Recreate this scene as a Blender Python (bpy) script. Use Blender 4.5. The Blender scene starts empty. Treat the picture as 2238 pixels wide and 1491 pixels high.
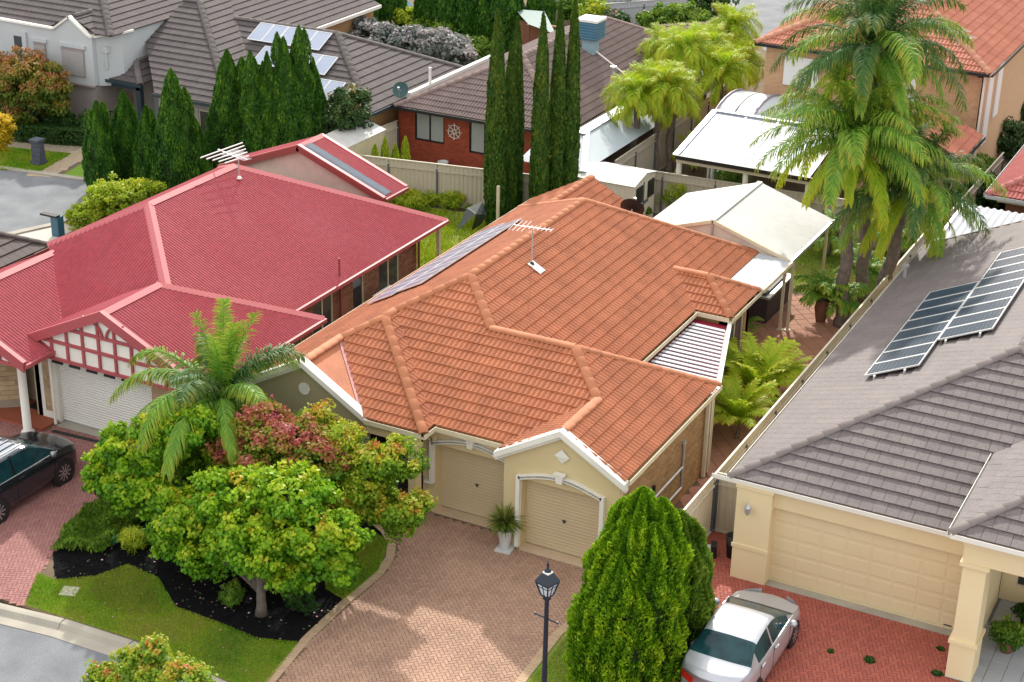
import bpy, math, random
import numpy as np
from mathutils import Matrix, Vector
random.seed(7); RS = np.random.RandomState(11)
S = bpy.context.scene
COL = S.collection

# ------------------------------------------------------------------ camera
PARS = (3654.859644, 0.419231, 0.470885, 0.021376, 25.652630, -20.915051, 23.187055)
FPX, PITCH, YAW, ROLL = PARS[:4]
CAM = np.array(PARS[4:7])
_f = np.array([-math.sin(YAW)*math.cos(PITCH), math.cos(YAW)*math.cos(PITCH), -math.sin(PITCH)])
_r = np.array([math.cos(YAW), math.sin(YAW), 0.0]); _u = np.cross(_r, _f)
CR = math.cos(ROLL)*_r + math.sin(ROLL)*_u
CU = -math.sin(ROLL)*_r + math.cos(ROLL)*_u
CF = _f
cam = bpy.data.cameras.new('camera'); camo = bpy.data.objects.new('camera', cam); COL.objects.link(camo)
cam.sensor_width = 36; cam.lens = 36*FPX/2238; cam.clip_start = .5; cam.clip_end = 900
M = Matrix(((CR[0], CU[0], -CF[0], CAM[0]), (CR[1], CU[1], -CF[1], CAM[1]), (CR[2], CU[2], -CF[2], CAM[2]), (0, 0, 0, 1)))
camo.matrix_world = M
S.camera = camo

# ------------------------------------------------------------------ sky, sun, exposure
SUN = Vector((-0.62, 1.35, 1.0)).normalized()
w = bpy.data.worlds.new('World'); S.world = w; w.use_nodes = True
nt = w.node_tree; bg = nt.nodes['Background']
sky = nt.nodes.new('ShaderNodeTexSky'); sky.sky_type = 'NISHITA'; sky.sun_disc = False
sky.sun_elevation = math.asin(SUN.z); sky.sun_rotation = -math.atan2(0.62, 1.35)
sky.air_density = 1.0; sky.dust_density = 3.0; sky.ozone_density = 1.0; sky.altitude = 50
# thin bright cloud over most of the sky
tc = nt.nodes.new('ShaderNodeTexCoord'); cn = nt.nodes.new('ShaderNodeTexNoise'); cn.inputs['Scale'].default_value = 2.2; cn.inputs['Detail'].default_value = 6
nt.links.new(tc.outputs['Generated'], cn.inputs['Vector'])
cr = nt.nodes.new('ShaderNodeMapRange'); cr.inputs['From Min'].default_value = .35; cr.inputs['From Max'].default_value = .62; cr.inputs['To Min'].default_value = .45; cr.inputs['To Max'].default_value = .95
nt.links.new(cn.outputs['Fac'], cr.inputs['Value'])
cm_ = nt.nodes.new('ShaderNodeMix'); cm_.data_type = 'RGBA'; nt.links.new(cr.outputs[0], cm_.inputs['Factor'])
nt.links.new(sky.outputs[0], cm_.inputs['A']); cm_.inputs['B'].default_value = (8.0, 7.8, 7.45, 1)
nt.links.new(cm_.outputs['Result'], bg.inputs[0]); bg.inputs[1].default_value = 0.15
sun = bpy.data.lights.new('sun', 'SUN'); suno = bpy.data.objects.new('sun', sun); COL.objects.link(suno)
sun.energy = 3.0; sun.angle = math.radians(1.2); sun.color = (1.0, .95, .86)
suno.rotation_euler = SUN.to_track_quat('Z', 'Y').to_euler(); suno.location = (0, 0, 60)
S.view_settings.view_transform = 'Standard'; S.view_settings.look = 'None'
S.view_settings.exposure = 0.62; S.view_settings.gamma = 1.0; S.view_settings.use_curve_mapping = False
S.render.engine = 'CYCLES'

# ------------------------------------------------------------------ helpers
def onplane(u, v, x0, z0, t, axis='x', rise=-1):
    """pixel to point on the slope z = z0 + t*(distance up from the eave line x0)"""
    d = CF*FPX + CR*(u-1119) - CU*(v-745.5); k = 0 if axis == 'x' else 1
    # z - z0 = rise*t*(p[k]-x0)
    s = (rise*t*(CAM[k]-x0) + z0 - CAM[2])/(d[2]-rise*t*d[k]); p = CAM+d*s
    return Vector((float(p[0]), float(p[1]), float(p[2])))

def at(u, v, z=None, x=None, y=None):
    """turn a pixel of the 2238x1491 photograph into a point in the place"""
    d = CF*FPX + CR*(u-1119) - CU*(v-745.5)
    if z is not None: s = (z-CAM[2])/d[2]
    elif x is not None: s = (x-CAM[0])/d[0]
    else: s = (y-CAM[1])/d[1]
    p = CAM+d*s
    return Vector((float(p[0]), float(p[1]), float(p[2])))

MATS = {}
def mat(name, col, rough=.8, col2=None, nscale=3.0, namt=.5, ramt=0.0, bump=0.0, bscale=40.0, metal=0.0, spec=.5, ramp=None, transl=0.0, coat=0.0, fine=0.0, fscale=60., wave=None):
    """procedural material: two colours blended by noise and by a per-piece random value"""
    m = bpy.data.materials.new(name); m.use_nodes = True
    n = m.node_tree.nodes; l = m.node_tree.links; b = n['Principled BSDF']
    b.inputs['Roughness'].default_value = rough; b.inputs['Metallic'].default_value = metal
    b.inputs['Specular IOR Level'].default_value = spec
    if coat: b.inputs['Coat Weight'].default_value = coat; b.inputs['Coat Roughness'].default_value = .05
    geo = n.new('ShaderNodeNewGeometry'); pos = geo.outputs['Position']
    at_ = n.new('ShaderNodeAttribute'); at_.attribute_name = 'rnd'
    oi = n.new('ShaderNodeObjectInfo')
    ad = n.new('ShaderNodeMath'); ad.operation = 'ADD'; l.new(at_.outputs['Fac'], ad.inputs[0]); l.new(oi.outputs['Random'], ad.inputs[1])
    fr = n.new('ShaderNodeMath'); fr.operation = 'FRACT'; l.new(ad.outputs[0], fr.inputs[0])
    no = n.new('ShaderNodeTexNoise'); no.inputs['Scale'].default_value = nscale; no.inputs['Detail'].default_value = 5; l.new(pos, no.inputs['Vector'])
    if ramp:
        # foliage: colour picked by the per-leaf value, shifted by soft noise
        a1 = n.new('ShaderNodeMath'); a1.operation = 'MULTIPLY_ADD'; l.new(no.outputs['Fac'], a1.inputs[0]); a1.inputs[1].default_value = namt; l.new(at_.outputs['Fac'], a1.inputs[2])
        a2 = n.new('ShaderNodeMath'); a2.operation = 'SUBTRACT'; l.new(a1.outputs[0], a2.inputs[0]); a2.inputs[1].default_value = namt*.5
        cr = n.new('ShaderNodeValToRGB'); el = cr.color_ramp.elements
        for i, (p, c) in enumerate(ramp):
            e = el[i] if i < 2 else el.new(p)
            e.position = p; e.color = (*c, 1)
        l.new(a2.outputs[0], cr.inputs[0]); colout = cr.outputs[0]
    else:
        c2 = col2 or tuple(x*.7 for x in col)
        sc = n.new('ShaderNodeMath'); sc.operation = 'MULTIPLY_ADD'; l.new(fr.outputs[0], sc.inputs[0]); sc.inputs[1].default_value = ramt
        mr = n.new('ShaderNodeMapRange'); mr.inputs['From Min'].default_value = .3; mr.inputs['From Max'].default_value = .7
        mr.inputs['To Min'].default_value = 0; mr.inputs['To Max'].default_value = namt; l.new(no.outputs['Fac'], mr.inputs['Value']); l.new(mr.outputs[0], sc.inputs[2])
        mx = n.new('ShaderNodeMix'); mx.data_type = 'RGBA'; mx.inputs['A'].default_value = (*col, 1); mx.inputs['B'].default_value = (*c2, 1)
        mx.clamp_factor = True
        l.new(sc.outputs[0], mx.inputs['Factor']); colout = mx.outputs['Result']
        if fine:
            nf = n.new('ShaderNodeTexNoise'); nf.inputs['Scale'].default_value = fscale; nf.inputs['Detail'].default_value = 3; l.new(pos, nf.inputs['Vector'])
            mf = n.new('ShaderNodeMapRange'); mf.inputs['From Min'].default_value = .35; mf.inputs['From Max'].default_value = .65; mf.inputs['To Min'].default_value = 1-fine; mf.inputs['To Max'].default_value = 1+fine
            l.new(nf.outputs['Fac'], mf.inputs['Value'])
            m2 = n.new('ShaderNodeMix'); m2.data_type = 'RGBA'; m2.blend_type = 'MULTIPLY'; m2.inputs['Factor'].default_value = 1
            l.new(colout, m2.inputs['A']); l.new(mf.outputs[0], m2.inputs['B']); colout = m2.outputs['Result']
    l.new(colout, b.inputs['Base Color'])
    if bump:
        nb = n.new('ShaderNodeTexNoise'); nb.inputs['Scale'].default_value = bscale; nb.inputs['Detail'].default_value = 4; l.new(pos, nb.inputs['Vector'])
        bp = n.new('ShaderNodeBump'); bp.inputs['Strength'].default_value = bump; bp.inputs['Distance'].default_value = .02
        l.new(nb.outputs['Fac'], bp.inputs['Height']); l.new(bp.outputs[0], b.inputs['Normal'])
    if transl:
        tr = n.new('ShaderNodeBsdfTranslucent'); l.new(colout, tr.inputs['Color'])
        ms = n.new('ShaderNodeMixShader'); ms.inputs[0].default_value = transl
        l.new(b.outputs[0], ms.inputs[1]); l.new(tr.outputs[0], ms.inputs[2]); l.new(ms.outputs[0], n['Material Output'].inputs[0])
    MATS[name] = m
    return m

def mesh_from(name, V, F, mt=None, smooth=False, rnd=None):
    me = bpy.data.meshes.new(name)
    me.from_pydata([tuple(map(float, v)) for v in V], [], [list(map(int, f)) for f in F]) if not isinstance(F, np.ndarray) else _fast(me, V, F)
    if mt: me.materials.append(mt)
    if rnd is not None:
        a = me.attributes.new('rnd', 'FLOAT', 'FACE'); a.data.foreach_set('value', np.asarray(rnd, dtype=np.float32))
    if smooth: me.polygons.foreach_set('use_smooth', [True]*len(me.polygons))
    me.update()
    return me

def _fast(me, V, F):
    V = np.asarray(V, dtype=np.float32); n, k = F.shape
    me.vertices.add(len(V)); me.vertices.foreach_set('co', V.ravel())
    me.loops.add(n*k); me.loops.foreach_set('vertex_index', F.astype(np.int32).ravel())
    me.polygons.add(n); me.polygons.foreach_set('loop_start', (np.arange(n)*k).astype(np.int32))
    try: me.polygons.foreach_set('loop_total', np.full(n, k, dtype=np.int32))
    except Exception: pass
    me.update(calc_edges=True)

def link(name, me, parent=None):
    o = bpy.data.objects.new(name, me); COL.objects.link(o)
    if parent is not None:
        o.parent = parent
        p, off = parent, Vector((0, 0, 0))
        while p is not None: off += p.location; p = p.parent
        o.location = -off           # meshes are written in world metres
    return o

def thing(name, label, cat, loc=(0, 0, 0), group=None):
    o = bpy.data.objects.new(name, None); COL.objects.link(o); o.location = loc; o.empty_display_size = .3
    o['label'] = label; o['category'] = cat
    if group: o['group'] = group
    return o
def tag(o, label, cat, group=None):
    o['label'] = label; o['category'] = cat
    if group: o['group'] = group
    return o
def structure(o): o['kind'] = 'structure'; return o
def stuff(o): o['kind'] = 'stuff'; return o

class MB:
    def __init__(s): s.V = []; s.F = []; s.R = []
    def add(s, V, F, r=None):
        b = len(s.V); s.V += [tuple(v) for v in V]; s.F += [[i+b for i in f] for f in F]
        r = random.random() if r is None else r
        s.R += [r]*len(F); return s
    def box(s, c, d, rz=0, r=None):
        cx, cy, cz = c; dx, dy, dz = d[0]/2, d[1]/2, d[2]/2; co, si = math.cos(rz), math.sin(rz)
        V = [(cx+x*co-y*si, cy+x*si+y*co, cz+z) for z in (-dz, dz) for x, y in ((-dx, -dy), (dx, -dy), (dx, dy), (-dx, dy))]
        return s.add(V, [[3, 2, 1, 0], [4, 5, 6, 7], [0, 1, 5, 4], [1, 2, 6, 5], [2, 3, 7, 6], [3, 0, 4, 7]], r)
    def bx(s, x0, x1, y0, y1, z0, z1): return s.box(((x0+x1)/2, (y0+y1)/2, (z0+z1)/2), (abs(x1-x0), abs(y1-y0), abs(z1-z0)))
    def poly(s, P): return s.add(P, [list(range(len(P)))])
    def prism(s, P, z0, z1):
        n = len(P)
        V = [(p[0], p[1], z0) for p in P]+[(p[0], p[1], z1) for p in P]
        return s.add(V, [list(range(n))[::-1], list(range(n, 2*n))]+[[i, (i+1) % n, n+(i+1) % n, n+i] for i in range(n)])
    def tube(s, pts, rad, n=8, cap=True):
        pts = [Vector(p) for p in pts]; rad = rad if isinstance(rad, (list, tuple)) else [rad]*len(pts)
        V = []; F = []
        for i, p in enumerate(pts):
            t = (pts[min(i+1, len(pts)-1)]-pts[max(i-1, 0)]).normalized()
            a = Vector((0, 0, 1)) if abs(t.z) < .9 else Vector((1, 0, 0))
            x = t.cross(a).normalized(); y = t.cross(x)
            for k in range(n):
                an = 2*math.pi*k/n; V.append(p+(x*math.cos(an)+y*math.sin(an))*rad[i])
        for i in range(len(pts)-1):
            for k in range(n):
                F.append([i*n+k, i*n+(k+1) % n, (i+1)*n+(k+1) % n, (i+1)*n+k])
        if cap: F.append(list(range(n))[::-1]); F.append([(len(pts)-1)*n+k for k in range(n)])
        return s.add(V, F)
    def lathe(s, c, prof, n=16):
        pts = [(c[0], c[1], c[2]+z) for r, z in prof]
        V = []; F = []
        for r, z in prof:
            for k in range(n):
                a = 2*math.pi*(k+.5)/n; V.append((c[0]+r*math.cos(a), c[1]+r*math.sin(a), c[2]+z))
        for i in range(len(prof)-1):
            for k in range(n): F.append([i*n+k, i*n+(k+1) % n, (i+1)*n+(k+1) % n, (i+1)*n+k])
        F.append(list(range(n))[::-1]); F.append([(len(prof)-1)*n+k for k in range(n)])
        return s.add(V, F)
    def build(s, name, mt, parent=None, smooth=False):
        return link(name, mesh_from(name, s.V, s.F, mt, smooth, s.R), parent)

def copytree(o, parent=None):
    c = o.copy(); COL.objects.link(c); c.parent = parent
    for ch in list(o.children): copytree(ch, c)
    return c

def dist(p): return float(np.linalg.norm(np.array(p[:3])-CAM))

# ------------------------------------------------------------------ materials
G = lambda v: (v, v, v)
m_orange = mat('terracotta tile', (.50, .172, .076), .65, (.33, .105, .045), 1.3, .65, .35, bump=.35, bscale=90, fine=.16, fscale=35)
m_orange_cap = mat('terracotta cap', (.54, .21, .105), .8, (.38, .14, .065), 2, .6, .4, bump=.3, bscale=60, fine=.1)
m_valley = mat('faded red flashing', (.42, .13, .12), .5, (.5, .25, .22), 2, .8)
m_greytile = mat('grey brown tile', (.17, .143, .14), .74, (.105, .09, .093), 1.6, .6, .12, spec=.55, bump=.3, bscale=90, fine=.2, fscale=30)
m_greytile2 = mat('dark grey brown tile', (.115, .097, .097), .85, (.07, .06, .063), 1.6, .6, .15, bump=.3, bscale=90, fine=.15, fscale=30, spec=.3)
m_greycap = mat('grey brown cap', (.24, .205, .195), .85, (.17, .145, .14), 2, .6, .3, bump=.3, fine=.12)
m_browntile = mat('brown tile', (.20, .145, .135), .8, (.135, .095, .09), 1.2, .55, .35, bump=.3, bscale=90, fine=.12)
m_darktile = mat('charcoal tile', (.10, .08, .075), .8, (.07, .055, .05), 1.2, .55, .35, bump=.3)
m_pinktile = mat('salmon tile', (.50, .20, .13), .8, (.38, .13, .08), 1.2, .6, .5, bump=.3, fine=.12)
m_rosetile = mat('rose tile', (.45, .13, .12), .8, (.36, .09, .08), 1.2, .6, .4, bump=.3, fine=.1)
m_redmetal = mat('red steel roof', (.34, .038, .054), .5, (.37, .065, .08), .45, .8, .1, spec=.35, fine=.10, fscale=6)
m_redtrim = mat('red trim', (.40, .085, .095), .5, (.34, .06, .07), 2, .6)
m_redtimber = mat('red brown timber', (.27, .055, .05), .6)
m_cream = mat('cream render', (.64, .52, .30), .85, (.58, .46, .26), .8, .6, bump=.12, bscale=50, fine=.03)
m_cream2 = mat('pale cream render', (.78, .65, .40), .85, (.72, .58, .35), .8, .6, bump=.1, bscale=50, fine=.02)
m_creampanel = mat('cream door', (.74, .61, .38), .6, (.69, .56, .34), 1, .5)
m_tandoor = mat('tan door', (.60, .48, .31), .6, (.54, .42, .27), 1, .6, bump=.15, bscale=150)
m_whitetrim = mat('white trim', (.80, .78, .72), .7, (.66, .64, .58), 1.5, .5)
m_whitepaint = mat('white paint', (.78, .78, .76), .55, (.68, .68, .67), 1, .5)
m_creamtrim = mat('cream trim', (.68, .60, .43), .6)
m_creamroof = mat('cream sheet', (.58, .58, .56), .6, (.49, .485, .465), .9, .7, fine=.04, fscale=4)
m_whiteroof = mat('white sheet', (.48, .50, .53), .6, (.38, .40, .44), 1, .5, spec=.2)
m_brick = mat('brown brick', (.30, .135, .075), .9, (.16, .065, .035), 4, .3, .8, bump=.3)
m_mortar = mat('mortar', (.32, .27, .21), .95, (.25, .2, .15), 5, .5)
m_redbrick = mat('red brick', (.42, .09, .04), .9, (.28, .055, .03), 4, .3, .8, bump=.3)
m_tanbrick = mat('tan brick', (.44, .27, .12), .9, (.30, .17, .07), 4, .3, .8, bump=.3)
m_apricot = mat('apricot brick', (.58, .37, .22), .9, (.47, .28, .16), 5, .4, .6, bump=.3)
m_sandstone = mat('sandstone', (.55, .42, .26), .9, (.36, .24, .14), 3, .4, .8, bump=.4)
m_greyrender = mat('grey white render', (.50, .53, .55), .85, (.42, .45, .47), .8, .6, bump=.1)
m_taupe = mat('taupe render', (.32, .28, .27), .85, (.27, .24, .23), .8, .6)
m_darkteal = mat('dark green blue timber', (.025, .045, .06), .5)
m_glass = mat('window glass', (.03, .035, .04), .08, (.05, .06, .06), 1, .5, spec=.8)
m_blind = mat('blind behind glass', (.42, .45, .44), .25, (.35, .38, .38), 1, .5, spec=.8)
m_black = mat('black', (.012, .012, .014), .5)
m_darkmetal = mat('dark metal', (.02, .028, .045), .35, metal=.3)
m_galv = mat('galvanised steel', (.55, .57, .58), .4, (.42, .44, .46), 4, .5, metal=.6)
m_alu = mat('aluminium', (.78, .79, .80), .35, metal=.5)
m_pvpaleblue = mat('solar cell pale blue', (.30, .35, .46), .22, (.24, .30, .42), .6, .5, spec=.9)  # pale blue cell tone, softly mottled
m_pvlilac = mat('solar cell pale', (.17, .17, .25), .3, (.12, .13, .20), .6, .6, spec=.6)
m_pvdark = mat('solar cell dark', (.018, .035, .065), .35, (.03, .05, .08), .6, .5, spec=.2)
m_asphalt = mat('asphalt', (.21, .22, .235), .9, (.13, .14, .155), .9, .9, bump=.3, bscale=120, fine=.18, fscale=40)
m_concrete = mat('concrete', (.40, .37, .31), .9, (.29, .265, .22), 1.5, .7, bump=.2, fine=.06)
m_conpale = mat('pale concrete', (.55, .50, .45), .9, (.48, .43, .38), 1.5, .7, bump=.2, fine=.05)
m_sandjoint = mat('joint sand', (.20, .115, .075), .95, (.14, .08, .055), 5, .5)
m_paver = mat('salmon paver', (.46, .285, .20), .85, (.27, .16, .115), .9, .5, .38, bump=.3, bscale=80, fine=.1)
m_paverlight = mat('buff paver', (.48, .35, .22), .85, (.38, .26, .16), 2, .4, .5, bump=.3)
m_paverred = mat('red paver', (.42, .115, .075), .8, (.28, .065, .05), .6, .5, .5, bump=.3, bscale=80, fine=.08)
m_paverplum = mat('plum paver', (.36, .17, .15), .85, (.24, .10, .095), .7, .5, .5, bump=.3, fine=.08)
m_patio = mat('terracotta paving', (.50, .25, .16), .85, (.38, .18, .12), .8, .6, .4, bump=.2)
m_greypave = mat('grey paving', (.42, .44, .47), .8, (.34, .36, .39), 1, .6, .4)
m_soil = mat('soil', (.17, .12, .07), .95, (.10, .075, .045), 1.2, .8, bump=.5)
m_mulch = mat('black mulch', (.013, .012, .014), 1.0, (.005, .005, .006), 6, .5, .6, spec=.1, bump=.6, bscale=60)
m_grassbase = mat('turf', (.13, .22, .02), .95, (.24, .19, .05), .75, 1.0, bump=.5, bscale=60, fine=.3, fscale=25)
m_gravel = mat('gravel', (.36, .30, .22), .95, (.24, .19, .13), 12, .8, bump=.6, bscale=80, fine=.3, fscale=30)
m_fence = mat('fence steel', (.52, .47, .38), .6, (.46, .41, .33), 1, .5, .1)
m_fencepale = mat('pale fence steel', (.66, .61, .50), .6, (.60, .54, .44), 1, .5, .1)
m_post = mat('slate fence post', (.11, .12, .15), .5)
m_bark = mat('palm bark', (.24, .19, .165), .95, (.12, .095, .085), 7, .9, bump=.8, bscale=18)
m_wood = mat('branch bark', (.16, .13, .11), .95, (.08, .065, .055), 8, .8, bump=.6)
m_core = mat('dark conifer core', (.012, .022, .006), 1)
m_sky_blue = mat('blue plastic', (.04, .14, .22), .5)
m_carsilver = mat('silver paint', (.46, .48, .53), .30, (.44, .46, .50), 1, .3, metal=.45, coat=.6)
m_carnavy = mat('navy paint', (.012, .017, .028), .2, metal=.3, coat=1)
m_carroof = mat('navy car roof', (.20, .24, .28), .15, (.30, .34, .38), 1.5, .6, metal=.6, coat=1)
m_carglass = mat('car glass', (.004, .022, .030), .10, (.012, .065, .075), 2.5, .8, spec=.35)
m_tyre = mat('tyre', (.015, .015, .016), .8)
m_rim = mat('wheel rim', (.55, .55, .58), .3, metal=.7)
m_red = mat('tail lamp red', (.55, .01, .015), .2, coat=1)
m_pot = mat('white pot', (.68, .68, .68), .6, (.55, .55, .56), 4, .6)
m_rust = mat('rusty brown', (.2, .09, .05), .8)

# foliage
def leafmat(n, ramp, tr=.35, namt=.3, ns=.8, rough=.55): return mat(n, (0, 0, 0), rough, ramp=ramp, transl=tr, namt=namt, nscale=ns, spec=.35)
m_maple = leafmat('maple leaf', [(0, (.05, .17, .006)), (.35, (.13, .33, .010)), (.65, (.31, .50, .015)), (.88, (.52, .56, .03)), (1, (.58, .34, .03))], tr=.4)
m_maple_r = leafmat('plum maple leaf', [(0, (.08, .20, .012)), (.38, (.22, .32, .02)), (.52, (.36, .24, .04)), (.68, (.38, .11, .07)), (.85, (.42, .07, .08)), (1, (.52, .24, .22))], namt=1.1, ns=1.3)
m_maple_y = leafmat('turning maple leaf', [(0, (.06, .17, .008)), (.4, (.20, .36, .015)), (.7, (.44, .46, .03)), (.9, (.50, .26, .03)), (1, (.45, .13, .03))], namt=.5, ns=1)
m_autumn = leafmat('autumn leaf', [(0, (.06, .14, .015)), (.35, (.16, .2, .02)), (.6, (.33, .21, .04)), (.85, (.38, .14, .06)), (1, (.45, .25, .12))], namt=.7, ns=.6)
m_yellow = leafmat('yellow leaf', [(0, (.35, .28, .01)), (.5, (.65, .45, .015)), (1, (.8, .6, .05))])
m_thuja = leafmat('bright conifer spray', [(0, (.025, .095, .004)), (.4, (.10, .26, .006)), (.75, (.27, .47, .01)), (1, (.48, .60, .02))], tr=.25)
m_cyp = leafmat('cypress spray', [(0, (.012, .055, .006)), (.45, (.05, .13, .012)), (.8, (.15, .22, .018)), (1, (.30, .24, .03))], tr=.2, namt=.5, ns=1.5)
m_conif = leafmat('dark conifer spray', [(0, (.008, .045, .006)), (.45, (.035, .13, .010)), (.8, (.12, .27, .015)), (1, (.24, .36, .02))], tr=.2)
m_palm = leafmat('palm leaflet', [(0, (.03, .13, .02)), (.4, (.10, .28, .03)), (.75, (.26, .40, .03)), (1, (.50, .42, .06))], tr=.3, namt=.25)
m_palmd = leafmat('dark palm leaflet', [(0, (.015, .07, .02)), (.5, (.05, .15, .035)), (.85, (.15, .21, .03)), (1, (.34, .26, .04))], tr=.3, namt=.3)
m_palmy = leafmat('yellow green palm leaflet', [(0, (.12, .28, .012)), (.4, (.30, .50, .015)), (.8, (.52, .55, .03)), (1, (.62, .47, .04))], tr=.4, namt=.35)
m_bush = leafmat('bush leaf', [(0, (.04, .12, .01)), (.5, (.12, .24, .02)), (1, (.28, .38, .03))])
m_bushd = leafmat('dark bush leaf', [(0, (.012, .045, .008)), (.6, (.04, .11, .015)), (1, (.10, .19, .02))])
m_bushy = leafmat('yellow green bush leaf', [(0, (.14, .25, .012)), (.5, (.34, .46, .02)), (1, (.55, .55, .04))])
m_silver = leafmat('silver leaf', [(0, (.10, .14, .11)), (.5, (.24, .27, .25)), (.8, (.42, .38, .38)), (1, (.7, .66, .66))], tr=.15)
m_camel = leafmat('camellia leaf', [(0, (.02, .06, .02)), (.7, (.07, .14, .03)), (.9, (.30, .20, .06)), (1, (.75, .72, .68))], tr=.15, namt=.15)
m_rose = leafmat('rose leaf', [(0, (.02, .06, .015)), (.8, (.06, .13, .03)), (.93, (.60, .30, .30)), (1, (.75, .5, .5))], tr=.15, namt=.1)
m_blade = leafmat('grass blade', [(0, (.08, .23, .01)), (.4, (.24, .44, .015)), (.62, (.42, .52, .03)), (.8, (.42, .34, .08)), (1, (.34, .25, .09))], tr=.3, namt=1.3, ns=.55)
m_yucca = leafmat('yucca blade', [(0, (.05, .12, .015)), (.6, (.17, .25, .03)), (1, (.4, .38, .1))])

# ------------------------------------------------------------------ building kit
def V3(*a): return Vector(a)

def clip2(poly, A, B):
    """keep the part of poly (3-vectors, xy used) left of the edge A->B"""
    out = []; n = len(poly)
    def sd(p): return (B[0]-A[0])*(p[1]-A[1])-(B[1]-A[1])*(p[0]-A[0])
    for i in range(n):
        p, q = poly[i], poly[(i+1) % n]; a, b = sd(p), sd(q)
        if a >= -1e-7: out.append(p)
        if (a > 1e-7 and b < -1e-7) or (a < -1e-7 and b > 1e-7):
            t = a/(a-b); out.append(tuple(p[k]+t*(q[k]-p[k]) for k in range(3)))
    return out

def ccw(P):
    a = sum(P[i][0]*P[(i+1) % len(P)][1]-P[(i+1) % len(P)][0]*P[i][1] for i in range(len(P)))
    return P if a > 0 else P[::-1]

def tile_shape(style, W, L):
    """one roof tile: u across, v up the slope, n off the slope"""
    if style == 'pantile':
        ns = 12; us = [W*i/ns for i in range(ns+1)]
        prof = [.046*(.5-.5*math.cos(4*math.pi*i/ns))**.8 for i in range(ns+1)]
        lo, hi, lip = .042, .004, .0
    else:
        us = [.004, W-.004]; prof = [0, 0]; lo, hi, lip = .048, .004, .0
    V = []; F = []; n = len(us)
    for u, p in zip(us, prof): V.append((u, 0, lo+p))
    for u, p in zip(us, prof): V.append((u, L, hi+p))
    for u, p in zip(us, prof): V.append((u, .001, lip+p*.25))
    for i in range(n-1):
        F.append([i, i+1, n+i+1, n+i]); F.append([2*n+i, 2*n+i+1, i+1, i])
    return V, F

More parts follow.
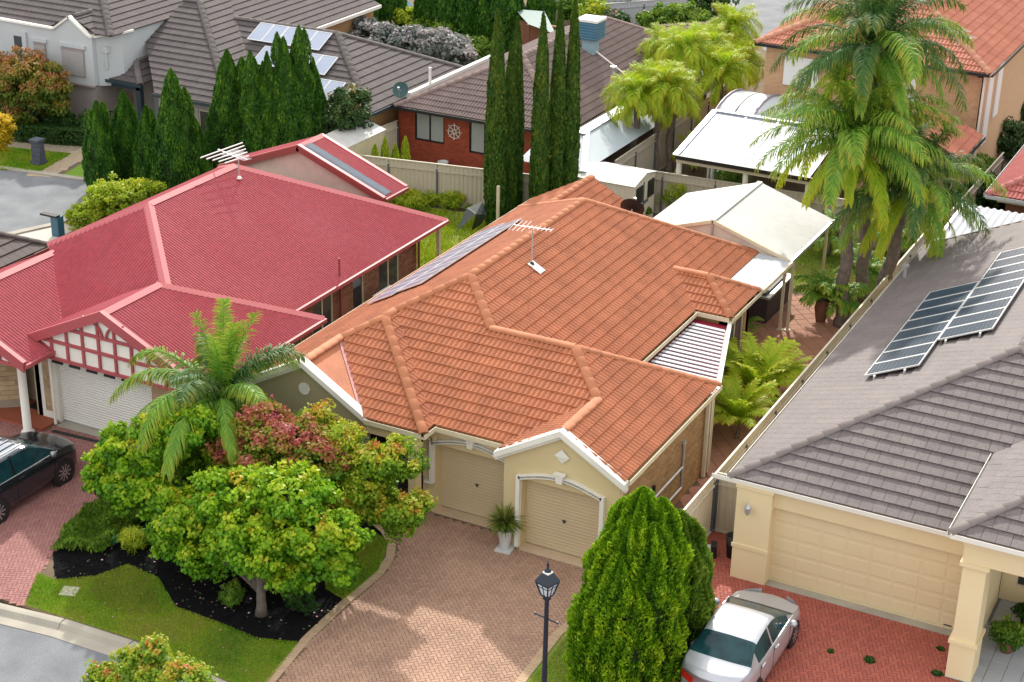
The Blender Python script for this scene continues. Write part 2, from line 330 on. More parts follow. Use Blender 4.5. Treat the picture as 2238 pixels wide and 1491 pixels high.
class Roof:
    """roof deck with separately laid tiles; the tiles that show largest are objects of their own"""
    def __init__(s, house, mt, capmt, style='pantile', W=.28, Gg=.32, limit=300, name='roof', joined='roof_tile'):
        s.h = house; s.mt = mt; s.cap = capmt; s.style = style; s.W = W; s.G = Gg; s.limit = limit
        s.V, s.F = tile_shape(style, W, Gg+.03); s.whole = []; s.cut = MB(); s.deck = MB(); s.caps = []; s.name = name
        s.flash = MB(); s.gut = MB()
    def face(s, polys, down, origin=None):
        """polys: list of convex 3D polygons in one plane; down: horizontal direction the water runs"""
        P0 = [Vector(p) for p in polys[0]]
        n = (P0[1]-P0[0]).cross(P0[2]-P0[0]).normalized()
        if n.z < 0: n = -n
        d = Vector((down[0], down[1], 0)).normalized()
        u = n.cross(-d); u = Vector((u.x, u.y, 0)).normalized(); v = n.cross(u).normalized()
        if v.z < 0: v = -v; u = -u
        O = Vector(origin) if origin else min((Vector(p) for q in polys for p in q), key=lambda p: (round(p.z, 3), p.dot(u)))
        PP = []
        for q in polys:
            s.deck.poly([Vector(p) for p in q])
            PP.append(ccw([((Vector(p)-O).dot(u), (Vector(p)-O).dot(v)) for p in q]))
        umin = min(p[0] for q in PP for p in q); umax = max(p[0] for q in PP for p in q)
        vmin = min(p[1] for q in PP for p in q); vmax = max(p[1] for q in PP for p in q)
        W, Gg = s.W, s.G
        def inside(q, pts):
            for i in range(len(q)):
                A, B = q[i], q[(i+1) % len(q)]
                for p in pts:
                    if (B[0]-A[0])*(p[1]-A[1])-(B[1]-A[1])*(p[0]-A[0]) < -1e-6: return False
            return True
        M3 = Matrix((( u.x, v.x, n.x), (u.y, v.y, n.y), (u.z, v.z, n.z)))
        for j in range(math.floor(vmin/Gg), math.ceil(vmax/Gg)):
            for i in range(math.floor(umin/W)-1, math.ceil(umax/W)+1):
                off = (W/2 if (s.style == 'flat' and j % 2) else 0)
                u0, v0 = i*W+off, j*Gg
                cs = [(u0, v0), (u0+W, v0), (u0+W, v0+Gg+.03), (u0, v0+Gg+.03)]
                if any(inside(q, cs) for q in PP) or all(any(inside(q, [c]) for q in PP) for c in cs+[(u0+W/2, v0+Gg/2)]):
                    P = O+u*u0+v*v0
                    s.whole.append((P, M3)); continue
                if u0+W < umin or u0 > umax: continue
                base = [(a+u0, b+v0, c) for a, b, c in s.V]
                r = random.random()
                for q in PP:
                    for f in s.F:
                        pg = [base[k] for k in f]
                        for k in range(len(q)):
                            pg = clip2(pg, q[k], q[(k+1) % len(q)])
                            if len(pg) < 3: break
                        if len(pg) >= 3: s.cut.add([O+u*a+v*b+n*c for a, b, c in pg], [list(range(len(pg)))], r)
    def ridge(s, A, B, r=.12, seg=.40, lift=.02):
        A, B = Vector(A), Vector(B); L = (B-A).length; k = max(1, round(L/seg))
        if B.z < A.z: A, B = B, A
        d = (B-A).normalized(); x = d.cross(Vector((0, 0, 1))).normalized(); z = x.cross(d).normalized()
        for i in range(k): s.caps.append((A+d*(i*L/k)+Vector((0, 0, lift)), Matrix(((x.x, d.x, z.x), (x.y, d.y, z.y), (x.z, d.z, z.z))), L/k, r))
    def valley(s, A, B, w=.11):
        A, B = Vector(A), Vector(B); d = (B-A).normalized(); x = d.cross(Vector((0, 0, 1))).normalized()*w
        up = Vector((0, 0, .055)); V = [A-x+up, A+up*.6, A+x+up, B-x+up, B+up*.6, B+x+up]
        s.flash.add(V, [[0, 1, 4, 3], [1, 2, 5, 4]])
    def gutter(s, A, B, out, w=.12, h=.12):
        A, B = Vector(A), Vector(B); o = Vector((out[0], out[1], 0)).normalized()
        p = [o*.0+V3(0, 0, -h), o*w+V3(0, 0, -h), o*w+V3(0, 0, .02), o*(w-.015)+V3(0, 0, .02), o*(w-.015)+V3(0, 0, -h+.02), o*.0+V3(0, 0, -h+.02)]
        n = len(p); s.gut.add([A+q for q in p]+[B+q for q in p], [[i, (i+1) % n, n+(i+1) % n, n+i] for i in range(n)]+[list(range(n)), list(range(2*n-1, n-1, -1))])
    def done(s, gutmat=None, flashmat=None, capname='ridge_tile', tilename='roof_tile'):
        rf = s.deck.build(s.name, s.mt, s.h)
        for v in rf.data.vertices: v.co.z -= .012
        s.whole.sort(key=lambda t: dist(t[0]))
        tm = mesh_from(tilename, s.V, s.F, s.mt, False)
        for P, M3 in s.whole[:s.limit]:
            o = link(tilename, tm, rf); base = o.location.copy()
            jt = Matrix.Rotation(random.gauss(0, .006), 3, 'X') @ Matrix.Rotation(random.gauss(0, .008), 3, 'Z')
            o.rotation_euler = (M3 @ jt).to_euler(); o.location = base+P
        rest = s.cut
        for P, M3 in s.whole[s.limit:]:
            rest.add([P+M3 @ Vector(c) for c in s.V], s.F)
        if rest.V:
            so = rest.build(tilename, s.mt, rf, False); stuff(so)
        cm = {}
        for P, M3, L, r in s.caps:
            k = (round(L, 2), r)
            if k not in cm:
                mb = MB(); n = 9; V = []
                for yy, rr in ((-.02, r*1.05), (L, r*.97)):
                    for i in range(n):
                        a = math.pi*(-.08+1.16*i/(n-1)); V.append((rr*math.cos(a)*1.05, yy, rr*.62*math.sin(a)))
                for i in range(n): V.append((V[i][0]*.86, -.03, V[i][2]*.8-.01))
                F = [[i, i+1, n+i+1, n+i] for i in range(n-1)]+[[2*n+i, 2*n+i+1, i+1, i] for i in range(n-1)]
                mb.add(V, [f[::-1] for f in F]); cm[k] = mesh_from(capname, mb.V, mb.F, s.cap, True)
            o = link(capname, cm[k], rf); o.location += P; o.rotation_euler = M3.to_euler()
        if s.flash.V: s.flash.build('valley_flashing', flashmat or m_valley, rf)
        if s.gut.V: s.gut.build('gutter', gutmat or m_creamtrim, s.h)
        return rf

def corrugated(mb, poly, down, pitch=.076, amp=.012, ns=4, lift=.0):
    """ribbed steel sheet over one convex 3D polygon, ribs running down the slope"""
    P0 = [Vector(p) for p in poly]
    n = (P0[1]-P0[0]).cross(P0[2]-P0[0]).normalized()
    if n.z < 0: n = -n
    d = Vector((down[0], down[1], 0)).normalized(); u = n.cross(-d); u = Vector((u.x, u.y, 0)).normalized(); v = n.cross(u).normalized()
    O = P0[0]; Q = [((p-O).dot(u), (p-O).dot(v)) for p in P0]
    us = sorted(set([q[0] for q in Q])); u0, u1 = us[0], us[-1]
    k = int((u1-u0)/(pitch/ns)); xs = [u0+(u1-u0)*i/k for i in range(k+1)]
    V = []; F = []
    for i, x in enumerate(xs):
        xx = min(max(x, u0+1e-5), u1-1e-5); c = []
        for a, b in zip(Q, Q[1:]+Q[:1]):
            if (a[0]-xx)*(b[0]-xx) <= 0 and abs(a[0]-b[0]) > 1e-9: c.append(a[1]+(b[1]-a[1])*(xx-a[0])/(b[0]-a[0]))
        lo, hi = min(c), max(c); h = lift+amp*(math.sin(2*math.pi*x/pitch))
        V += [O+u*x+v*lo+n*h, O+u*x+v*hi+n*h]
    F = [[2*i, 2*i+2, 2*i+3, 2*i+1] for i in range(k)]
    mb.add(V, F)

def wall(parent, p0, p1, z0, z1, mt, openings=(), depth=.10, name='wall', reveal=None, thick=.22):
    """upright wall from p0 to p1 (outside on the right-hand side walking p0->p1) with real openings and reveals"""
    a, b = Vector((p0[0], p0[1], 0)), Vector((p1[0], p1[1], 0)); L = (b-a).length; d = (b-a)/L; out = Vector((d.y, -d.x, 0))
    xs = sorted({0, L, *[o[0] for o in openings], *[o[1] for o in openings]}); zs = sorted({z0, z1, *[o[2] for o in openings], *[o[3] for o in openings]})
    mb = MB(); P = lambda s_, z, o=0: a+d*s_+Vector((0, 0, z))-out*o
    for i in range(len(xs)-1):
        for j in range(len(zs)-1):
            cx, cz = (xs[i]+xs[i+1])/2, (zs[j]+zs[j+1])/2
            if any(o[0] < cx < o[1] and o[2] < cz < o[3] for o in openings): continue
            mb.add([P(xs[i], zs[j]), P(xs[i+1], zs[j]), P(xs[i+1], zs[j+1]), P(xs[i], zs[j+1])], [[0, 1, 2, 3]], .5)
    for s0, s1, za, zb in [o[:4] for o in openings]:
        for q in ((P(s0, za), P(s0, za, depth), P(s0, zb, depth), P(s0, zb)), (P(s1, za, depth), P(s1, za), P(s1, zb), P(s1, zb, depth)),
                  (P(s0, zb), P(s0, zb, depth), P(s1, zb, depth), P(s1, zb)), (P(s0, za, depth), P(s0, za), P(s1, za), P(s1, za, depth))):
            mb.add(q, [[0, 1, 2, 3]], .5)
    # ends, top and back so the wall is solid from elsewhere
    mb.add([P(0, z0), P(0, z0, thick), P(0, z1, thick), P(0, z1)], [[3, 2, 1, 0]], .5); mb.add([P(L, z0), P(L, z0, thick), P(L, z1, thick), P(L, z1)], [[0, 1, 2, 3]], .5)
    mb.add([P(0, z1), P(L, z1), P(L, z1, thick), P(0, z1, thick)], [[0, 1, 2, 3]], .5)
    return mb.build(name, mt, parent)

def window(parent, p0, p1, s0, s1, za, zb, frame, glass, mull=1, inset=.06, fw=.05, name='window', sill=None, panemats=None):
    """framed window standing in the opening of the wall p0->p1"""
    a, b = Vector((p0[0], p0[1], 0)), Vector((p1[0], p1[1], 0)); d = (b-a).normalized(); out = Vector((d.y, -d.x, 0)); rz = math.atan2(d.y, d.x)
    def bx(mb, u0, u1, y0, y1, o0, o1):
        c = a+d*((u0+u1)/2)-out*((o0+o1)/2); mb.box((c.x, c.y, (y0+y1)/2), (u1-u0, abs(o1-o0), y1-y0), rz)
    fb = MB()
    bx(fb, s0, s1, za, za+fw, inset-.03, inset+.03); bx(fb, s0, s1, zb-fw, zb, inset-.03, inset+.03)
    n = mull+1
    for i in range(n+1):
        x = s0+(s1-s0)*i/n; x0, x1 = (x, x+fw) if i == 0 else ((x-fw, x) if i == n else (x-fw/2, x+fw/2))
        bx(fb, x0, x1, za+fw, zb-fw, inset-.03, inset+.03)
    fo = fb.build(name, frame, parent)
    for i in range(n):
        g = MB(); bx(g, s0+(s1-s0)*i/n+fw*.5, s0+(s1-s0)*(i+1)/n-fw*.5, za+fw*.8, zb-fw*.8, inset+.005, inset+.015)
        g.build('pane', (panemats[i] if panemats else glass), fo)
    if sill:
        sb = MB(); bx(sb, s0-.06, s1+.06, za-.07, za-.002, -.06, inset); sb.build('sill', sill, parent)
    return fo

def bricks(parent, p0, p1, z0, z1, mt, openings=(), limit=300, bl=.24, bh=.086, proud=.008, name='brick', host=None):
    a, b = Vector((p0[0], p0[1], 0)), Vector((p1[0], p1[1], 0)); L = (b-a).length; d = (b-a)/L; out = Vector((d.y, -d.x, 0)); rz = math.atan2(d.y, d.x)
    whole, cut = [], MB(); rows = int((z1-z0)/bh)
    def vis(s0, s1, za, zb):
        segs = [(s0, s1)]
        for o in openings:
            if zb > o[2]+.01 and za < o[3]-.01:
                ns = []
                for x, y in segs:
                    if y <= o[0] or x >= o[1]: ns.append((x, y))
                    else:
                        if x < o[0]-.03: ns.append((x, o[0]))
                        if y > o[1]+.03: ns.append((o[1], y))
                segs = ns
        return segs
    for r in range(rows):
        za = z0+r*bh; x = -(bl/2 if r % 2 else 0)
        while x < L:
            s0, s1 = max(x, 0), min(x+bl, L)
            for q0, q1 in vis(s0, s1, za, za+bh):
                if q1-q0 > .05:
                    c = a+d*((q0+q1)/2)+out*(proud/2-.004); c.z = za+bh/2
                    if abs(q1-q0-bl) < .001: whole.append(c)
                    else: cut.box(c, (q1-q0-.012, proud+.008, bh-.013), rz)
            x += bl
    whole.sort(key=dist)
    mb = MB(); mb.box((0, 0, 0), (bl-.012, proud+.008, bh-.013)); bm = mesh_from(name, mb.V, mb.F, mt)
    for c in whole[:limit]:
        o = link(name, bm, parent); o.location += c; o.rotation_euler = (0, 0, rz)
    for c in whole[limit:]: cut.box(c, (bl-.012, proud+.008, bh-.013), rz)
    if cut.V: stuff(cut.build(name, mt, parent))

def fence(label, p0, p1, z1=1.8, z0=0., mt=None, bay=2.35, side=1, railmt=None, name='steel_fence', cat='fence', group=None, stagger=()):
    """sheet steel fence: bays of ribbed panel between posts, capped by a rail"""
    a, b = Vector((p0[0], p0[1], 0)), Vector((p1[0], p1[1], 0)); L = (b-a).length; d = (b-a)/L; out = Vector((d.y, -d.x, 0))*side; rz = math.atan2(d.y, d.x)
    t = thing(name, label, cat, (a.x, a.y, z0), group); n = max(1, round(L/bay)); bw = L/n
    for i in range(n):
        mb = MB(); V = []; per = .19; k = int(bw/per)*4; prof = (0, 1, 1, 0)
        xs = []
        for j in range(int(bw/per)+1):
            for q, h in ((0, 0), (.06, 0), (.09, 1), (.16, 1)): xs.append((j*per+q, h))
        xs = [(x, h) for x, h in xs if x <= bw-.03]+[(bw-.03, 0)]
        for x, h in xs:
            p = a+d*(i*bw+.015+x)+out*(.018*h-.01); V += [(p.x, p.y, z0+.03), (p.x, p.y, z1-.02)]
        F = [[2*j, 2*j+2, 2*j+3, 2*j+1] for j in range(len(xs)-1)]
        mb.add(V, F); mb.build('panel', mt, t)
        for zz in (z0+.07, z1-.30):
            rb = MB(); c = a+d*(i*bw+bw/2)+out*.03; rb.box((c.x, c.y, zz), (bw, .035, .06), rz); rb.build('rail', railmt or mt, t)
    for i in range(n+1):
        c = a+d*(i*bw)+out*.02; pb = MB(); pb.box((c.x, c.y, (z0+z1)/2-.1), (.07, .07, z1-z0-.2), rz); pb.build('post', m_post, t)
    tb = MB(); c = a+d*(L/2); tb.box((c.x, c.y, z1), (L, .06, .05), rz); tb.build('capping', mt, t)
    return t

def beam(mb, A, B, w, h, drop=0):
    """straight bar from A to B, w wide (level) and h deep, top face on the line A-B lowered by drop"""
    A, B = Vector(A), Vector(B); d = (B-A).normalized(); x = d.cross(Vector((0, 0, 1)))
    x = x.normalized() if x.length > 1e-4 else Vector((1, 0, 0)); z = x.cross(d).normalized()
    q = [x*(-w/2)-z*(h+drop), x*(w/2)-z*(h+drop), x*(w/2)-z*drop, x*(-w/2)-z*drop]
    mb.add([A+p for p in q]+[B+p for p in q], [[0, 1, 2, 3], [7, 6, 5, 4], [0, 4, 5, 1], [1, 5, 6, 2], [2, 6, 7, 3], [3, 7, 4, 0]])
    return mb

def sheet(name, pts, z, mt, sub=0):
    mb = MB(); mb.poly([(p[0], p[1], z) for p in pts]); o = mb.build(name, mt); structure(o); return o

# ------------------------------------------------------------------ the setting: ground, roads, kerbs, lawns
sheet('ground', [(-160, -60), (120, -60), (120, 260), (-160, 260)], -.16, m_soil)
# raised building land (inside the kerbs)
land = MB(); land.prism([(-60, 5.0), (.17, 5.0), (2.3, 5.08), (4.0, 4.92), (5.2, 4.8), (30, 4.4), (30, 120), (-60, 120)][::1], -.15, 0.0)
structure(land.build('ground', m_soil))
sheet('road', [(-60, -40), (60, -40), (60, 4.95), (-60, 4.95)], -.12, m_asphalt)
kb = MB(); KL = [(-14, 4.2), (-6, 4.38), (-1.52, 4.56), (.3, 4.80), (2.33, 4.86), (3.95, 4.72), (5.15, 4.6), (8, 4.35), (16, 4.1), (30, 4.0)]
def kerb_run(pts, w, z0, z1, flip=1):
    s_ = []
    for (x0, y0), (x1, y1) in zip(pts, pts[1:]):
        L = math.hypot(x1-x0, y1-y0); n = max(1, round(L/2.4))
        for i in range(n):
            a = (x0+(x1-x0)*i/n, y0+(y1-y0)*i/n); b = (x0+(x1-x0)*(i+1)/n, y0+(y1-y0)*(i+1)/n); s_.append((a, b))
    return s_
kerb_parent = None
for i, (a, b) in enumerate(kerb_run(KL, .3, 0, 0)):
    m1 = MB(); dx, dy = b[0]-a[0], b[1]-a[1]; L = math.hypot(dx, dy); ux, uy = dx/L, dy/L; nx, ny = -uy, ux; g = .008
    a2 = (a[0]+ux*g, a[1]+uy*g); b2 = (b[0]-ux*g, b[1]-uy*g)
    prof = [(-.36, -.13), (-.36, -.105), (-.02, -.095), (.06, .012), (.16, .022), (.27, .012), (.27, -.13)]
    V = [(a2[0]+nx*p, a2[1]+ny*p, z) for p, z in prof]+[(b2[0]+nx*p, b2[1]+ny*p, z) for p, z in prof]; n = len(prof)
    m1.add(V, [[k, k+1, n+k+1, n+k][::-1] for k in range(n-1)]+[list(range(n)), list(range(2*n-1, n-1, -1))])
    if kerb_parent is None: kerb_parent = structure(m1.build('kerb', m_concrete))
    else: m1.build('kerb_stone', m_concrete, kerb_parent)

def herring(parent_name, outline, z, mt, basemat, ang, L=.2, Wd=.1, limit=300, gap=.007, thick=.03, ymin=None, relief=.0025, pattern='herring'):
    """block paving laid piece by piece over an outline polygon"""
    base = MB(); base.poly([(p[0], p[1], z) for p in outline]); base = base.build(parent_name, basemat); structure(base)
    P = outline; ca, sa = math.cos(ang), math.sin(ang)
    def inp(x, y):
        c = False; n = len(P)
        for i in range(n):
            x1, y1 = P[i][:2]; x2, y2 = P[(i+1) % n][:2]
            if (y1 > y) != (y2 > y) and x < (x2-x1)*(y-y1)/(y2-y1)+x1: c = not c
        return c
    xs = [p[0] for p in P]; ys = [p[1] for p in P]; cx, cy = sum(xs)/len(xs), sum(ys)/len(ys); R = max(math.hypot(x-cx, y-cy) for x, y in zip(xs, ys))+.5
    pcs = []
    if pattern == 'herring':
        n = int(R/Wd)+2
        for i in range(-n, n):
            for j in range(-n, n):
                k = (i-j) % 4
                if k == 0: c = ((i+1)*Wd, (j+.5)*Wd); r = 0
                elif k == 2: c = ((i+.5)*Wd+0, (j+1)*Wd-0); r = 1
                else: continue
                if k == 2: c = ((i+.5)*Wd, j*Wd)
                x = cx+c[0]*ca-c[1]*sa; y = cy+c[0]*sa+c[1]*ca
                if inp(x, y): pcs.append((x, y, ang+(math.pi/2 if r else 0)))
    else:
        n = int(R/Wd)+2; m = int(R/L)+2
        for i in range(-m, m):
            for j in range(-n, n):
                c = ((i+(.5 if j % 2 and pattern == 'stretcher' else 0))*L, j*Wd); x = cx+c[0]*ca-c[1]*sa; y = cy+c[0]*sa+c[1]*ca
                if inp(x, y): pcs.append((x, y, ang))
    infr = lambda p: (lambda uv: -20 < uv[0] < 2258 and -20 < uv[1] < 1511)(px(p))
    pcs.sort(key=lambda p: (not infr(p), dist((p[0], p[1], z))))
    mb = MB(); b = .006; a_, c_ = L/2-gap/2, Wd/2-gap/2
    V = [(-a_, -c_, 0), (a_, -c_, 0), (a_, c_, 0), (-a_, c_, 0), (-a_+b, -c_+b, thick*.35), (a_-b, -c_+b, thick*.35), (a_-b, c_-b, thick*.35), (-a_+b, c_-b, thick*.35)]
    F = [[4, 5, 6, 7], [0, 1, 5, 4], [1, 2, 6, 5], [2, 3, 7, 6], [3, 0, 4, 7]]
    mb.add(V, F); pm = mesh_from('paver', mb.V, mb.F, mt)
    for x, y, r in pcs[:limit]:
        o = link('paver', pm, base); o.location += Vector((x, y, z+random.uniform(-relief, relief))); o.rotation_euler = (random.gauss(0, .004), random.gauss(0, .004), r)
    rest = MB()
    for x, y, r in pcs[limit:]:
        co, si = math.cos(r), math.sin(r); dz = random.uniform(-relief, relief)
        rest.add([(x+a*co-b_*si, y+a*si+b_*co, z+c+dz) for a, b_, c in V], F)
    if rest.V: stuff(rest.build('paver', mt, base))
    return base

def px(p):
    d = np.array(p[:3], float) if len(p) > 2 and p[2] < 1.0 else np.array([p[0], p[1], 0.0])
    d = d-CAM; z = d @ CF
    return (1119+FPX*(d @ CR)/z, 745.5-FPX*(d @ CU)/z)

DR = [(6.35, 5.02), (6.05, 7.2), (5.98, 9.0), (6.02, 10.6), (5.75, 11.9), (5.1, 12.6), (4.2, 13.2), (4.3, 14.4), (5.6, 14.4), (5.6, 13.95), (7.95, 13.95), (7.95, 13.45), (11.3, 13.45), (11.3, 11.9), (11.12, 10.4), (11.2, 8.3), (11.3, 5.0)]
drive = herring('driveway', DR, .004, m_paver, m_sandjoint, math.radians(45))
# buff header course along both edges of the drive
def header(path, name='edging', mt=m_paverlight, w=.24, sp=.105):
    mb0 = MB(); mb0.box((0, 0, .012), (sp-.008, w-.01, .03)); me = mesh_from('edging_block', mb0.V, mb0.F, mt); first = None
    base = MB()
    for (x0, y0), (x1, y1) in zip(path, path[1:]):
        L = math.hypot(x1-x0, y1-y0); ux, uy = (x1-x0)/L, (y1-y0)/L
        base.add([(x0-uy*w/2, y0+ux*w/2, .007), (x0+uy*w/2, y0-ux*w/2, .007), (x1+uy*w/2, y1-ux*w/2, .007), (x1-uy*w/2, y1+ux*w/2, .007)], [[0, 1, 2, 3]])
    host = structure(base.build(name, m_sandjoint))
    for (x0, y0), (x1, y1) in zip(path, path[1:]):
        L = math.hypot(x1-x0, y1-y0); n = max(1, round(L/sp)); an = math.atan2(y1-y0, x1-x0)
        for i in range(n):
            o = link('edging_block', me, host); o.location = (x0+(x1-x0)*(i+.5)/n, y0+(y1-y0)*(i+.5)/n, random.uniform(-.002, .002)); o.rotation_euler = (0, 0, an)
header([(6.2, 5.1), (5.92, 7.2), (5.86, 9.0), (5.9, 10.6), (5.74, 11.4), (5.4, 12.05), (4.9, 12.5), (4.1, 12.95)])
header([(11.35, 5.1), (11.25, 8.3), (11.15, 10.4), (11.33, 11.6)])
RD = [(12.9, 4.9), (12.95, 9.5), (12.7, 13.5), (12.6, 17.2), (13.7, 17.2), (13.9, 15.0), (14.9, 15.0), (14.9, 15.25), (19.9, 15.25), (19.9, 13.3), (20.6, 13.2), (20.9, 4.8)]
rdrive = herring('driveway', RD, .004, m_paverred, mat('dark red joint', (.16, .05, .04), .95), math.radians(24))
LD = [(-8.9, 4.75), (-8.9, 12.6), (-7.0, 12.6), (-7.0, 13.05), (-4.2, 13.6), (-2.9, 12.2), (-2.9, 11.2), (-2.75, 9.4), (-2.2, 7.6), (-1.55, 6.1), (-1.0, 5.0)]
ldrive = herring('driveway', LD, .004, m_paverplum, mat('plum joint', (.17, .08, .07), .95), math.radians(30))
db = MB(); db.box((-5.3, 12.75, .016), (3.1, .16, .012), math.radians(4)); structure(db.build('drain', m_black))
slab = MB(); slab.prism([(-6.95, 12.95), (-4.0, 13.05), (-4.0, 13.5), (-6.95, 13.4)], .0, .03); structure(slab.build('path', m_concrete))
porch = MB(); porch.prism([(-12, 12.3), (-7.1, 12.45), (-7.1, 13.9), (-7.9, 13.9), (-12, 13.9)], 0, .08); structure(porch.build('porch_floor', mat('red porch tile', (.33, .09, .045), .7, (.25, .065, .035), 2, .6)))
st = MB(); st.bx(14.85, 19.85, 14.98, 15.3, 0, .03); structure(st.build('path', m_concrete))
# grey paved porch of the right-hand house
GP = [(20.55, 8.0), (20.55, 13.2), (19.95, 13.3), (20.4, 19), (27, 19), (27, 8.0)]
gp = herring('porch_floor', GP, .03, m_greypave, mat('grey joint', (.2, .2, .21), .9), 0, L=.4, Wd=.4, pattern='grid', gap=.012)
# side passage and rear terrace of the orange-roofed house
herring('terrace', [(11.3, 17.4), (12.5, 17.4), (12.6, 30.6), (10.6, 34.4), (8.4, 34.2), (8.4, 19.9), (11.3, 19.9)], .004, m_patio, m_sandjoint, math.radians(40), L=.42, Wd=.42, pattern='grid', gap=.014, relief=.001)
sheet('lawn', [(10.6, 33.8), (12.3, 31.0), (12.6, 41), (4.6, 41), (4.6, 35.2), (8.6, 35)], .010, m_grassbase)
# front bed and verge
sheet('garden_bed', [(-2.1, 7.3), (-1.1, 6.25), (-.35, 6.9), (.0, 7.75), (1.1, 7.6), (2.3, 6.75), (3.6, 6.7), (4.9, 6.6), (5.85, 6.9), (5.78, 9.1), (5.8, 10.7), (5.2, 12.2), (3.9, 12.9), (3.9, 13.4), (.4, 13.4), (-2.8, 13.2), (-2.75, 11.2), (-2.7, 9.4)], .008, m_mulch)
sheet('lawn', [(-1.02, 5.05), (.2, 5.1), (2.3, 5.18), (4, 5.0), (5.2, 4.9), (6.2, 4.88), (5.86, 7.0), (4.9, 6.65), (3.6, 6.75), (2.3, 6.8), (1.1, 7.65), (.0, 7.8), (-.35, 6.95), (-1.1, 6.3), (-1.75, 6.35)], .004, m_grassbase)
sheet('lawn', [(5.79, 9.1), (5.82, 10.7), (5.3, 12.1), (4.4, 12.4), (4.5, 10.2), (5.1, 9.3)], .012, m_grassbase)
sheet('lawn', [(11.45, 4.9), (12.85, 4.9), (12.9, 9.5), (12.65, 13.3), (11.45, 13.3), (11.3, 11.5), (11.25, 10.2), (11.33, 8.3)], .006, m_grassbase)
pit = MB(); pit.box((-.45, 6.05, .02), (.42, .42, .04), .35); tag(pit.build('pit_cover', m_conpale), 'pale square concrete pit cover set in the front lawn', 'pit cover')
# back garden of the red-roofed house
sheet('lawn', [(-9.5, 28.5), (-.4, 28.5), (-.6, 36.7), (-10.8, 35.3)], .006, mat('rough yard turf', (.30, .38, .05), .95, (.36, .30, .11), 1.1, 1, bump=.5, fine=.3, fscale=12))
# far side: cul-de-sac beyond the red roof, verge and paths
sheet('road', [(-60, 12), (-20.2, 23), (-18.9, 26.4), (-19.3, 28.6), (-20.9, 31.4), (-25.3, 30.6), (-40, 28), (-60, 26)], .004, m_asphalt)
sheet('footpath', [(-14, 17), (-17.7, 23), (-17.9, 26.8), (-19.0, 26.9), (-20.0, 23.6), (-22.5, 22.8), (-40, 17), (-30, 12)], .008, m_conpale)
KL2 = [(-24, 22.55), (-20.25, 23.2), (-18.85, 26.6), (-19.15, 28.6), (-20.6, 31.45), (-25.4, 30.75), (-36, 28.6)]
k2 = None
for a, b in kerb_run(KL2, 0, 0, 0):
    m1 = MB(); beam(m1, (a[0], a[1], .07), (b[0], b[1], .07), .3, .08)
    if k2 is None: k2 = structure(m1.build('kerb', m_concrete))
    else: m1.build('kerb_stone', m_concrete, k2)
sheet('lawn', [at(0, 372, z=0)[:2], at(85, 378, z=0)[:2], at(155, 338, z=0)[:2], at(0, 322, z=0)[:2]], .012, m_grassbase)
sheet('lawn', [at(135, 384, z=0)[:2], at(195, 390, z=0)[:2], at(230, 350, z=0)[:2], at(190, 352, z=0)[:2]], .012, mat('bright turf', (.16, .30, .02), .95, (.12, .22, .02), 2, .6, bump=.5))
sheet('gravel_bed', [at(-60, 318, z=0)[:2], at(160, 335, z=0)[:2], at(250, 330, z=0)[:2], at(250, 270, z=0)[:2], at(-60, 275, z=0)[:2]], .006, m_gravel)
herring('footpath', [at(60, 385, z=0)[:2], at(110, 388, z=0)[:2], at(235, 320, z=0)[:2], at(190, 318, z=0)[:2]], .010, mat('tan path paver', (.42, .33, .22), .9, (.33, .25, .17), 2, .5, .4), m_concrete, math.radians(30), L=.4, Wd=.4, pattern='grid', gap=.02)
# street at the top right
sheet('road', [(-16, 90), (-10.2, 76.5), (-5.6, 70), (-2, 66), (8, 82), (-1, 104)], .004, m_asphalt)

# ------------------------------------------------------------------ the orange-roofed house
E0, T = 2.85, .54
H = thing('brick_house', 'house with the orange terracotta tiled roof and two tan garage doors', 'house', (5.5, 20, 0))
rf = Roof(H, m_orange, m_orange_cap, 'pantile', .30, .32)
zl = lambda x: E0+T*(x+.28)
R1, R2 = (4.285, 18.36, 5.315), (4.285, 25.94, 5.315)
a_, b_, c_ = (1.8, 15.31, zl(1.8)), (2.7, 16.21, zl(2.7)), (2.7, 16.77, zl(2.7))
P_, Q_, J_ = (5.76, 16.88, 4.52), (8.35, 16.88, 4.52), (9.665, 15.565, 3.81)
W1, W2 = (7.55, 26.0, 3.552), (8.72, 26.0, 3.552)
rf.face([[(-.28, 13.4, E0), (-.28, 15.31, E0), a_, (1.8, 13.4, zl(1.8))], [(-.28, 15.31, E0), (-.28, 16.77, E0), c_, b_, a_], [(-.28, 16.77, E0), (-.28, 30.5, E0), R2, R1, c_], [(-.28, 30.5, E0), (-.28, 31.6, E0), (2, 31.6, zl(2)), (2, 28.22, zl(2))]], (-1, 0), (-.28, 13.4, E0))
rf.face([[(2, 28.22, zl(2)), (2, 31.6, zl(2)), (4.28, 31.6, E0), (4.28, 30.5, E0)]], (1, 0))
rf.face([[R2, (-.28, 30.5, E0), (8.85, 30.5, E0)]], (0, 1))
rf.face([[(1.8, 13.4, zl(1.8)), (3.82, 13.4, E0+.035), (3.88, 13.23, E0), a_]], (1, 0))
rf.face([[(3.88, 13.23, E0), (5.68, 13.23, E0), b_, a_]], (0, -1), (5.68, 13.23, E0))
rf.face([[(5.68, 13.23, E0), (5.68, 13.79, E0), c_, b_]], (1, 0), (5.68, 13.23, E0))
rf.face([[(5.68, 13.79, E0), (7.89, 13.79, E0), J_, Q_, P_, c_], [c_, P_, R1]], (0, -1), (5.68, 13.79, E0))
rf.face([[P_, (8.85, 19.97, E0), (8.85, 24.7, E0), W1, R2, R1], [R2, W1, (8.85, 27.3, E0), (8.85, 30.5, E0)]], (1, 0), (8.85, 19.97, E0))
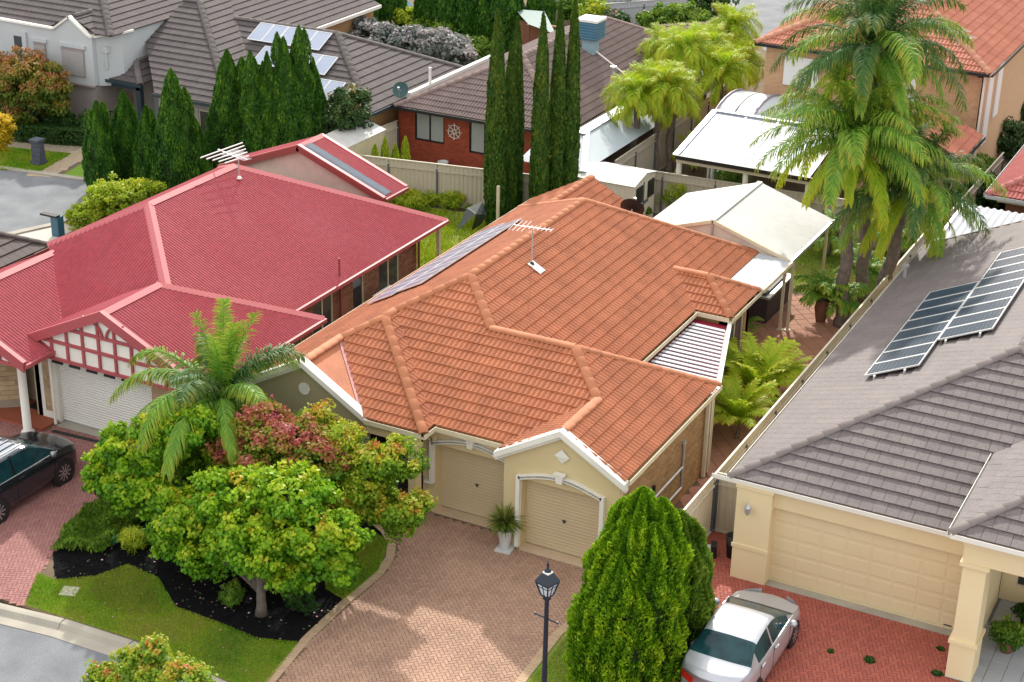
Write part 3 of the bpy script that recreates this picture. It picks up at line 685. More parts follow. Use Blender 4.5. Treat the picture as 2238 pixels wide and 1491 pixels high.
rf.face([[(8.85, 24.7, E0), (10.02, 24.7, E0), W2, W1]], (0, -1))
rf.face([[(10.02, 24.7, E0), (10.02, 27.3, E0), W2]], (1, 0)); rf.face([[(10.02, 27.3, E0), (8.85, 27.3, E0), W1, W2]], (0, 1))
rf.face([[(11.44, 13.4, E0), (11.44, 15.565, E0), J_, (9.665, 13.4, 3.81)], [(11.44, 15.565, E0), (11.44, 19.97, E0), Q_, J_]], (1, 0), (11.44, 13.4, E0))
rf.face([[(7.89, 13.79, E0), (7.89, 13.4, E0), (9.665, 13.4, 3.81), J_]], (-1, 0))
rf.face([[Q_, P_, (8.85, 19.97, E0), (11.44, 19.97, E0)]], (0, 1))
for A, B in ((R1, R2), (a_, (1.8, 13.5, zl(1.8))), (a_, b_), (b_, c_), (c_, R1), ((5.72, 13.2, E0+.02), b_), (P_, R1), (P_, Q_), (Q_, J_), (J_, (9.665, 13.5, 3.81)), ((11.44, 19.97, E0), Q_), ((10.02, 24.7, E0), W2), ((10.02, 27.3, E0), W2), (W1, W2), ((8.85, 30.5, E0), R2), ((-.28, 30.5, E0), R2), ((2, 28.3, zl(2)), (2, 31.6, zl(2)))):
    rf.ridge(A, B, .13)
rf.valley((3.88, 13.23, E0), a_); rf.valley((5.68, 13.79, E0), c_); rf.valley((8.85, 24.7, E0), W1, .05); rf.valley((7.89, 13.79, E0), J_, .04)
for A, B, o in (((-.28, 13.6, E0), (-.28, 31.6, E0), (-1, 0)), ((3.9, 13.23, E0), (5.68, 13.23, E0), (0, -1)), ((5.68, 13.11, E0), (5.68, 13.79, E0), (1, 0)), ((5.8, 13.79, E0), (7.8, 13.79, E0), (0, -1)), ((11.44, 13.5, E0), (11.44, 19.97, E0), (1, 0)), ((8.85, 19.97, E0), (8.85, 24.7, E0), (1, 0)), ((8.85, 24.7, E0), (10.02, 24.7, E0), (0, -1)), ((10.02, 24.6, E0), (10.02, 27.3, E0), (1, 0)), ((8.85, 27.3, E0), (8.85, 30.5, E0), (1, 0)), ((-.28, 30.5, E0), (8.85, 30.5, E0), (0, 1))):
    rf.gutter(A, B, o)
rf.done()
# garage wall left, right, portico and walls
Z1 = 2.74
wall(H, (5.2, 14.05), (7.98, 14.05), 0, Z1, m_cream, [(.38, 2.65, .0, 2.15)], depth=.42)
wall(H, (7.98, 13.5), (11.3, 13.5), 0, 2.62, m_cream, [(.53, 2.80, .0, 2.14)], depth=.36)
gw = MB()
V = [(8.0, 2.62), (11.28, 2.62), (11.28, 2.72), (9.66, 3.62), (8.0, 2.75)]
gw.add([(x, 13.5, z) for x, z in V]+[(x, 13.7, z) for x, z in V], [list(range(5)), list(range(9, 4, -1))]+[[i, (i+1) % 5, 5+(i+1) % 5, 5+i][::-1] for i in range(5)]); gw.build('gable', m_cream, H)
wall(H, (7.995, 14.04), (7.995, 13.73), 0, Z1, m_cream, name='wall')
wall(H, (5.205, 15.4), (5.205, 14.28), 0, Z1, m_cream, name='wall')
for x0, y, z in ((5.58, 14.42, 2.15), (8.51, 13.82, 2.14)):
    g = MB(); n = 22; V = []; F = []
    for i in range(n):
        za, zb = .03+i*(z-.03)/n, .03+(i+1)*(z-.03)/n
        V += [(x0-.02, y, za+.012), (x0+2.32, y, za+.012), (x0-.02, y-.007, zb-.02), (x0+2.32, y-.007, zb-.02), (x0-.02, y, zb), (x0+2.32, y, zb)]
        k = i*6; F += [[k, k+1, k+3, k+2], [k+2, k+3, k+5, k+4]]
        if i: F.append([k-2, k-1, k+1, k])
    g.add(V, F); gd = g.build('garage_door', m_tandoor, H)
    hb = MB(); hb.box((x0+1.12, y-.03, 1.02), (.10, .03, .03)); hb.box((x0+1.12, y-.02, .99), (.03, .03, .08)); hb.build('handle', m_darkmetal, gd)
    sb = MB(); sb.bx(x0, x0+2.27, y-.40, y-.01, .004, .035); sb.build('threshold', mat('peach threshold', (.62, .47, .33), .8), H)
    # white arched surround
    tr = MB(); yy = (13.99 if y > 14 else 13.44); xl, xr = x0-.07, x0+2.34; zt = z+.10
    beam(tr, (xl, yy, .1), (xl, yy, zt), .11, .12, -.06)
    if y > 14:
        tr = MB(); beam(tr, (xl, yy, .95), (xl, yy, zt), .11, .12, -.06); beam(tr, (xl-.22, yy, 1.0), (xl, yy, 1.0), .11, .07); xr = x0+2.36
    else: beam(tr, (xr, yy, .1), (xr, yy, zt), .11, .12, -.06)
    pts = [(xl+(xr-xl)*i/16, yy, zt+.26*math.sin(math.pi*i/16)) for i in range(17)]
    for p, q in zip(pts, pts[1:]): beam(tr, p, q, .12, .11); beam(tr, (p[0], p[1]-.03, p[2]-.03), (q[0], q[1]-.03, q[2]-.03), .06, .05)
    tr.build('arch_trim', m_whitetrim, H)
    ks = MB(); cx = (xl+xr)/2; ks.add([(cx-.08, yy-.1, zt+.10), (cx+.08, yy-.1, zt+.10), (cx+.12, yy-.1, zt+.34), (cx-.12, yy-.1, zt+.34), (cx-.08, yy+.02, zt+.10), (cx+.08, yy+.02, zt+.10), (cx+.12, yy+.02, zt+.34), (cx-.12, yy+.02, zt+.34)], [[0, 1, 2, 3], [3, 2, 6, 7], [0, 3, 7, 4], [1, 5, 6, 2], [0, 4, 5, 1]])
    ks.box((cx, yy-.05, zt+.36), (.32, .14, .05)); ks.build('keystone', m_whitetrim, H)
dm = MB(); dm.add([(9.66, 13.44, 3.30), (9.44, 13.46, 3.09), (9.66, 13.46, 2.88), (9.88, 13.46, 3.09), (9.66, 13.41, 3.09)], [[0, 1, 4], [1, 2, 4], [2, 3, 4], [3, 0, 4]]); dm.build('diamond_vent', m_whitetrim, H)
def rake(A, B, y0=13.26, y1=13.54, h=.17):
    mb = MB()
    for yy0, yy1, dz, hh in ((y0, y1, .09, h), (y0+.10, y1, -.09, .10)):
        d = Vector(B)-Vector(A); q = []
        for p in (A, B):
            q += [(p[0], yy0, p[2]+dz-hh), (p[0], yy1, p[2]+dz-hh), (p[0], yy1, p[2]+dz), (p[0], yy0, p[2]+dz)]
        mb.add(q, [[0, 1, 2, 3], [7, 6, 5, 4], [0, 4, 5, 1], [1, 5, 6, 2], [2, 6, 7, 3], [3, 7, 4, 0]])
    mb.build('verge_trim', m_whitetrim, H)
rake((7.78, 0, 2.74), (9.66, 0, 3.82)); rake((9.66, 0, 3.82), (11.5, 0, 2.76))
rake((-.4, 0, 2.84), (1.8, 0, 4.02), 13.2, 13.5); rake((1.8, 0, 4.02), (3.98, 0, 2.72), 13.2, 13.5)
gw = MB(); V = [(0, 0), (3.75, 0), (3.75, 2.75), (1.8, 3.85), (0, 2.85)]
gw.add([(x, 13.48, z) for x, z in V]+[(x, 13.7, z) for x, z in V], [list(range(5)), list(range(9, 4, -1))]+[[i, (i+1) % 5, 5+(i+1) % 5, 5+i][::-1] for i in range(5)]); gw.build('gable', mat('painted shade khaki render', (.42, .36, .22), .85, (.38, .32, .19), 1, .5), H)  # darker than the cream walls: shade put into this gable's colour
wf = MB(); wf.bx(1.25, 2.9, 13.40, 13.47, .8, 1.95); f_ = wf.build('window', m_whitetrim, H); wp = MB(); wp.bx(1.33, 2.82, 13.385, 13.395, .88, 1.87); wp.build('pane', m_glass, f_)
wt = MB(); pts = [(1.1+1.95*i/12, 13.42, 2.0+.18*math.sin(math.pi*i/12)) for i in range(13)]
for p, q in zip(pts, pts[1:]): beam(wt, p, q, .14, .10)
wt.build('arch_trim', m_whitetrim, H)
rv = MB(); rv.lathe((0, 0, 0), [(.18, 0), (.18, .05)], 20); 
for i, v in enumerate(rv.V): rv.V[i] = (1.78+v[0], 13.47-v[2], 3.15+v[1])
rv.build('round_vent', m_whitetrim, H)
# portico: beam, post, dark recess with a gated door
pb = MB(); pb.bx(3.9, 5.5, 13.25, 13.45, 2.42, 2.72); pb.bx(5.22, 5.48, 13.22, 13.48, 0, 2.42); pb.bx(5.18, 5.52, 13.18, 13.52, 2.30, 2.42); pb.build('portico', m_cream, H)
wall(H, (3.75, 15.4), (5.45, 15.4), 0, Z1, m_cream, [(.45, 1.45, 0, 2.1)], depth=.1)
dd = MB(); dd.bx(4.2, 5.2, 15.42, 15.48, 0, 2.1); dr = dd.build('door', m_black, H)
dg = MB()
for x in (4.0, 4.13, 4.75, 5.15): dg.bx(x-.015, x+.015, 13.5, 13.53, .1, 2.3)
for z in (.3, .9, 1.35, 1.8, 2.2): dg.bx(4.0, 5.15, 13.5, 13.53, z-.015, z+.015)
dg.build('security_screen', m_darkmetal, H)
cb = MB(); cb.box((5.62, 13.93, 2.50), (.12, .16, .34)); cb.box((5.5, 13.93, 2.36), (.22, .16, .08)); cb.build('corbel', m_cream, H)
# right-hand side wall in tan brick, rear walls
wall(H, (11.22, 13.73), (11.22, 19.75), 0, 2.73, m_mortar, name='wall')
bricks(H, (11.22, 13.74), (11.22, 19.75), .02, 2.70, m_tanbrick, name='brick')
wall(H, (11.22, 19.75), (8.6, 19.75), 0, 2.73, m_tanbrick)
wall(H, (8.6, 19.75), (8.6, 24.9), 0, 2.73, m_tanbrick, [(.8, 2.6, .3, 2.1)])
wall(H, (8.6, 24.92), (9.8, 24.92), 0, 2.73, m_tanbrick)
wall(H, (9.8, 24.92), (9.8, 27.1), 0, 2.73, m_tanbrick, [(.25, 1.75, .55, 2.25)])
window(H, (9.8, 24.92), (9.8, 27.1), .25, 1.75, .55, 2.25, m_creamtrim, m_glass, 1)
wall(H, (9.8, 27.1), (8.6, 27.1), 0, 2.73, m_tanbrick); wall(H, (8.6, 27.1), (8.6, 30.2), 0, 2.73, m_tanbrick)
wall(H, (8.6, 30.2), (0, 30.2), 0, 2.73, m_tanbrick); wall(H, (0, 31.3), (0, 13.6), 0, 2.73, m_tanbrick)
# tall window on the slanted glazed side beneath the slatted roof
pp = MB()
for y in (19.93,): beam(pp, (11.30, y, 2.6), (11.30, y, .05), .09, .09)
beam(pp, (11.33, 19.62, 2.66), (11.33, 19.62, .05), .09, .09); pp.build('downpipe', m_creamtrim, H)
pv = MB(); pv.tube([(11.27, 17.99, .45), (11.27, 17.99, 1.85)], .035, 8); pv.tube([(11.27, 17.95, 1.85), (11.27, 17.95, 1.95)], .07, 8); pv.build('vent_pipe', m_galv, H)
for z in (.45, 1.1): 
    p2 = MB(); p2.tube([(11.27, 15.2, z), (11.27, 17.97, z)], .03, 8); p2.build('water_pipe', m_whitepaint, H)
ws = MB(); ws.tube([(11.26, 15.9, 1.35), (11.26, 15.9, 1.5)], .06, 8); ws.build('wall_lamp', m_black, H)
# slatted white roof with the dark red pan between the wings
cf = thing('pergola_roof', 'white slatted roof over a dark red pan between two orange tiled wings', 'pergola roof', (10, 22.3, 2.6))
xr_ = lambda y: 11.44+(y-19.97)*(10.02-11.44)/(24.7-19.97)
mb = MB(); mb.prism([(8.9, 19.98), (11.36, 19.98), (9.98, 24.62), (8.9, 24.62)], 2.56, 2.60); mb.build('pan', mat('deep red pan', (.25, .01, .03), .5), cf)
ns = 16
for i in range(ns):
    y = 20.1+i*.265
    s = MB(); s.add([(8.98, y, 2.655), (xr_(y)-.12, y, 2.635), (xr_(y+.14)-.12, y+.14, 2.635), (8.98, y+.14, 2.655)]+[(8.98, y, 2.625), (xr_(y)-.12, y, 2.605), (xr_(y+.14)-.12, y+.14, 2.605), (8.98, y+.14, 2.625)], [[0, 1, 2, 3], [0, 4, 5, 1], [1, 5, 6, 2], [2, 6, 7, 3], [3, 7, 4, 0]])
    s.build('slat', m_whiteroof, cf)
s = MB(); beam(s, (11.42, 20.0, 2.72), (10.04, 24.62, 2.72), .12, .14); s.build('gutter', m_whitepaint, cf)
for q in ((11.2, 20.3), (10.35, 23.1)): s = MB(); s.bx(q[0]-.04, q[0]+.04, q[1]-.04, q[1]+.04, 0, 2.58); s.build('post', m_creamtrim, cf)

# solar panels on the left slope
def solar(label, planez, x0, x1, rows, y0, pw, ph, n, cell, group=None, name='solar_panel', dots=False, horiz=True, frame=m_alu, skip=(), lab2=None):
    """rows of framed panels on a slope that rises with +x; each panel a part"""
    pass
def panel_on(parent, O, U, Vv, w_, h_, cell, lift=.10, dots=False, frame=m_alu, legs=False):
    """one framed photovoltaic panel: corner O, unit vectors U (across) and Vv (up the slope)"""
    O, U, Vv = Vector(O), Vector(U).normalized(), Vector(Vv).normalized(); N = U.cross(Vv).normalized()
    if N.z < 0: N = -N
    O = O+N*lift; f = .03
    fb = MB()
    def slab(u0, u1, v0, v1, n0, n1, mb):
        q = [O+U*u+Vv*v+N*n for n in (n0, n1) for u, v in ((u0, v0), (u1, v0), (u1, v1), (u0, v1))]
        mb.add(q, [[3, 2, 1, 0], [4, 5, 6, 7], [0, 1, 5, 4], [1, 2, 6, 5], [2, 3, 7, 6], [3, 0, 4, 7]], .5)
    slab(0, w_, 0, f, 0, .04, fb); slab(0, w_, h_-f, h_, 0, .04, fb); slab(0, f, f, h_-f, 0, .04, fb); slab(w_-f, w_, f, h_-f, 0, .04, fb)
    po = fb.build('panel', frame, parent)
    g = MB(); slab(f, w_-f, f, h_-f, .004, .030, g); g.build('cells', cell, po)
    if dots:
        d = MB(); nu, nv = max(2, round(w_/.13)), max(2, round(h_/.13))
        for i in range(1, nu):
            for j in range(1, nv):
                c = O+U*(w_*i/nu)+Vv*(h_*j/nv)+N*.0335; s_ = .012
                d.add([c-U*s_, c-Vv*s_, c+U*s_, c+Vv*s_], [[0, 1, 2, 3]])
        stuff(d.build('cell_mark', m_alu, po))
    return po
sa = thing('solar_array', 'pale lilac solar panels in two long rows on the left slope of the orange roof', 'solar panels', (1.8, 22, 3.5))
sn = Vector((1, 0, T)).normalized()
for r in range(2):
    for i in range(9 if r else 10):
        o = (.35+r*.98*sn.x*1.02, 19.1+i*.74+r*.25, 0); panel_on(sa, (o[0], o[1], zl(o[0])), (0, 1, 0), sn, .72, 1.0, m_pvlilac, .12)
# television aerial and its flashing plate
def yagi(root, base, h, L, ang, n=12, el=.5, mt=m_galv, tilt=0):
    b = Vector(base); m1 = MB(); m1.tube([b, b+V3(0, 0, h)], .022, 8); m1.build('mast', m_galv, root)
    d = V3(math.cos(ang), math.sin(ang), tilt); s_ = V3(-math.sin(ang), math.cos(ang), 0); c = b+V3(0, 0, h)
    m2 = MB(); m2.tube([c-d*L/2, c+d*L/2], .010, 6)
    m2.build('boom', m_alu, root)
    for i in range(n):
        m3 = MB(); q = c+d*(-L/2+L*i/(n-1)); e = el*(1.25 if i < n*.35 else .5); m3.tube([q-s_*e, q+s_*e], .010, 5, True); m3.build('element', m_alu, root)
an = thing('tv_aerial', 'thin silver television aerial on a mast with a metal plate on the orange roof', 'aerial', (5.6, 21.3, 4.6))
ab = onplane(1162, 580, 8.85, E0+.05, T)
yagi(an, ab, 1.2, 1.2, math.radians(8), 10, .38)
pl_ = MB(); q = Vector(ab); ux = V3(1, 0, -T).normalized(); uy = V3(0, 1, 0); nn = ux.cross(uy); c0 = q+ux*.15+nn*.06
for k in (-1, 0, 1): 
    cc = c0+uy*(.12*k); pl_.add([cc-ux*.25-uy*.05, cc+ux*.25-uy*.05, cc+ux*.25+uy*.05, cc-ux*.25+uy*.05], [[0, 1, 2, 3]])
pl_.build('flashing_plate', m_whitepaint, an)
mb = MB(); mb.lathe((q.x, q.y, q.z), [(.09, 0), (.05, .12)], 10); mb.build('rubber_boot', m_black, an)
# satellite dish behind the ridge
def dish(label, pos, R, az, el, mt, mast=.5):
    t = thing('satellite_dish', label, 'satellite dish', tuple(pos)); mb = MB(); n = 24; V = []; F = []
    d = V3(math.cos(az)*math.cos(el), math.sin(az)*math.cos(el), math.sin(el)); x = d.cross(V3(0, 0, 1)).normalized(); y = x.cross(d)
    c = Vector(pos)+V3(0, 0, mast)
    for i, r in enumerate((0.001, .35, .7, 1)):
        for k in range(n):
            a = 2*math.pi*k/n; V.append(c+(x*math.cos(a)+y*math.sin(a))*R*r+d*(r*r*.18*R))
    for i in range(3):
        for k in range(n): F.append([i*n+k, i*n+(k+1) % n, (i+1)*n+(k+1) % n, (i+1)*n+k])
    V2 = [v-d*.02 for v in V]; m_ = len(V); mb.add(V+V2, F+[[q+m_ for q in f][::-1] for f in F]); mb.build('reflector', mt, t, True)
    m2 = MB(); m2.tube([Vector(pos), c], .025, 8); m2.build('mast', m_galv, t)
    m3 = MB(); m3.tube([c-y*R*.9+d*.1*R, c+d*R*1.1], .012, 6); m3.box(tuple(c+d*R*1.1), (.08, .08, .1)); m3.build('receiver_arm', m_galv, t)
    return t
dish('dark satellite dish behind the ridge of the orange roof', at(1380, 478, z=3.9), .42, math.radians(100), .5, m_black, .35)

# ------------------------------------------------------------------ right-hand house, grey tiles
ER, TR = 2.85, .46
RH = thing('brick_house', 'cream rendered house with grey shingle-like roof and wide cream garage door', 'house', (17, 20, 0))
rr = Roof(RH, m_greytile, m_greycap, 'flat', .33, .38)
zr = lambda x: ER+TR*(x-13.65)
AP = (19.4, 20.77, ER+TR*5.75)
rr.face([[(13.65, 15.02, ER), (13.65, 34.2, ER), (19.4, 34.2, AP[2]), AP]], (-1, 0), (13.65, 15.02, ER))
rr.face([[(13.65, 15.02, ER), (19.65, 15.02, ER), (19.65, 17.41, ER+TR*2.39), AP], [(19.65, 17.41, ER+TR*2.39), (21.2, 18.97, ER+TR*3.95), AP]], (0, -1), (19.65, 15.02, ER))
rr.face([[AP, (19.4, 34.2, AP[2]), (25.15, 34.2, ER), (25.15, 15.02, ER)]], (1, 0))
EP = 3.95
rr.face([[(19.65, 13.05, EP), (19.65, 17.41, EP), (21.2, 18.97, EP+.713), (22.15, 18.97, EP+TR*2.5), (22.15, 15.55, EP+TR*2.5)]], (-1, 0), (19.65, 13.05, EP))
rr.face([[(19.65, 13.05, EP), (24.65, 13.05, EP), (22.15, 15.55, EP+TR*2.5)]], (0, -1), (19.65, 13.05, EP))
rr.face([[(24.65, 13.05, EP), (24.65, 18.97, EP), (22.15, 18.97, EP+TR*2.5), (22.15, 15.55, EP+TR*2.5)]], (1, 0))
for A, B in (((13.65, 15.02, ER), AP), (AP, (19.4, 34.2, AP[2])), ((22.6, 17.57, ER+TR*2.55), AP), ((19.65, 13.05, EP), (22.15, 15.55, EP+TR*2.5)), ((24.65, 13.05, EP), (22.15, 15.55, EP+TR*2.5)), ((22.15, 15.55, EP+TR*2.5), (22.15, 18.97, EP+TR*2.5))): rr.ridge(A, B, .115, .45)
for y0 in (34.2,): 
    k = MB(); beam(k, (13.65, y0+.04, ER+.05), (19.4, y0+.04, AP[2]+.05), .10, .10); k.build('verge_tile', m_greycap, RH)
for A, B, o in (((13.65, 15.02, ER), (13.65, 34.2, ER), (-1, 0)), ((13.2, 15.02, ER), (19.7, 15.02, ER), (0, -1)), ((19.65, 13.05, EP), (19.65, 17.41, EP), (-1, 0)), ((19.65, 13.05, EP), (24.65, 13.05, EP), (0, -1))): rr.gutter(A, B, o, .09, .10)
rr.done(gutmat=m_whitetrim)
wall(RH, (14.8, 15.14), (19.95, 15.14), 2.22, 2.77, m_cream2, name='wall')
wall(RH, (13.9, 14.95), (14.84, 14.95), 0, 2.77, m_cream2, thick=.5, name='pillar')
b_ = MB(); b_.bx(13.87, 14.87, 14.92, 14.95, .93, 1.03); b_.bx(13.87, 14.87, 14.925, 14.95, 2.66, 2.77); b_.build('moulding', m_cream2, RH)
gd = MB(); gd.bx(14.8, 19.9, 15.26, 15.34, .03, 2.22); gdo = gd.build('garage_door', m_creampanel, RH)
for r in range(5):
    for c in range(8):
        p = MB(); x0 = 14.8+.04+c*.6375; z0 = .05+r*.434
        b2 = .02; q = [(x0+.03, 15.257, z0+.04), (x0+.61, 15.257, z0+.04), (x0+.61, 15.257, z0+.39), (x0+.03, 15.257, z0+.39)]
        q2 = [(x0+.03+b2, 15.250, z0+.04+b2), (x0+.61-b2, 15.250, z0+.04+b2), (x0+.61-b2, 15.250, z0+.39-b2), (x0+.03+b2, 15.250, z0+.39-b2)]
        p.add(q+q2, [[4, 5, 6, 7], [0, 1, 5, 4], [1, 2, 6, 5], [2, 3, 7, 6], [3, 0, 4, 7]], .5); p.build('door_panel', m_creampanel, gdo)
for z in (.47, .905, 1.34, 1.775): pass
h = MB(); h.bx(19.4, 19.6, 15.225, 15.25, .13, .15); h.build('handle', m_darkmetal, gdo)
wall(RH, (13.92, 34.0), (13.92, 15.46), 0, 2.77, m_cream2)
# porch pillar, beams and entrance
pm = MB(); pm.bx(19.95, 20.55, 13.25, 14.05, 0, .98); pm.bx(19.98, 20.52, 13.28, 14.02, .98, 3.15); pm.build('porch_pillar', m_cream2, RH)
pm = MB(); pm.bx(19.91, 20.59, 13.21, 14.09, .98, 1.07); pm.bx(19.91, 20.59, 13.21, 14.09, 3.08, 3.18); pm.build('moulding', m_cream2, RH)
pm = MB(); pm.bx(19.95, 24.4, 13.25, 13.75, 3.18, 3.86); pm.bx(19.95, 20.45, 13.75, 17.6, 3.18, 3.86); pm.bx(19.93, 24.4, 13.22, 13.25, 3.62, 3.70); pm.build('beam', m_cream2, RH)
wall(RH, (19.97, 15.14), (19.97, 17.3), 0, 3.2, m_cream2, name='wall')
mb = MB(); mb.bx(20.0, 20.3, 14.1, 17.2, 0, 3.2); mb.build('wall', m_cream2, RH)
wall(RH, (20.3, 17.3), (25, 17.3), 0, 3.9, m_cream2, [(.35, .75, .5, 2.3)], name='wall')
window(RH, (20.3, 17.3), (25, 17.3), .35, .75, .5, 2.3, m_creamtrim, m_glass, 0)
wl = MB(); wl.lathe((14.27, 14.80, 2.12), [(.02, -.12), (.05, -.08), (.075, -.05), (.085, .1), (.05, .16), (.015, .24)], 8); wl.box((14.27, 14.88, 2.14), (.05, .12, .05)); wlo = tag(wl.build('wall_lantern', m_galv), 'grey metal wall lantern on the cream garage pillar', 'lantern')
# side wall between
sn2 = Vector((1, 0, TR)).normalized()
sb = thing('solar_array', 'dark solar panels dotted white on the grey roof at the right edge', 'solar panels', (17, 25, 4.2))
for i in range(8):
    panel_on(sb, (15.48, 20.55+i*.87, zr(15.48)), (0, 1, 0), sn2, .85, 1.58, m_pvdark, .13, dots=True)
for i in range(9):
    panel_on(sb, (15.48+1.60*sn2.x, 22.45+i*.87, zr(15.48)+1.60*sn2.z), (0, 1, 0), sn2, .85, 1.58, m_pvdark, .13, dots=True)
for x, y in ((15.7, 20.5), (16.5, 20.5), (17.1, 22.4), (18.0, 22.4)):
    k = MB(); k.box((x, y, zr(x)+.08), (.05, .1, .12)); k.build('bracket', m_alu, sb)
for i in range(6): pass
vv = MB(); q = at(1977, 605, z=3.3); vv.tube([q, q+V3(0, 0, .35)], .06, 8); vv.tube([q+V3(0, 0, .35), q+V3(0, 0, .42)], .11, 8); tag(vv.build('roof_vent', m_galv), 'small pale vent pipe on the grey roof near the fence', 'vent')

# ------------------------------------------------------------------ the red-roofed house
TK = .466
K = thing('brick_house', 'brick house with the red corrugated steel roof and half-timbered gable', 'house', (-5, 20, 0))
def steel(polys, down, parent=K, mt=m_redmetal, name='roof', pitch=.11, amp=.024, lift=0):
    mb = MB()
    for p in polys: corrugated(mb, p, down, pitch, amp, 6, lift)
    return mb.build(name, mt, parent, True)
A1, A2 = (-7.8, 18.9, 5.163), (-7.8, 23.5, 5.163)
steel([[(-2.3, 13.4, 2.6), (-2.3, 28.6, 2.6), A2, A1]], (1, 0))
steel([[(-2.3, 13.4, 2.6), (-7.2, 13.4, 2.6), (-10.05, 16.65, 4.114), A1]], (0, -1), lift=.01)
steel([[(-10.05, 16.65, 4.114), (-10.05, 25.6, 4.114), A2, A1]], (-1, 0)); steel([[(-2.3, 28.6, 2.6), (-10.05, 28.6, 2.6), (-10.05, 25.6, 4.0), A2]], (0, 1)); wall(K, (-10.0, 25.3), (-10.0, 16.7), 0, 3.9, m_brick)
steel([[(-1.16, 12.8, 2.6), (-1.16, 18.9, 2.6), (-4.7, 15.4, 4.25), (-4.7, 12.8, 4.25)]], (1, 0))
steel([[(-1.16, 18.9, 2.6), (-8.2, 18.9, 2.6), (-4.7, 15.4, 4.25)]], (0, 1)); steel([[(-8.24, 12.8, 2.6), (-8.24, 16, 2.6), (-4.7, 15.4, 4.25), (-4.7, 12.8, 4.25)]], (-1, 0))
steel([[(-6.75, 11.7, 2.6), (-6.75, 16, 2.6), (-9.7, 16.6, 3.975), (-9.7, 11.7, 3.975)]], (1, 0)); steel([[(-12.65, 11.7, 2.6), (-12.65, 16.6, 2.6), (-9.7, 16.6, 3.975), (-9.7, 11.7, 3.975)]], (-1, 0))
def cap(A, B, parent=K, mt=m_redmetal, r=.10, name='ridge_cap', lift=.03):
    mb = MB(); A, B = Vector(A)+V3(0, 0, lift), Vector(B)+V3(0, 0, lift); d = (B-A).normalized(); x = d.cross(V3(0, 0, 1)).normalized(); z = x.cross(d)
    q = [x*-r*1.8-z*.07, x*-r*.6, z*.035, x*r*.6, x*r*1.8-z*.07]
    mb.add([A+p for p in q]+[B+p for p in q], [[i, i+1, 6+i-0 if False else 5+i+1, 5+i] for i in range(4)]); return mb.build(name, mt, parent)
m_redcap = mat('red ridge capping', (.48, .12, .13), .45, (.42, .09, .10), 1, .5)
for A, B in ((A1, A2), (A1, (-5.0, 16.1, 3.86)), (A1, (-10.1, 16.6, 4.08)), (A2, (-2.3, 28.6, 2.6)), (A2, (-10.05, 25.6, 4.1)), ((-4.7, 12.8, 4.25), (-4.7, 15.4, 4.25)), ((-4.7, 15.4, 4.25), (-1.16, 18.9, 2.6)), ((-9.7, 11.7, 3.975), (-9.7, 16.6, 3.975))): cap(A, B, K, m_redcap)
cap((-9.72, 16.55, 3.95), (-7.27, 13.9, 2.82), K, m_redcap, .06, 'valley_gutter', .02)
def edge(A, B, out, parent=K, mt=m_redtrim, w=.10, h=.12, name='gutter'):
    mb = MB(); o = Vector((out[0], out[1], 0))*w*.5; beam(mb, Vector(A)+o, Vector(B)+o, w, h); return mb.build(name, mt, parent)
edge((-2.3, 18.7, 2.6), (-2.3, 28.6, 2.6), (1, 0)); edge((-1.16, 12.8, 2.6), (-1.16, 18.9, 2.6), (1, 0)); edge((-2.3, 28.6, 2.6), (-10.0, 28.6, 2.6), (0, 1)); edge((-6.75, 11.7, 2.6), (-6.75, 13.0, 2.6), (1, 0))
# half-timbered gable over the garage
def barge(A, B, y, mt=m_redtrim):
    mb = MB(); A, B = Vector(A), Vector(B)
    q = []
    for p in (A, B): q += [(p.x, y-.05, p.z-.24), (p.x, y+.02, p.z-.24), (p.x, y+.02, p.z+.04), (p.x, y-.05, p.z+.04)]
    mb.add(q, [[0, 1, 2, 3], [7, 6, 5, 4], [0, 4, 5, 1], [1, 5, 6, 2], [2, 6, 7, 3], [3, 7, 4, 0]])
    beam(mb, (A.x, y+.05, A.z+.07), (B.x, y+.05, B.z+.07), .16, .04); mb.build('barge_board', mt, K)
barge((-7.95, 0, 2.73), (-4.7, 0, 4.25), 12.78); barge((-4.7, 0, 4.25), (-1.16, 0, 2.6), 12.78)
barge((-9.7, 0, 3.975), (-6.75, 0, 2.6), 11.68); barge((-12.65, 0, 2.6), (-9.7, 0, 3.975), 11.68)
def gable(x0, x1, xm, za, zt, y, mt, drop=.1):
    mb = MB(); V = [(x0, y, za), (x1, y, za), (xm, y, zt)]; mb.add(V+[(a, b+.12, c) for a, b, c in V], [[0, 1, 2], [5, 4, 3], [0, 3, 4, 1], [1, 4, 5, 2], [2, 5, 3, 0]]); return mb.build('gable', mt, K)
mb = MB(); V = [(-7.3, 12.9, 2.3), (-1.7, 12.9, 2.3), (-1.7, 12.9, 2.72), (-4.7, 12.9, 4.1), (-7.3, 12.9, 2.9)]
mb.add(V+[(a, b+.12, c) for a, b, c in V], [list(range(5)), list(range(9, 4, -1)), [0, 5, 6, 1]]); mb.build('gable', m_whitetrim, K)
for z, a, b in ((2.36, -7.3, -1.7), (2.92, -7.2, -2.1), (3.42, -6.1, -3.2)):
    t = MB(); t.bx(a, b, 12.83, 12.9, z-.045, z+.045); t.build('timber', m_redtrim, K)
for i, x in enumerate((-6.75, -6.15, -5.55, -4.95, -4.35, -3.75, -3.15, -2.55)):
    zt = 4.25-.466*abs(x+4.7)-.2; t = MB(); t.bx(x-.04, x+.04, 12.835, 12.9, 2.4, zt); t.build('timber', m_redtrim, K)
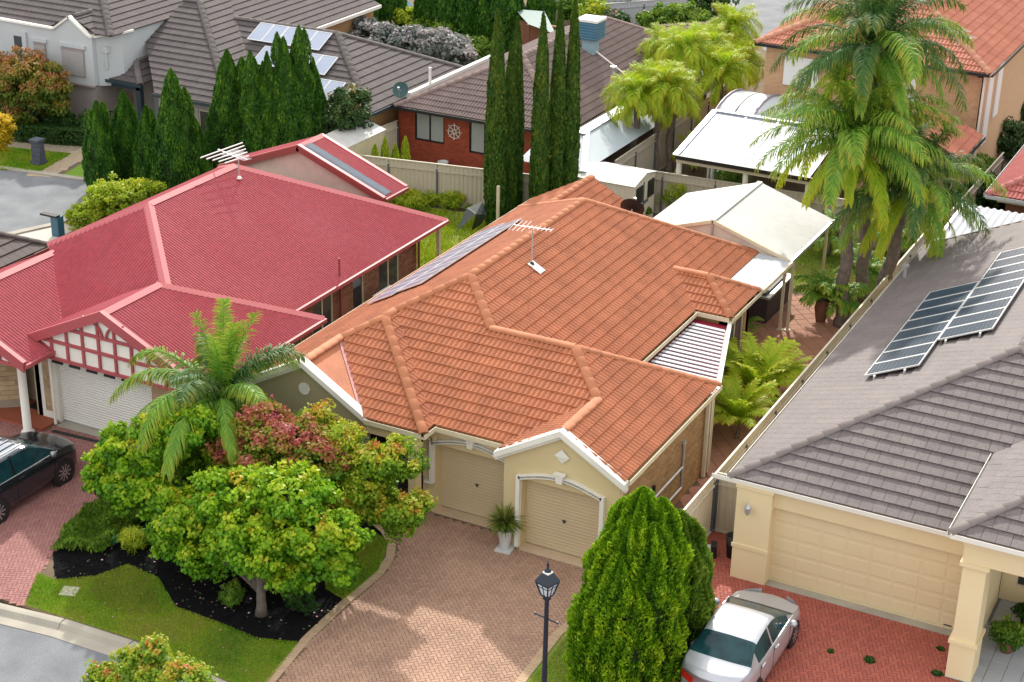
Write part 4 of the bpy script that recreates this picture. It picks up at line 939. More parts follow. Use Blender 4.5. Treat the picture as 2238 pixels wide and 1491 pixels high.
for s_ in (-1, 1):
    t = MB(); pts = [(-4.7+s_*(.03+.75*math.sin(a)), 12.85, 3.35+.0+.62*(1-(1-math.cos(a)))) if False else (-4.7+s_*(.05+.7*(1-math.cos(a))), 12.85, 3.45+.55*math.sin(a)) for a in [i*math.pi/2/8 for i in range(9)]]
    for p, q in zip(pts, pts[1:]): beam(t, p, q, .06, .06)
    t.build('timber', m_redtrim, K)
gable(-12.2, -7.0, -9.7, 2.45, 3.8, 11.8, m_whitetrim)
for i in range(7):
    x = -7.2-.55*i; t = MB(); t.bx(x-.035, x+.035, 11.74, 11.8, 2.45, 3.975-.466*abs(x+9.7)-.2); t.build('timber', m_redtrim, K)
t = MB(); t.bx(-12.2, -6.9, 11.73, 11.8, 2.40, 2.50); t.build('timber', m_redtrim, K)
# garage door, pillars, porch
m_gw = mat('white door', (.72, .71, .67), .5, (.66, .64, .60), 1, .4)
g = MB(); V = []; F = []
for i in range(26):
    za, zb = .05+i*.084, .05+(i+1)*.084; k = len(V); V += [(-7.0, 13.34, za), (-3.4, 13.34, za), (-7.0, 13.322, zb-.02), (-3.4, 13.322, zb-.02), (-7.0, 13.34, zb), (-3.4, 13.34, zb)]; F += [[k, k+1, k+3, k+2], [k+2, k+3, k+5, k+4]]
g.add(V, F); g.build('garage_door', m_gw, K)
wall(K, (-3.4, 13.2), (-1.6, 13.2), 0, 2.6, m_sandstone); wall(K, (-7.85, 13.2), (-7.0, 13.2), 0, 2.45, m_whitetrim, [(.3, .6, .3, 2.2)], depth=.04)
sp = MB(); sp.bx(-7.55, -7.25, 13.235, 13.26, .3, 2.2); sp.build('wall', m_sandstone, K)
bricks(K, (-7.55, 13.232), (-7.25, 13.232), .3, 2.2, m_sandstone, bl=.3, bh=.15, name='stone')
dp = MB(); dp.tube([(-7.02, 13.0, 2.45), (-7.02, 13.0, .05)], .05, 8); dp.build('downpipe', m_whitetrim, K)
pm = MB(); pm.lathe((-7.35, 12.15, .05), [(.2, 0), (.2, .06), (.13, .10), (.125, 2.4), (.17, 2.44), (.17, 2.5)], 16); pm.build('porch_post', m_whitetrim, K, True)
wall(K, (-12, 13.9), (-7.85, 13.9), 0, 2.6, mat('olive render', (.34, .29, .19), .9)); wall(K, (-7.9, 13.9), (-7.9, 13.2), 0, 2.45, mat('painted shade render', (.42, .36, .24), .9))  # porch side wall has its shade put into the render colour
wall(K, (-10.0, 12.3), (-8.6, 13.4), 0, 2.5, m_mortar); bricks(K, (-10.0, 12.29), (-8.6, 13.39), .35, 2.5, m_sandstone, bl=.45, bh=.16, name='stone', proud=.02)
wall(K, (-12, 12.3), (-10.0, 12.3), 0, 2.5, m_sandstone)
mt_ = MB(); mt_.box((-8.05, 13.6, .1), (.9, .45, .02), .0); tag(mt_.build('doormat', m_black), 'dark doormat on the red porch left of the white garage', 'doormat')
# dark slots beneath the timbering
for x in (-6.6, -5.95, -5.3, -4.65, -4.0): t = MB(); t.bx(x-.2, x+.2, 12.86, 12.9, 2.20, 2.27); t.build('vent_slot', m_black, K)
# side wall in brown brick with its windows
ops = [(1.8, 3.0, 1.0, 2.35), (4.2, 4.9, 1.0, 2.3), (5.85, 7.2, .1, 2.35), (.35, .95, 1.4, 2.3)]
wall(K, (-2.62, 18.6), (-2.62, 27.0), 0, 2.52, m_mortar, ops)
bricks(K, (-2.62, 18.6), (-2.62, 27.0), .02, 2.5, m_brick, ops)
wall(K, (-1.45, 13.3), (-1.45, 18.6), 0, 2.52, m_mortar, [(4.4, 4.8, 1.6, 2.2)]); bricks(K, (-1.45, 13.3), (-1.45, 18.6), .02, 2.5, m_brick, [(4.4, 4.8, 1.6, 2.2)], limit=150)
wall(K, (-1.45, 18.6), (-2.62, 18.6), 0, 2.5, m_brick); wall(K, (-2.62, 27.0), (-9.9, 27.0), 0, 2.5, m_brick)
for o in ops: window(K, (-2.62, 18.6), (-2.62, 27.0), *o, m_creamtrim, m_glass, 1 if o[1]-o[0] > .9 else 0, sill=m_creamtrim)
window(K, (-1.45, 13.3), (-1.45, 18.6), 4.4, 4.8, 1.6, 2.2, m_creamtrim, m_glass, 0)
for x, y in ((-2.5, 21.9), (-2.45, 26.9)): t = MB(); beam(t, (x, y, 2.5), (x, y, .0), .07, .07); t.build('downpipe', m_redtimber, K)
vp = MB(); q = at(742, 603, z=2.75); vp.tube([q, q+V3(0, 0, .62)], .035, 8); vp.build('vent_pipe', m_redtimber, K)
ps = MB(); ps.box((-2.55, 28.45, 1.25), (.12, .12, 2.5)); ps.build('post', m_creamtrim, K); t = MB(); beam(t, (-2.6, 27.0, 2.45), (-2.55, 28.5, 2.45), .09, .14); t.build('beam', m_redtimber, K)
# rear gable wing of the red-roofed house
steel([[(-5.4, 29.4, 2.6), (-5.4, 31.0, 2.6), (-9.2, 31.0, 4.05), (-9.2, 29.4, 4.05)]], (1, 0)); steel([[(-13, 29.4, 2.6), (-13, 31.0, 2.6), (-9.2, 31.0, 4.05), (-9.2, 29.4, 4.05)]], (-1, 0))
mb = MB(); V = [(-12.6, 29.55, 0), (-5.8, 29.55, 0), (-5.8, 29.55, 2.5), (-9.2, 29.55, 3.95), (-12.6, 29.55, 2.5)]; mb.add(V+[(a, b+.1, c) for a, b, c in V], [list(range(5)), list(range(9, 4, -1))]+[[i, (i+1) % 5, 5+(i+1) % 5, 5+i][::-1] for i in range(5)]); mb.build('gable', mat('pink beige render', (.62, .50, .43), .9), K)
for A, B in (((-13, 29.36, 2.6), (-9.2, 29.36, 4.05)), ((-9.2, 29.36, 4.05), (-5.4, 29.36, 2.6))):
    mb = MB(); beam(mb, Vector(A)+V3(0, 0, .02), Vector(B)+V3(0, 0, .02), .07, .22); mb.build('barge_board', m_redtimber, K)
    mb = MB(); beam(mb, Vector(A)+V3(0, .06, .06), Vector(B)+V3(0, .06, .06), .16, .04); mb.build('ridge_cap', m_redcap, K)
mb = MB(); beam(mb, (-9.2, 31.0, 4.1), (-5.4, 31.0, 2.65), .16, .05); mb.build('ridge_cap', m_redcap, K); cap((-9.2, 29.4, 4.05), (-9.2, 31.0, 4.05), K, m_redcap); edge((-5.4, 29.4, 2.6), (-5.4, 31.0, 2.6), (1, 0), mt=m_redtimber)
sh = thing('solar_water_heater', 'blue grey ribbed pool heating mat lying on the rear red gable', 'solar heater', (-7.5, 29.8, 3.3)); mb = MB(); corrugated(mb, [(-5.5, 29.55, 2.64), (-5.5, 30.05, 2.64), (-9.1, 30.05, 4.01), (-9.1, 29.55, 4.01)], (1, 0), .07, .02, 4, .03); mb.build('mat', mat('blue grey rubber', (.17, .21, .26), .6), sh, True)
an2 = thing('tv_aerial', 'large white television aerial on the ridge of the red corrugated roof', 'aerial', (-7.3, 23.2, 5.0))
q = at(523, 387, z=5.0); yagi(an2, q, .75, 1.1, math.radians(-20), 14, .32); t = MB(); t.lathe((q.x, q.y, q.z-.05), [(.10, 0), (.05, .08)], 8); t.build('flashing_plate', m_whitepaint, an2)
for k in range(5):
    m3 = MB(); c = q+V3(-.75+.22*k, .1-.09*k, .80-.02*k); m3.tube([c-V3(.1, 1.05-.13*k, 0), c+V3(.1, 1.05-.13*k, 0)], .022, 6); m3.build('element', m_whitepaint, an2)
m3 = MB(); m3.tube([q+V3(-.95, .15, .78), q+V3(.3, -.2, .72)], .02, 6); m3.build('boom', m_alu, an2)
ac = thing('air_conditioner', 'white outdoor air conditioning box between the brick wall and orange roof', 'air conditioner', (-1.9, 24.2, 0)); mb = MB(); mb.box((-1.95, 24.0, 1.05), (.6, 1.1, .9)); mb.build('casing', m_whitepaint, ac); mb = MB(); mb.lathe((0, 0, 0), [(.3, 0), (.3, .02)], 16); mb.V = [(-1.95+v[0], 23.44-v[2], 1.05+v[1]) for v in mb.V]; mb.build('fan_grille', m_black, ac)

# ------------------------------------------------------------------ far left: pale rendered house with grey brown tiles
EG, TG = 2.6, .47
GH = thing('rendered_house', 'pale grey two-storey house with a wide grey brown tiled roof and blue solar panels', 'house', (-22, 40, 0))
gr = Roof(GH, m_greytile2, mat('dark grey cap', (.16, .14, .135), .9, (.11, .095, .095), 2, .6, .3), 'flat', .33, .40)
gA = (-16.14, 42.89, EG+TG*4.39); gB = (-21.9, 42.89, EG+TG*4.39); gC = (-23.4, 42.2, EG+TG*5.9)
gr.face([[(-17.5, 38.5, EG), (-11.75, 38.5, EG), gA, gB]], (0, -1)); gr.face([[(-11.75, 38.5, EG), (-11.75, 47.3, EG), gA]], (1, 0)); gr.face([[(-11.75, 47.3, EG), (-20, 47.3, EG), gB, gA]], (0, 1))
gr.face([[(-17.5, 36.3, EG), (-17.5, 38.5, EG), gB, (-23.4, 44.4, gC[2]), gC]], (1, 0))
gr.face([[(-21.6, 36.3, EG), (-17.5, 36.3, EG), gC, (-24.3, 42.2, gC[2]), (-24.3, 39.2, EG+TG*2.9)]], (0, -1))
# rear block facing right
gr.face([[(-22.0, 45.0, EG+.2), (-22.0, 56.0, EG+.2), (-29.5, 56, EG+3.7), (-29.5, 45, EG+3.7)]], (1, 0)); gr.face([[(-29.5, 45, EG+3.7), (-29.5, 56, EG+3.7), (-36, 56, EG+.6), (-36, 45, EG+.6)]], (-1, 0))
# upper block on the left
EL = 4.75; LX = -24.2
gr.face([[(-48, 36.7, EL), (LX, 36.7, EL), (LX-4.6, 41.3, EL+TG*4.6), (-48, 41.3, EL+TG*4.6)]], (0, -1)); gr.face([[(LX, 36.7, EL), (LX, 45.9, EL), (LX-4.6, 41.3, EL+TG*4.6)]], (1, 0)); gr.face([[(-48, 45.9, EL), (LX, 45.9, EL), (LX-4.6, 41.3, EL+TG*4.6), (-48, 41.3, EL+TG*4.6)]], (0, 1))
# gablet roof behind the stepped parapet
gr.face([[(-27.8, 36.72, 4.74), (-26.45, 36.72, 5.38), (-26.45, 38.1, 5.38)]], (-1, 0)); gr.face([[(-26.45, 36.72, 5.38), (-25.1, 36.72, 4.74), (-26.45, 38.1, 5.38)]], (1, 0))
# portico roof
gr.face([[(-25.7, 37.15, EG), (-23.1, 37.15, EG), (-24.4, 38.5, EG+.63)]], (0, -1)); gr.face([[(-23.1, 37.15, EG), (-23.1, 39.6, EG), (-24.4, 39.6, EG+.63), (-24.4, 38.5, EG+.63)]], (1, 0))
for A, B in (((-11.75, 38.5, EG), gA), ((-11.75, 47.3, EG), gA), (gA, gB), ((-17.5, 36.3, EG), gC), (gC, (-24.3, 42.2, gC[2])), ((LX, 36.7, EL), (LX-4.6, 41.3, EL+TG*4.6)), ((LX-4.6, 41.3, EL+TG*4.6), (-48, 41.3, EL+TG*4.6)), ((-29.5, 45, EG+3.7), (-29.5, 56, EG+3.7)), ((-23.1, 37.15, EG), (-24.4, 38.5, EG+.63)), ((-24.4, 38.5, EG+.63), (-24.4, 39.6, EG+.63)), ((-26.45, 36.9, 5.38), (-26.45, 38.1, 5.38))): gr.ridge(A, B, .15, .42)
gr.valley((-17.5, 38.5, EG), gB, .09)
for A, B, o in (((-11.75, 38.5, EG), (-11.75, 47.3, EG), (1, 0)), ((-21.7, 36.3, EG), (-17.4, 36.3, EG), (0, -1)), ((-17.5, 38.5, EG), (-11.65, 38.5, EG), (0, -1)), ((-25.8, 37.15, EG), (-23.0, 37.15, EG), (0, -1))): gr.gutter(A, B, o, .12, .12)
gr.done(gutmat=m_darkteal, flashmat=m_darktile)
mb = MB(); beam(mb, (-21.95, 45, EG+.2), (-21.95, 56, EG+.2), .18, .16); mb.build('gutter', m_whitetrim, GH)
wall(GH, (-21.7, 36.65), (-18.0, 36.65), 0, EG-.02, m_taupe, [(.4, 1.6, .2, 2.0), (2.2, 3.5, .6, 2.1)])
window(GH, (-21.7, 36.65), (-18.0, 36.65), .4, 1.6, .2, 2.0, m_creamtrim, m_glass, 0); window(GH, (-21.7, 36.65), (-18.0, 36.65), 2.2, 3.5, .6, 2.1, m_creamtrim, m_glass, 1)
wall(GH, (-18.0, 36.65), (-18.0, 38.9), 0, EG-.02, m_taupe); wall(GH, (-18.0, 38.9), (-12.15, 38.9), 0, EG-.02, m_taupe)
wall(GH, (-12.15, 38.9), (-12.15, 47), 0, EG-.02, m_tanbrick); wall(GH, (-22.4, 45), (-22.4, 56), 0, EG+.15, m_tanbrick)
# two-storey pale facade with stepped parapet, roller shutters and shoulder mouldings
mb = MB(); V = [(-31, 0), (-25.25, 0), (-25.25, 4.45), (-24.9, 4.45) if False else (-25.25, 4.4), (-25.6, 4.72), (-26.35, 5.38), (-27.1, 4.78), (-31, 4.78)]
V = [(-31, 2.35), (-25.25, 2.35), (-25.25, 4.62), (-25.35, 4.62), (-26.45, 5.38), (-27.45, 4.72), (-31, 4.75)]
n_ = len(V); mb.add([(x, 36.6, z) for x, z in V]+[(x, 36.85, z) for x, z in V], [list(range(n_)), list(range(2*n_-1, n_-1, -1))]+[[i, (i+1) % n_, n_+(i+1) % n_, n_+i][::-1] for i in range(n_)]); mb.build('wall', m_greyrender, GH)
mb = MB(); mb.bx(-31, -25.3, 36.66, 36.9, 0, 2.3); mb.build('wall', m_taupe, GH)
wall(GH, (-25.25, 36.86), (-24.35, 37.6), 2.3, 4.7, m_greyrender, name='wall'); wall(GH, (-24.35, 37.6), (-24.35, 45.5), 2.3, 4.7, m_greyrender, name='wall'); wall(GH, (-25.3, 36.9), (-25.3, 38.6), 0, 2.3, m_taupe, name='wall')
pts = [(-31, 4.75), (-27.45, 4.72), (-26.45, 5.38), (-25.35, 4.62), (-25.2, 4.62)]
for (x0, z0), (x1, z1) in zip(pts, pts[1:]): t = MB(); beam(t, (x0, 36.62, z0+.07), (x1, 36.62, z1+.07), .24, .09); t.build('coping', m_whitetrim, GH)
for a, b in (((-25.25, 36.72, 4.66), (-24.3, 37.5, 4.8)), ((-24.3, 37.5, 4.8), (-24.2, 38.2, 4.8))): t = MB(); beam(t, a, b, .2, .09); t.build('coping', m_whitetrim, GH)
for x0, x1, z0, z1 in ((-27.05, -25.75, 2.7, 4.0), (-28.7, -28.0, 2.8, 4.0)):
    t = MB(); t.bx(x0, x1, 36.54, 36.6, z0, z1); sh_ = t.build('roller_shutter', m_taupe, GH)
    for k in range(14): q = MB(); z = z0+.03+k*(z1-z0-.2)/14; q.bx(x0+.04, x1-.04, 36.52, 36.54, z, z+.06); q.build('shutter_slat', mat('grey shutter', (.42, .41, .41), .6) if 'grey shutter' not in MATS else MATS['grey shutter'], sh_)
    t = MB(); t.bx(x0-.1, x1+.1, 36.5, 36.6, z1, z1+.16); t.build('moulding', m_greyrender, GH)
t = MB(); t.bx(-29.35, -29.1, 36.5, 36.6, 2.4, 4.35); t.build('moulding', m_greyrender, GH)
t = MB(); t.bx(-29.9, -29.4, 36.57, 36.6, 3.1, 4.1); t.build('window', m_glass, GH)
t = MB(); t.bx(-31, -25.25, 36.5, 36.62, 2.28, 2.36); t.build('moulding', m_taupe, GH)
t = MB(); t.bx(-25.1, -24.75, 37.0, 37.25, 3.85, 4.15); t.tube([(-24.92, 37.1, 3.85), (-24.92, 37.1, 3.1)], .07, 8); t.build('rain_head', m_greyrender, GH)
for x in (-25.45, -23.3): t = MB(); t.bx(x-.12, x+.12, 37.2, 37.44, 0, EG-.12); t.build('portico_post', m_darkteal, GH)
t = MB(); t.bx(-25.6, -23.2, 37.2, 37.4, EG-.32, EG-.12); t.build('portico_beam', m_darkteal, GH)
wall(GH, (-25.3, 39.2), (-21.7, 39.2), 0, EG, m_taupe, [(1.2, 2.1, 0, 2.1)]); wall(GH, (-21.7, 39.2), (-21.7, 36.9), 0, EG-.02, m_taupe)
t = MB(); t.bx(-24.1, -23.2, 39.22, 39.26, 0, 2.1); t.build('door', m_blind, GH)
bl = thing('balustrade', 'black iron balustrade beneath the dark green portico of the pale house', 'balustrade', (-24.6, 37.3, 0))
for i in range(9): t = MB(); t.bx(-25.3+i*.22-.012, -25.3+i*.22+.012, 37.25, 37.28, .1, 1.0); t.build('baluster', m_black, bl)
t = MB(); t.bx(-25.35, -23.4, 37.24, 37.29, 1.0, 1.04); t.build('handrail', m_black, bl)
tw = thing('skylight', 'three small white skylight tiles in the grey roof behind the parapet gable', 'skylight', (-25.2, 37.6, 5.3))
for q in ((208, 52), (215, 60), (223, 68)):
    p = onplane(*q, -25.1, 4.80, .474, 'x', -1); t = MB(); t.add([p+V3(-.16, -.14, -.02), p+V3(.16, -.14, -.14), p+V3(.16, .14, -.14), p+V3(-.16, .14, -.02)], [[0, 1, 2, 3]]); t.build('glass_tile', m_whitepaint, tw)
sn3 = Vector((0, 1, TG)).normalized(); zg = lambda y: EG+TG*(y-38.5)
for lab, y0, xs_ in (('topmost row of five blue solar panels on the grey brown roof', 41.55, -20.25), ('middle row of blue solar panels half hidden behind the conifers', 40.15, -19.05), ('lowest row of blue solar panels beside the camellia bush', 38.75, -17.75)):
    so = thing('solar_array', lab, 'solar panels', (xs_+2.5, y0+.6, zg(y0)), 'rows of blue solar panels on the grey brown roof')
    for i in range(5): panel_on(so, (xs_+i*.80, y0, zg(y0)), (1, 0, 0), sn3, .78, 1.28, m_pvpaleblue, .12)

# ------------------------------------------------------------------ red brick house with brown tiles
BH = thing('brick_house', 'red brick house with brown tiled roof and two blind-covered windows', 'house', (-7.4, 46, 0))
br = Roof(BH, m_browntile, mat('brown cap', (.27, .20, .18), .85, (.2, .14, .13), 2, .6, .3), 'pantile', .30, .36)
EB, TB = 2.6, .46; bA, bB = (-7.35, 44.35, EB+TB*4.15), (-7.35, 53.0, EB+TB*4.15)
br.face([[(-11.5, 40.2, EB), (-3.2, 40.2, EB), bA]], (0, -1)); br.face([[(-3.2, 40.2, EB), (-3.2, 57.1, EB), bB, bA]], (1, 0)); br.face([[(-11.5, 40.2, EB), (-11.5, 57.1, EB), bB, bA]], (-1, 0)); br.face([[(-11.5, 57.1, EB), (-3.2, 57.1, EB), bB]], (0, 1))
br.face([[(-3.2, 52.0, EB), (.2, 55.4, EB), (-2.6, 58.2, EB+1.3), (-5.6, 55.2, EB+1.3)]], (1, -1))
for A, B in (((-3.2, 40.2, EB), bA), ((-11.5, 40.2, EB), bA), (bA, bB), ((-3.2, 57.1, EB), bB)): br.ridge(A, B, .15, .42)
br.gutter((-11.5, 40.2, EB), (-3.2, 40.2, EB), (0, -1)); br.gutter((-3.2, 40.2, EB), (-3.2, 57.1, EB), (1, 0)); br.done(gutmat=m_black)
ops = [(.85, 2.35, 1.0, 2.35), (3.6, 5.1, .85, 2.35)]
wall(BH, (-11.7, 40.85), (-3.6, 40.85), 0, 2.55, m_redbrick, ops); bricks(BH, (-11.7, 40.85), (-3.6, 40.85), .02, 2.3, m_redbrick, ops)
for o in ops: window(BH, (-11.7, 40.85), (-3.6, 40.85), *o, m_black, m_blind, 1, fw=.07)
t = MB(); t.bx(-11.7, -3.6, 40.6, 40.84, 2.42, 2.56); t.build('fascia', m_black, BH)
wall(BH, (-3.6, 40.85), (-3.6, 57), 0, 2.55, m_redbrick); wall(BH, (-11.2, 57), (-11.2, 41.1), 0, 2.55, m_redbrick)
ro = thing('wall_rosette', 'white filigree metal rosette hung on the red brick wall between two windows', 'wall ornament', (-8.82, 40.8, 1.7)); t = MB(); c = V3(-8.82, 40.79, 1.70)
for r in (.12, .30):
    for k in range(16):
        a0, a1 = 2*math.pi*k/16, 2*math.pi*(k+1)/16; beam(t, c+V3(r*math.cos(a0), 0, r*math.sin(a0)), c+V3(r*math.cos(a1), 0, r*math.sin(a1)), .03, .03)
for k in range(8): a0 = 2*math.pi*k/8; beam(t, c+V3(.05*math.cos(a0), 0, .05*math.sin(a0)), c+V3(.38*math.cos(a0), 0, .38*math.sin(a0)), .03, .03)
t.build('filigree', m_whitetrim, ro)
ec = thing('evaporative_cooler', 'blue and white evaporative cooler standing on the brown tiled roof', 'air cooler', (-6.04, 48.7, 3.9)); q = V3(-6.04, 48.71, 3.85)
t = MB(); t.box(tuple(q+V3(0, 0, .35)), (.6, .6, .7)); t.build('duct', mat('pale blue metal', (.30, .42, .50), .6), ec)
t = MB(); t.box(tuple(q+V3(0, 0, 1.12)), (.98, .98, .8)); t.build('housing', m_sky_blue, ec)
for k in range(6):
    t = MB(); t.box(tuple(q+V3(0, 0, .80+k*.13)), (1.01, 1.01, .05)); t.build('louvre', mat('cooler louvre', (.09, .22, .32), .6) if 'cooler louvre' not in MATS else MATS['cooler louvre'], ec)
t = MB(); t.box(tuple(q+V3(0, 0, 1.60)), (1.06, 1.06, .12)); t.build('lid', m_whitepaint, ec)
t = MB(); t.tube([(-6.0, 48.9, 4.05), (-5.7, 48.7, 3.95), (-3.35, 48.4, 2.75)], .035, 6); t.build('drain_pipe', m_whitetrim, ec)
t = MB(); t.tube([(-3.9, 46.6, 2.9), (-3.9, 46.6, 3.9)], .09, 8); t.tube([(-3.9, 46.6, 3.9), (-3.9, 46.6, 4.0)], .15, 8); tag(t.build('flue', m_galv), 'pale flue pipe rising from the brown roof above the palm crowns', 'flue')
dish('green satellite dish at the left corner of the brown tiled roof', (-11.66, 41.0, 2.65), .36, math.radians(-75), .45, mat('green dish', (.03, .09, .09), .5), .45)
t = MB(); t.tube([(-11.55, 43.4, 2.6), (-11.55, 43.4, 3.6)], .07, 8); tag(t.build('vent_pipe', m_whitepaint), 'thin white vent pipe at the roof edge beside the green dish', 'vent')
t = MB(); beam(t, (-11.6, 41.6, 2.85), (-11.6, 50.5, 2.85), .22, .25); t.build('parapet', m_whitetrim, BH)
# steel verandah roof of the brick house
vr = thing('verandah_roof', 'silver blue steel verandah roof behind the tall cypresses', 'verandah', (-2, 44, 0)); mb = MB(); 
corrugated(mb, [(-3.9, 37.35, 2.15), (-.95, 37.35, 2.15), (-2.35, 40.6, 2.75), (-3.9, 40.6, 2.75)], (0, -1), .1, .015, 4); mb.build('roof_sheet', m_whiteroof, vr, True)
mb = MB(); mb.poly([(-.95, 37.35, 2.15), (-.95, 53, 2.15), (-2.35, 53, 2.75), (-2.35, 40.6, 2.75)]); mb.build('roof_sheet', mat('blue grey steel', (.38, .44, .48), .5, (.45, .50, .54), 1, .5), vr)
mb = MB(); beam(mb, (-.95, 37.35, 2.2), (-2.35, 40.6, 2.8), .22, .04); mb.build('flashing', m_galv, vr); mb = MB(); beam(mb, (-2.5, 40.2, 2.8), (-2.5, 53, 2.8), .5, .05); mb.build('flashing', m_galv, vr)
for q in ((-1.1, 37.5), (-1.1, 45)): t = MB(); t.bx(q[0]-.05, q[0]+.05, q[1]-.05, q[1]+.05, 0, 2.1); t.build('post', m_whitetrim, vr)

# ------------------------------------------------------------------ two-storey apricot brick house, top right
EH, TH_ = 5.4, .45
TS = thing('brick_house', 'two-storey apricot brick house with salmon tiled hip roof and white shutters', 'house', (7, 54, 0))
tr2 = Roof(TS, m_pinktile, mat('salmon cap', (.52, .26, .17), .85, (.44, .19, .12), 2, .6, .3), 'pantile', .32, .38)
tA, tB = (7.08, 53.9, EH+TH_*5.15), (7.08, 68, EH+TH_*5.15)
tr2.face([[(1.93, 48.75, EH), (12.23, 48.75, EH), tA]], (0, -1)); tr2.face([[(12.23, 48.75, EH), (12.23, 72, EH), (7.08, 72, tA[2]), tA]], (1, 0)); tr2.face([[(1.93, 48.75, EH), (1.93, 72, EH), (7.08, 72, tA[2]), tA]], (-1, 0))
tr2.face([[(12.33, 44.76, 2.8), (12.33, 48.5, 2.8), (9.8, 48.5, 3.94), (9.8, 44.76, 3.94)]], (1, 0)); tr2.face([[(7.3, 44.76, 2.8), (7.3, 48.5, 2.8), (9.8, 48.5, 3.94), (9.8, 44.76, 3.94)]], (-1, 0))
for A, B in (((12.23, 48.75, EH), tA), ((1.93, 48.75, EH), tA), (tA, (7.08, 72, tA[2])), ((9.8, 44.76, 3.94), (9.8, 48.5, 3.94))): tr2.ridge(A, B, .16, .45)
tr2.gutter((1.93, 48.75, EH), (12.23, 48.75, EH), (0, -1)); tr2.gutter((12.23, 48.75, EH), (12.23, 72, EH), (1, 0)); tr2.gutter((12.33, 44.76, 2.8), (12.33, 48.5, 2.8), (1, 0)); tr2.done(gutmat=m_black)
opw = [(.9, 2.5, 3.6, 4.9)]
wall(TS, (2.3, 49.2), (11.85, 49.2), 0, EH-.02, m_apricot, [(.9, 2.5, 3.6, 4.9), (5.2, 6.8, 3.6, 4.9)]); bricks(TS, (2.3, 49.2), (11.85, 49.2), .02, 5.1, m_apricot, [(.9, 2.5, 3.6, 4.9), (5.2, 6.8, 3.6, 4.9)], bl=.24, bh=.086)
wall(TS, (11.85, 49.2), (11.85, 71), 0, EH-.02, m_apricot, [(1.2, 2.1, 1.8, 5.1), (3.0, 3.9, 2.6, 5.1)]); wall(TS, (2.3, 71), (2.3, 49.2), 0, EH-.02, m_apricot)
for s0, s1, za, zb in ((.9, 2.5, 3.6, 4.9), (5.2, 6.8, 3.6, 4.9)): t = MB(); t.bx(2.3+s0, 2.3+s1, 49.13, 49.19, za, zb); so_ = t.build('roller_shutter', m_whitepaint, TS)
for s0, s1, za, zb in ((1.2, 2.1, 1.8, 5.1), (3.0, 3.9, 2.6, 5.1)): t = MB(); t.bx(11.86, 11.93, 49.2+s0, 49.2+s1, za, zb); t.build('roller_shutter', m_whitepaint, TS)
t = MB(); beam(t, (11.93, 49.3, 5.3), (11.93, 49.3, 0), .08, .08); t.build('downpipe', m_whitetrim, TS); wall(TS, (7.8, 45.1), (11.9, 45.1), 0, 2.78, m_apricot); wall(TS, (11.9, 45.1), (11.9, 49), 0, 2.78, m_apricot)
an3 = thing('tv_aerial', 'spiky television aerial on the salmon tiled roof behind the palm', 'aerial', (9.8, 51, 6.6)); yagi(an3, at(2095, 100, z=6.3), .5, 1.6, math.radians(-40), 12, .6)
# carports and pergolas between
cp = thing('pergola', 'pergola with pale blue grey roof panels and white battens behind the back fence', 'pergola', (4, 42, 0))
pr = [(1.98, 39.95, 2.6), (7.6, 39.95, 2.6), (7.6, 44.2, 3.4), (1.98, 44.2, 3.4)]
for i in range(4):
    x0, x1 = 1.98+i*1.405, 1.98+(i+1)*1.405; t = MB(); t.add([(x0+.04, 39.95, 2.6), (x1-.04, 39.95, 2.6), (x1-.04, 44.2, 3.4), (x0+.04, 44.2, 3.4)], [[0, 1, 2, 3]]); t.build('roof_panel', mat('opal sheet', (.30, .34, .40), .5, (.26, .30, .37), 1, .5) if 'opal sheet' not in MATS else MATS['opal sheet'], cp)
for i in range(1, 4): t = MB(); beam(t, (1.98+i*1.405, 39.95, 2.63), (1.98+i*1.405, 44.2, 3.43), .08, .05); t.build('batten', m_whitepaint, cp)
t = MB(); beam(t, (1.95, 39.9, 2.64), (7.7, 39.9, 2.64), .10, .16); t.build('gutter', m_black, cp); t = MB(); beam(t, (1.93, 39.9, 2.66), (1.93, 44.2, 3.46), .22, .06); t.build('flashing', m_galv, cp); t = MB(); beam(t, (1.93, 44.2, 3.46), (7.6, 44.2, 3.46), .22, .06); t.build('flashing', m_galv, cp)
t = MB(); beam(t, (1.95, 40.0, 2.48), (7.7, 40.0, 2.48), .08, .16); t.build('beam', m_creamtrim, cp)
for q in ((2.05, 40.1), (4.9, 40.1), (7.5, 40.1), (2.1, 44), (7.5, 44)): t = MB(); t.tube([(q[0], q[1], 0), (q[0], q[1], 2.45)], .11, 10); t.build('post', m_whitetrim, cp)
cb_ = thing('curved_carport', 'curved translucent white carport roof with purple grey arcs of painted shade', 'carport', (4, 47, 0))
for i in range(6):
    t = MB(); x0, x1 = 1.5+i*.85, 1.5+(i+1)*.85-.05; V = []; 
    for k in range(13):
        a = math.pi*(k/12); y = 47.3-2.6*math.cos(a); z = 2.2+1.15*math.sin(a); V += [(x0, y, z), (x1, y, z)]
    t.add(V, [[2*k, 2*k+1, 2*k+3, 2*k+2] for k in range(12)]); t.build('roof_panel', m_whiteroof, cb_, True)
for i in (0, 2, 4, 6):
    t = MB(); x = 1.5+i*.85-.02; pts = [(x, 47.3-2.62*math.cos(math.pi*k/12), 2.23+1.16*math.sin(math.pi*k/12)) for k in range(13)]; t.tube(pts, .05, 6); t.build('shade_arc', mat('mauve arc shade', (.30, .26, .30), .5) if 'mauve arc shade' not in MATS else MATS['mauve arc shade'], cb_)  # arc shadow lines modelled as purple grey tubes
for q in ((1.6, 44.8), (6.5, 44.8), (1.6, 49.8), (6.5, 49.8)): t = MB(); t.bx(q[0]-.05, q[0]+.05, q[1]-.05, q[1]+.05, 0, 2.2); t.build('post', m_whitetrim, cb_)

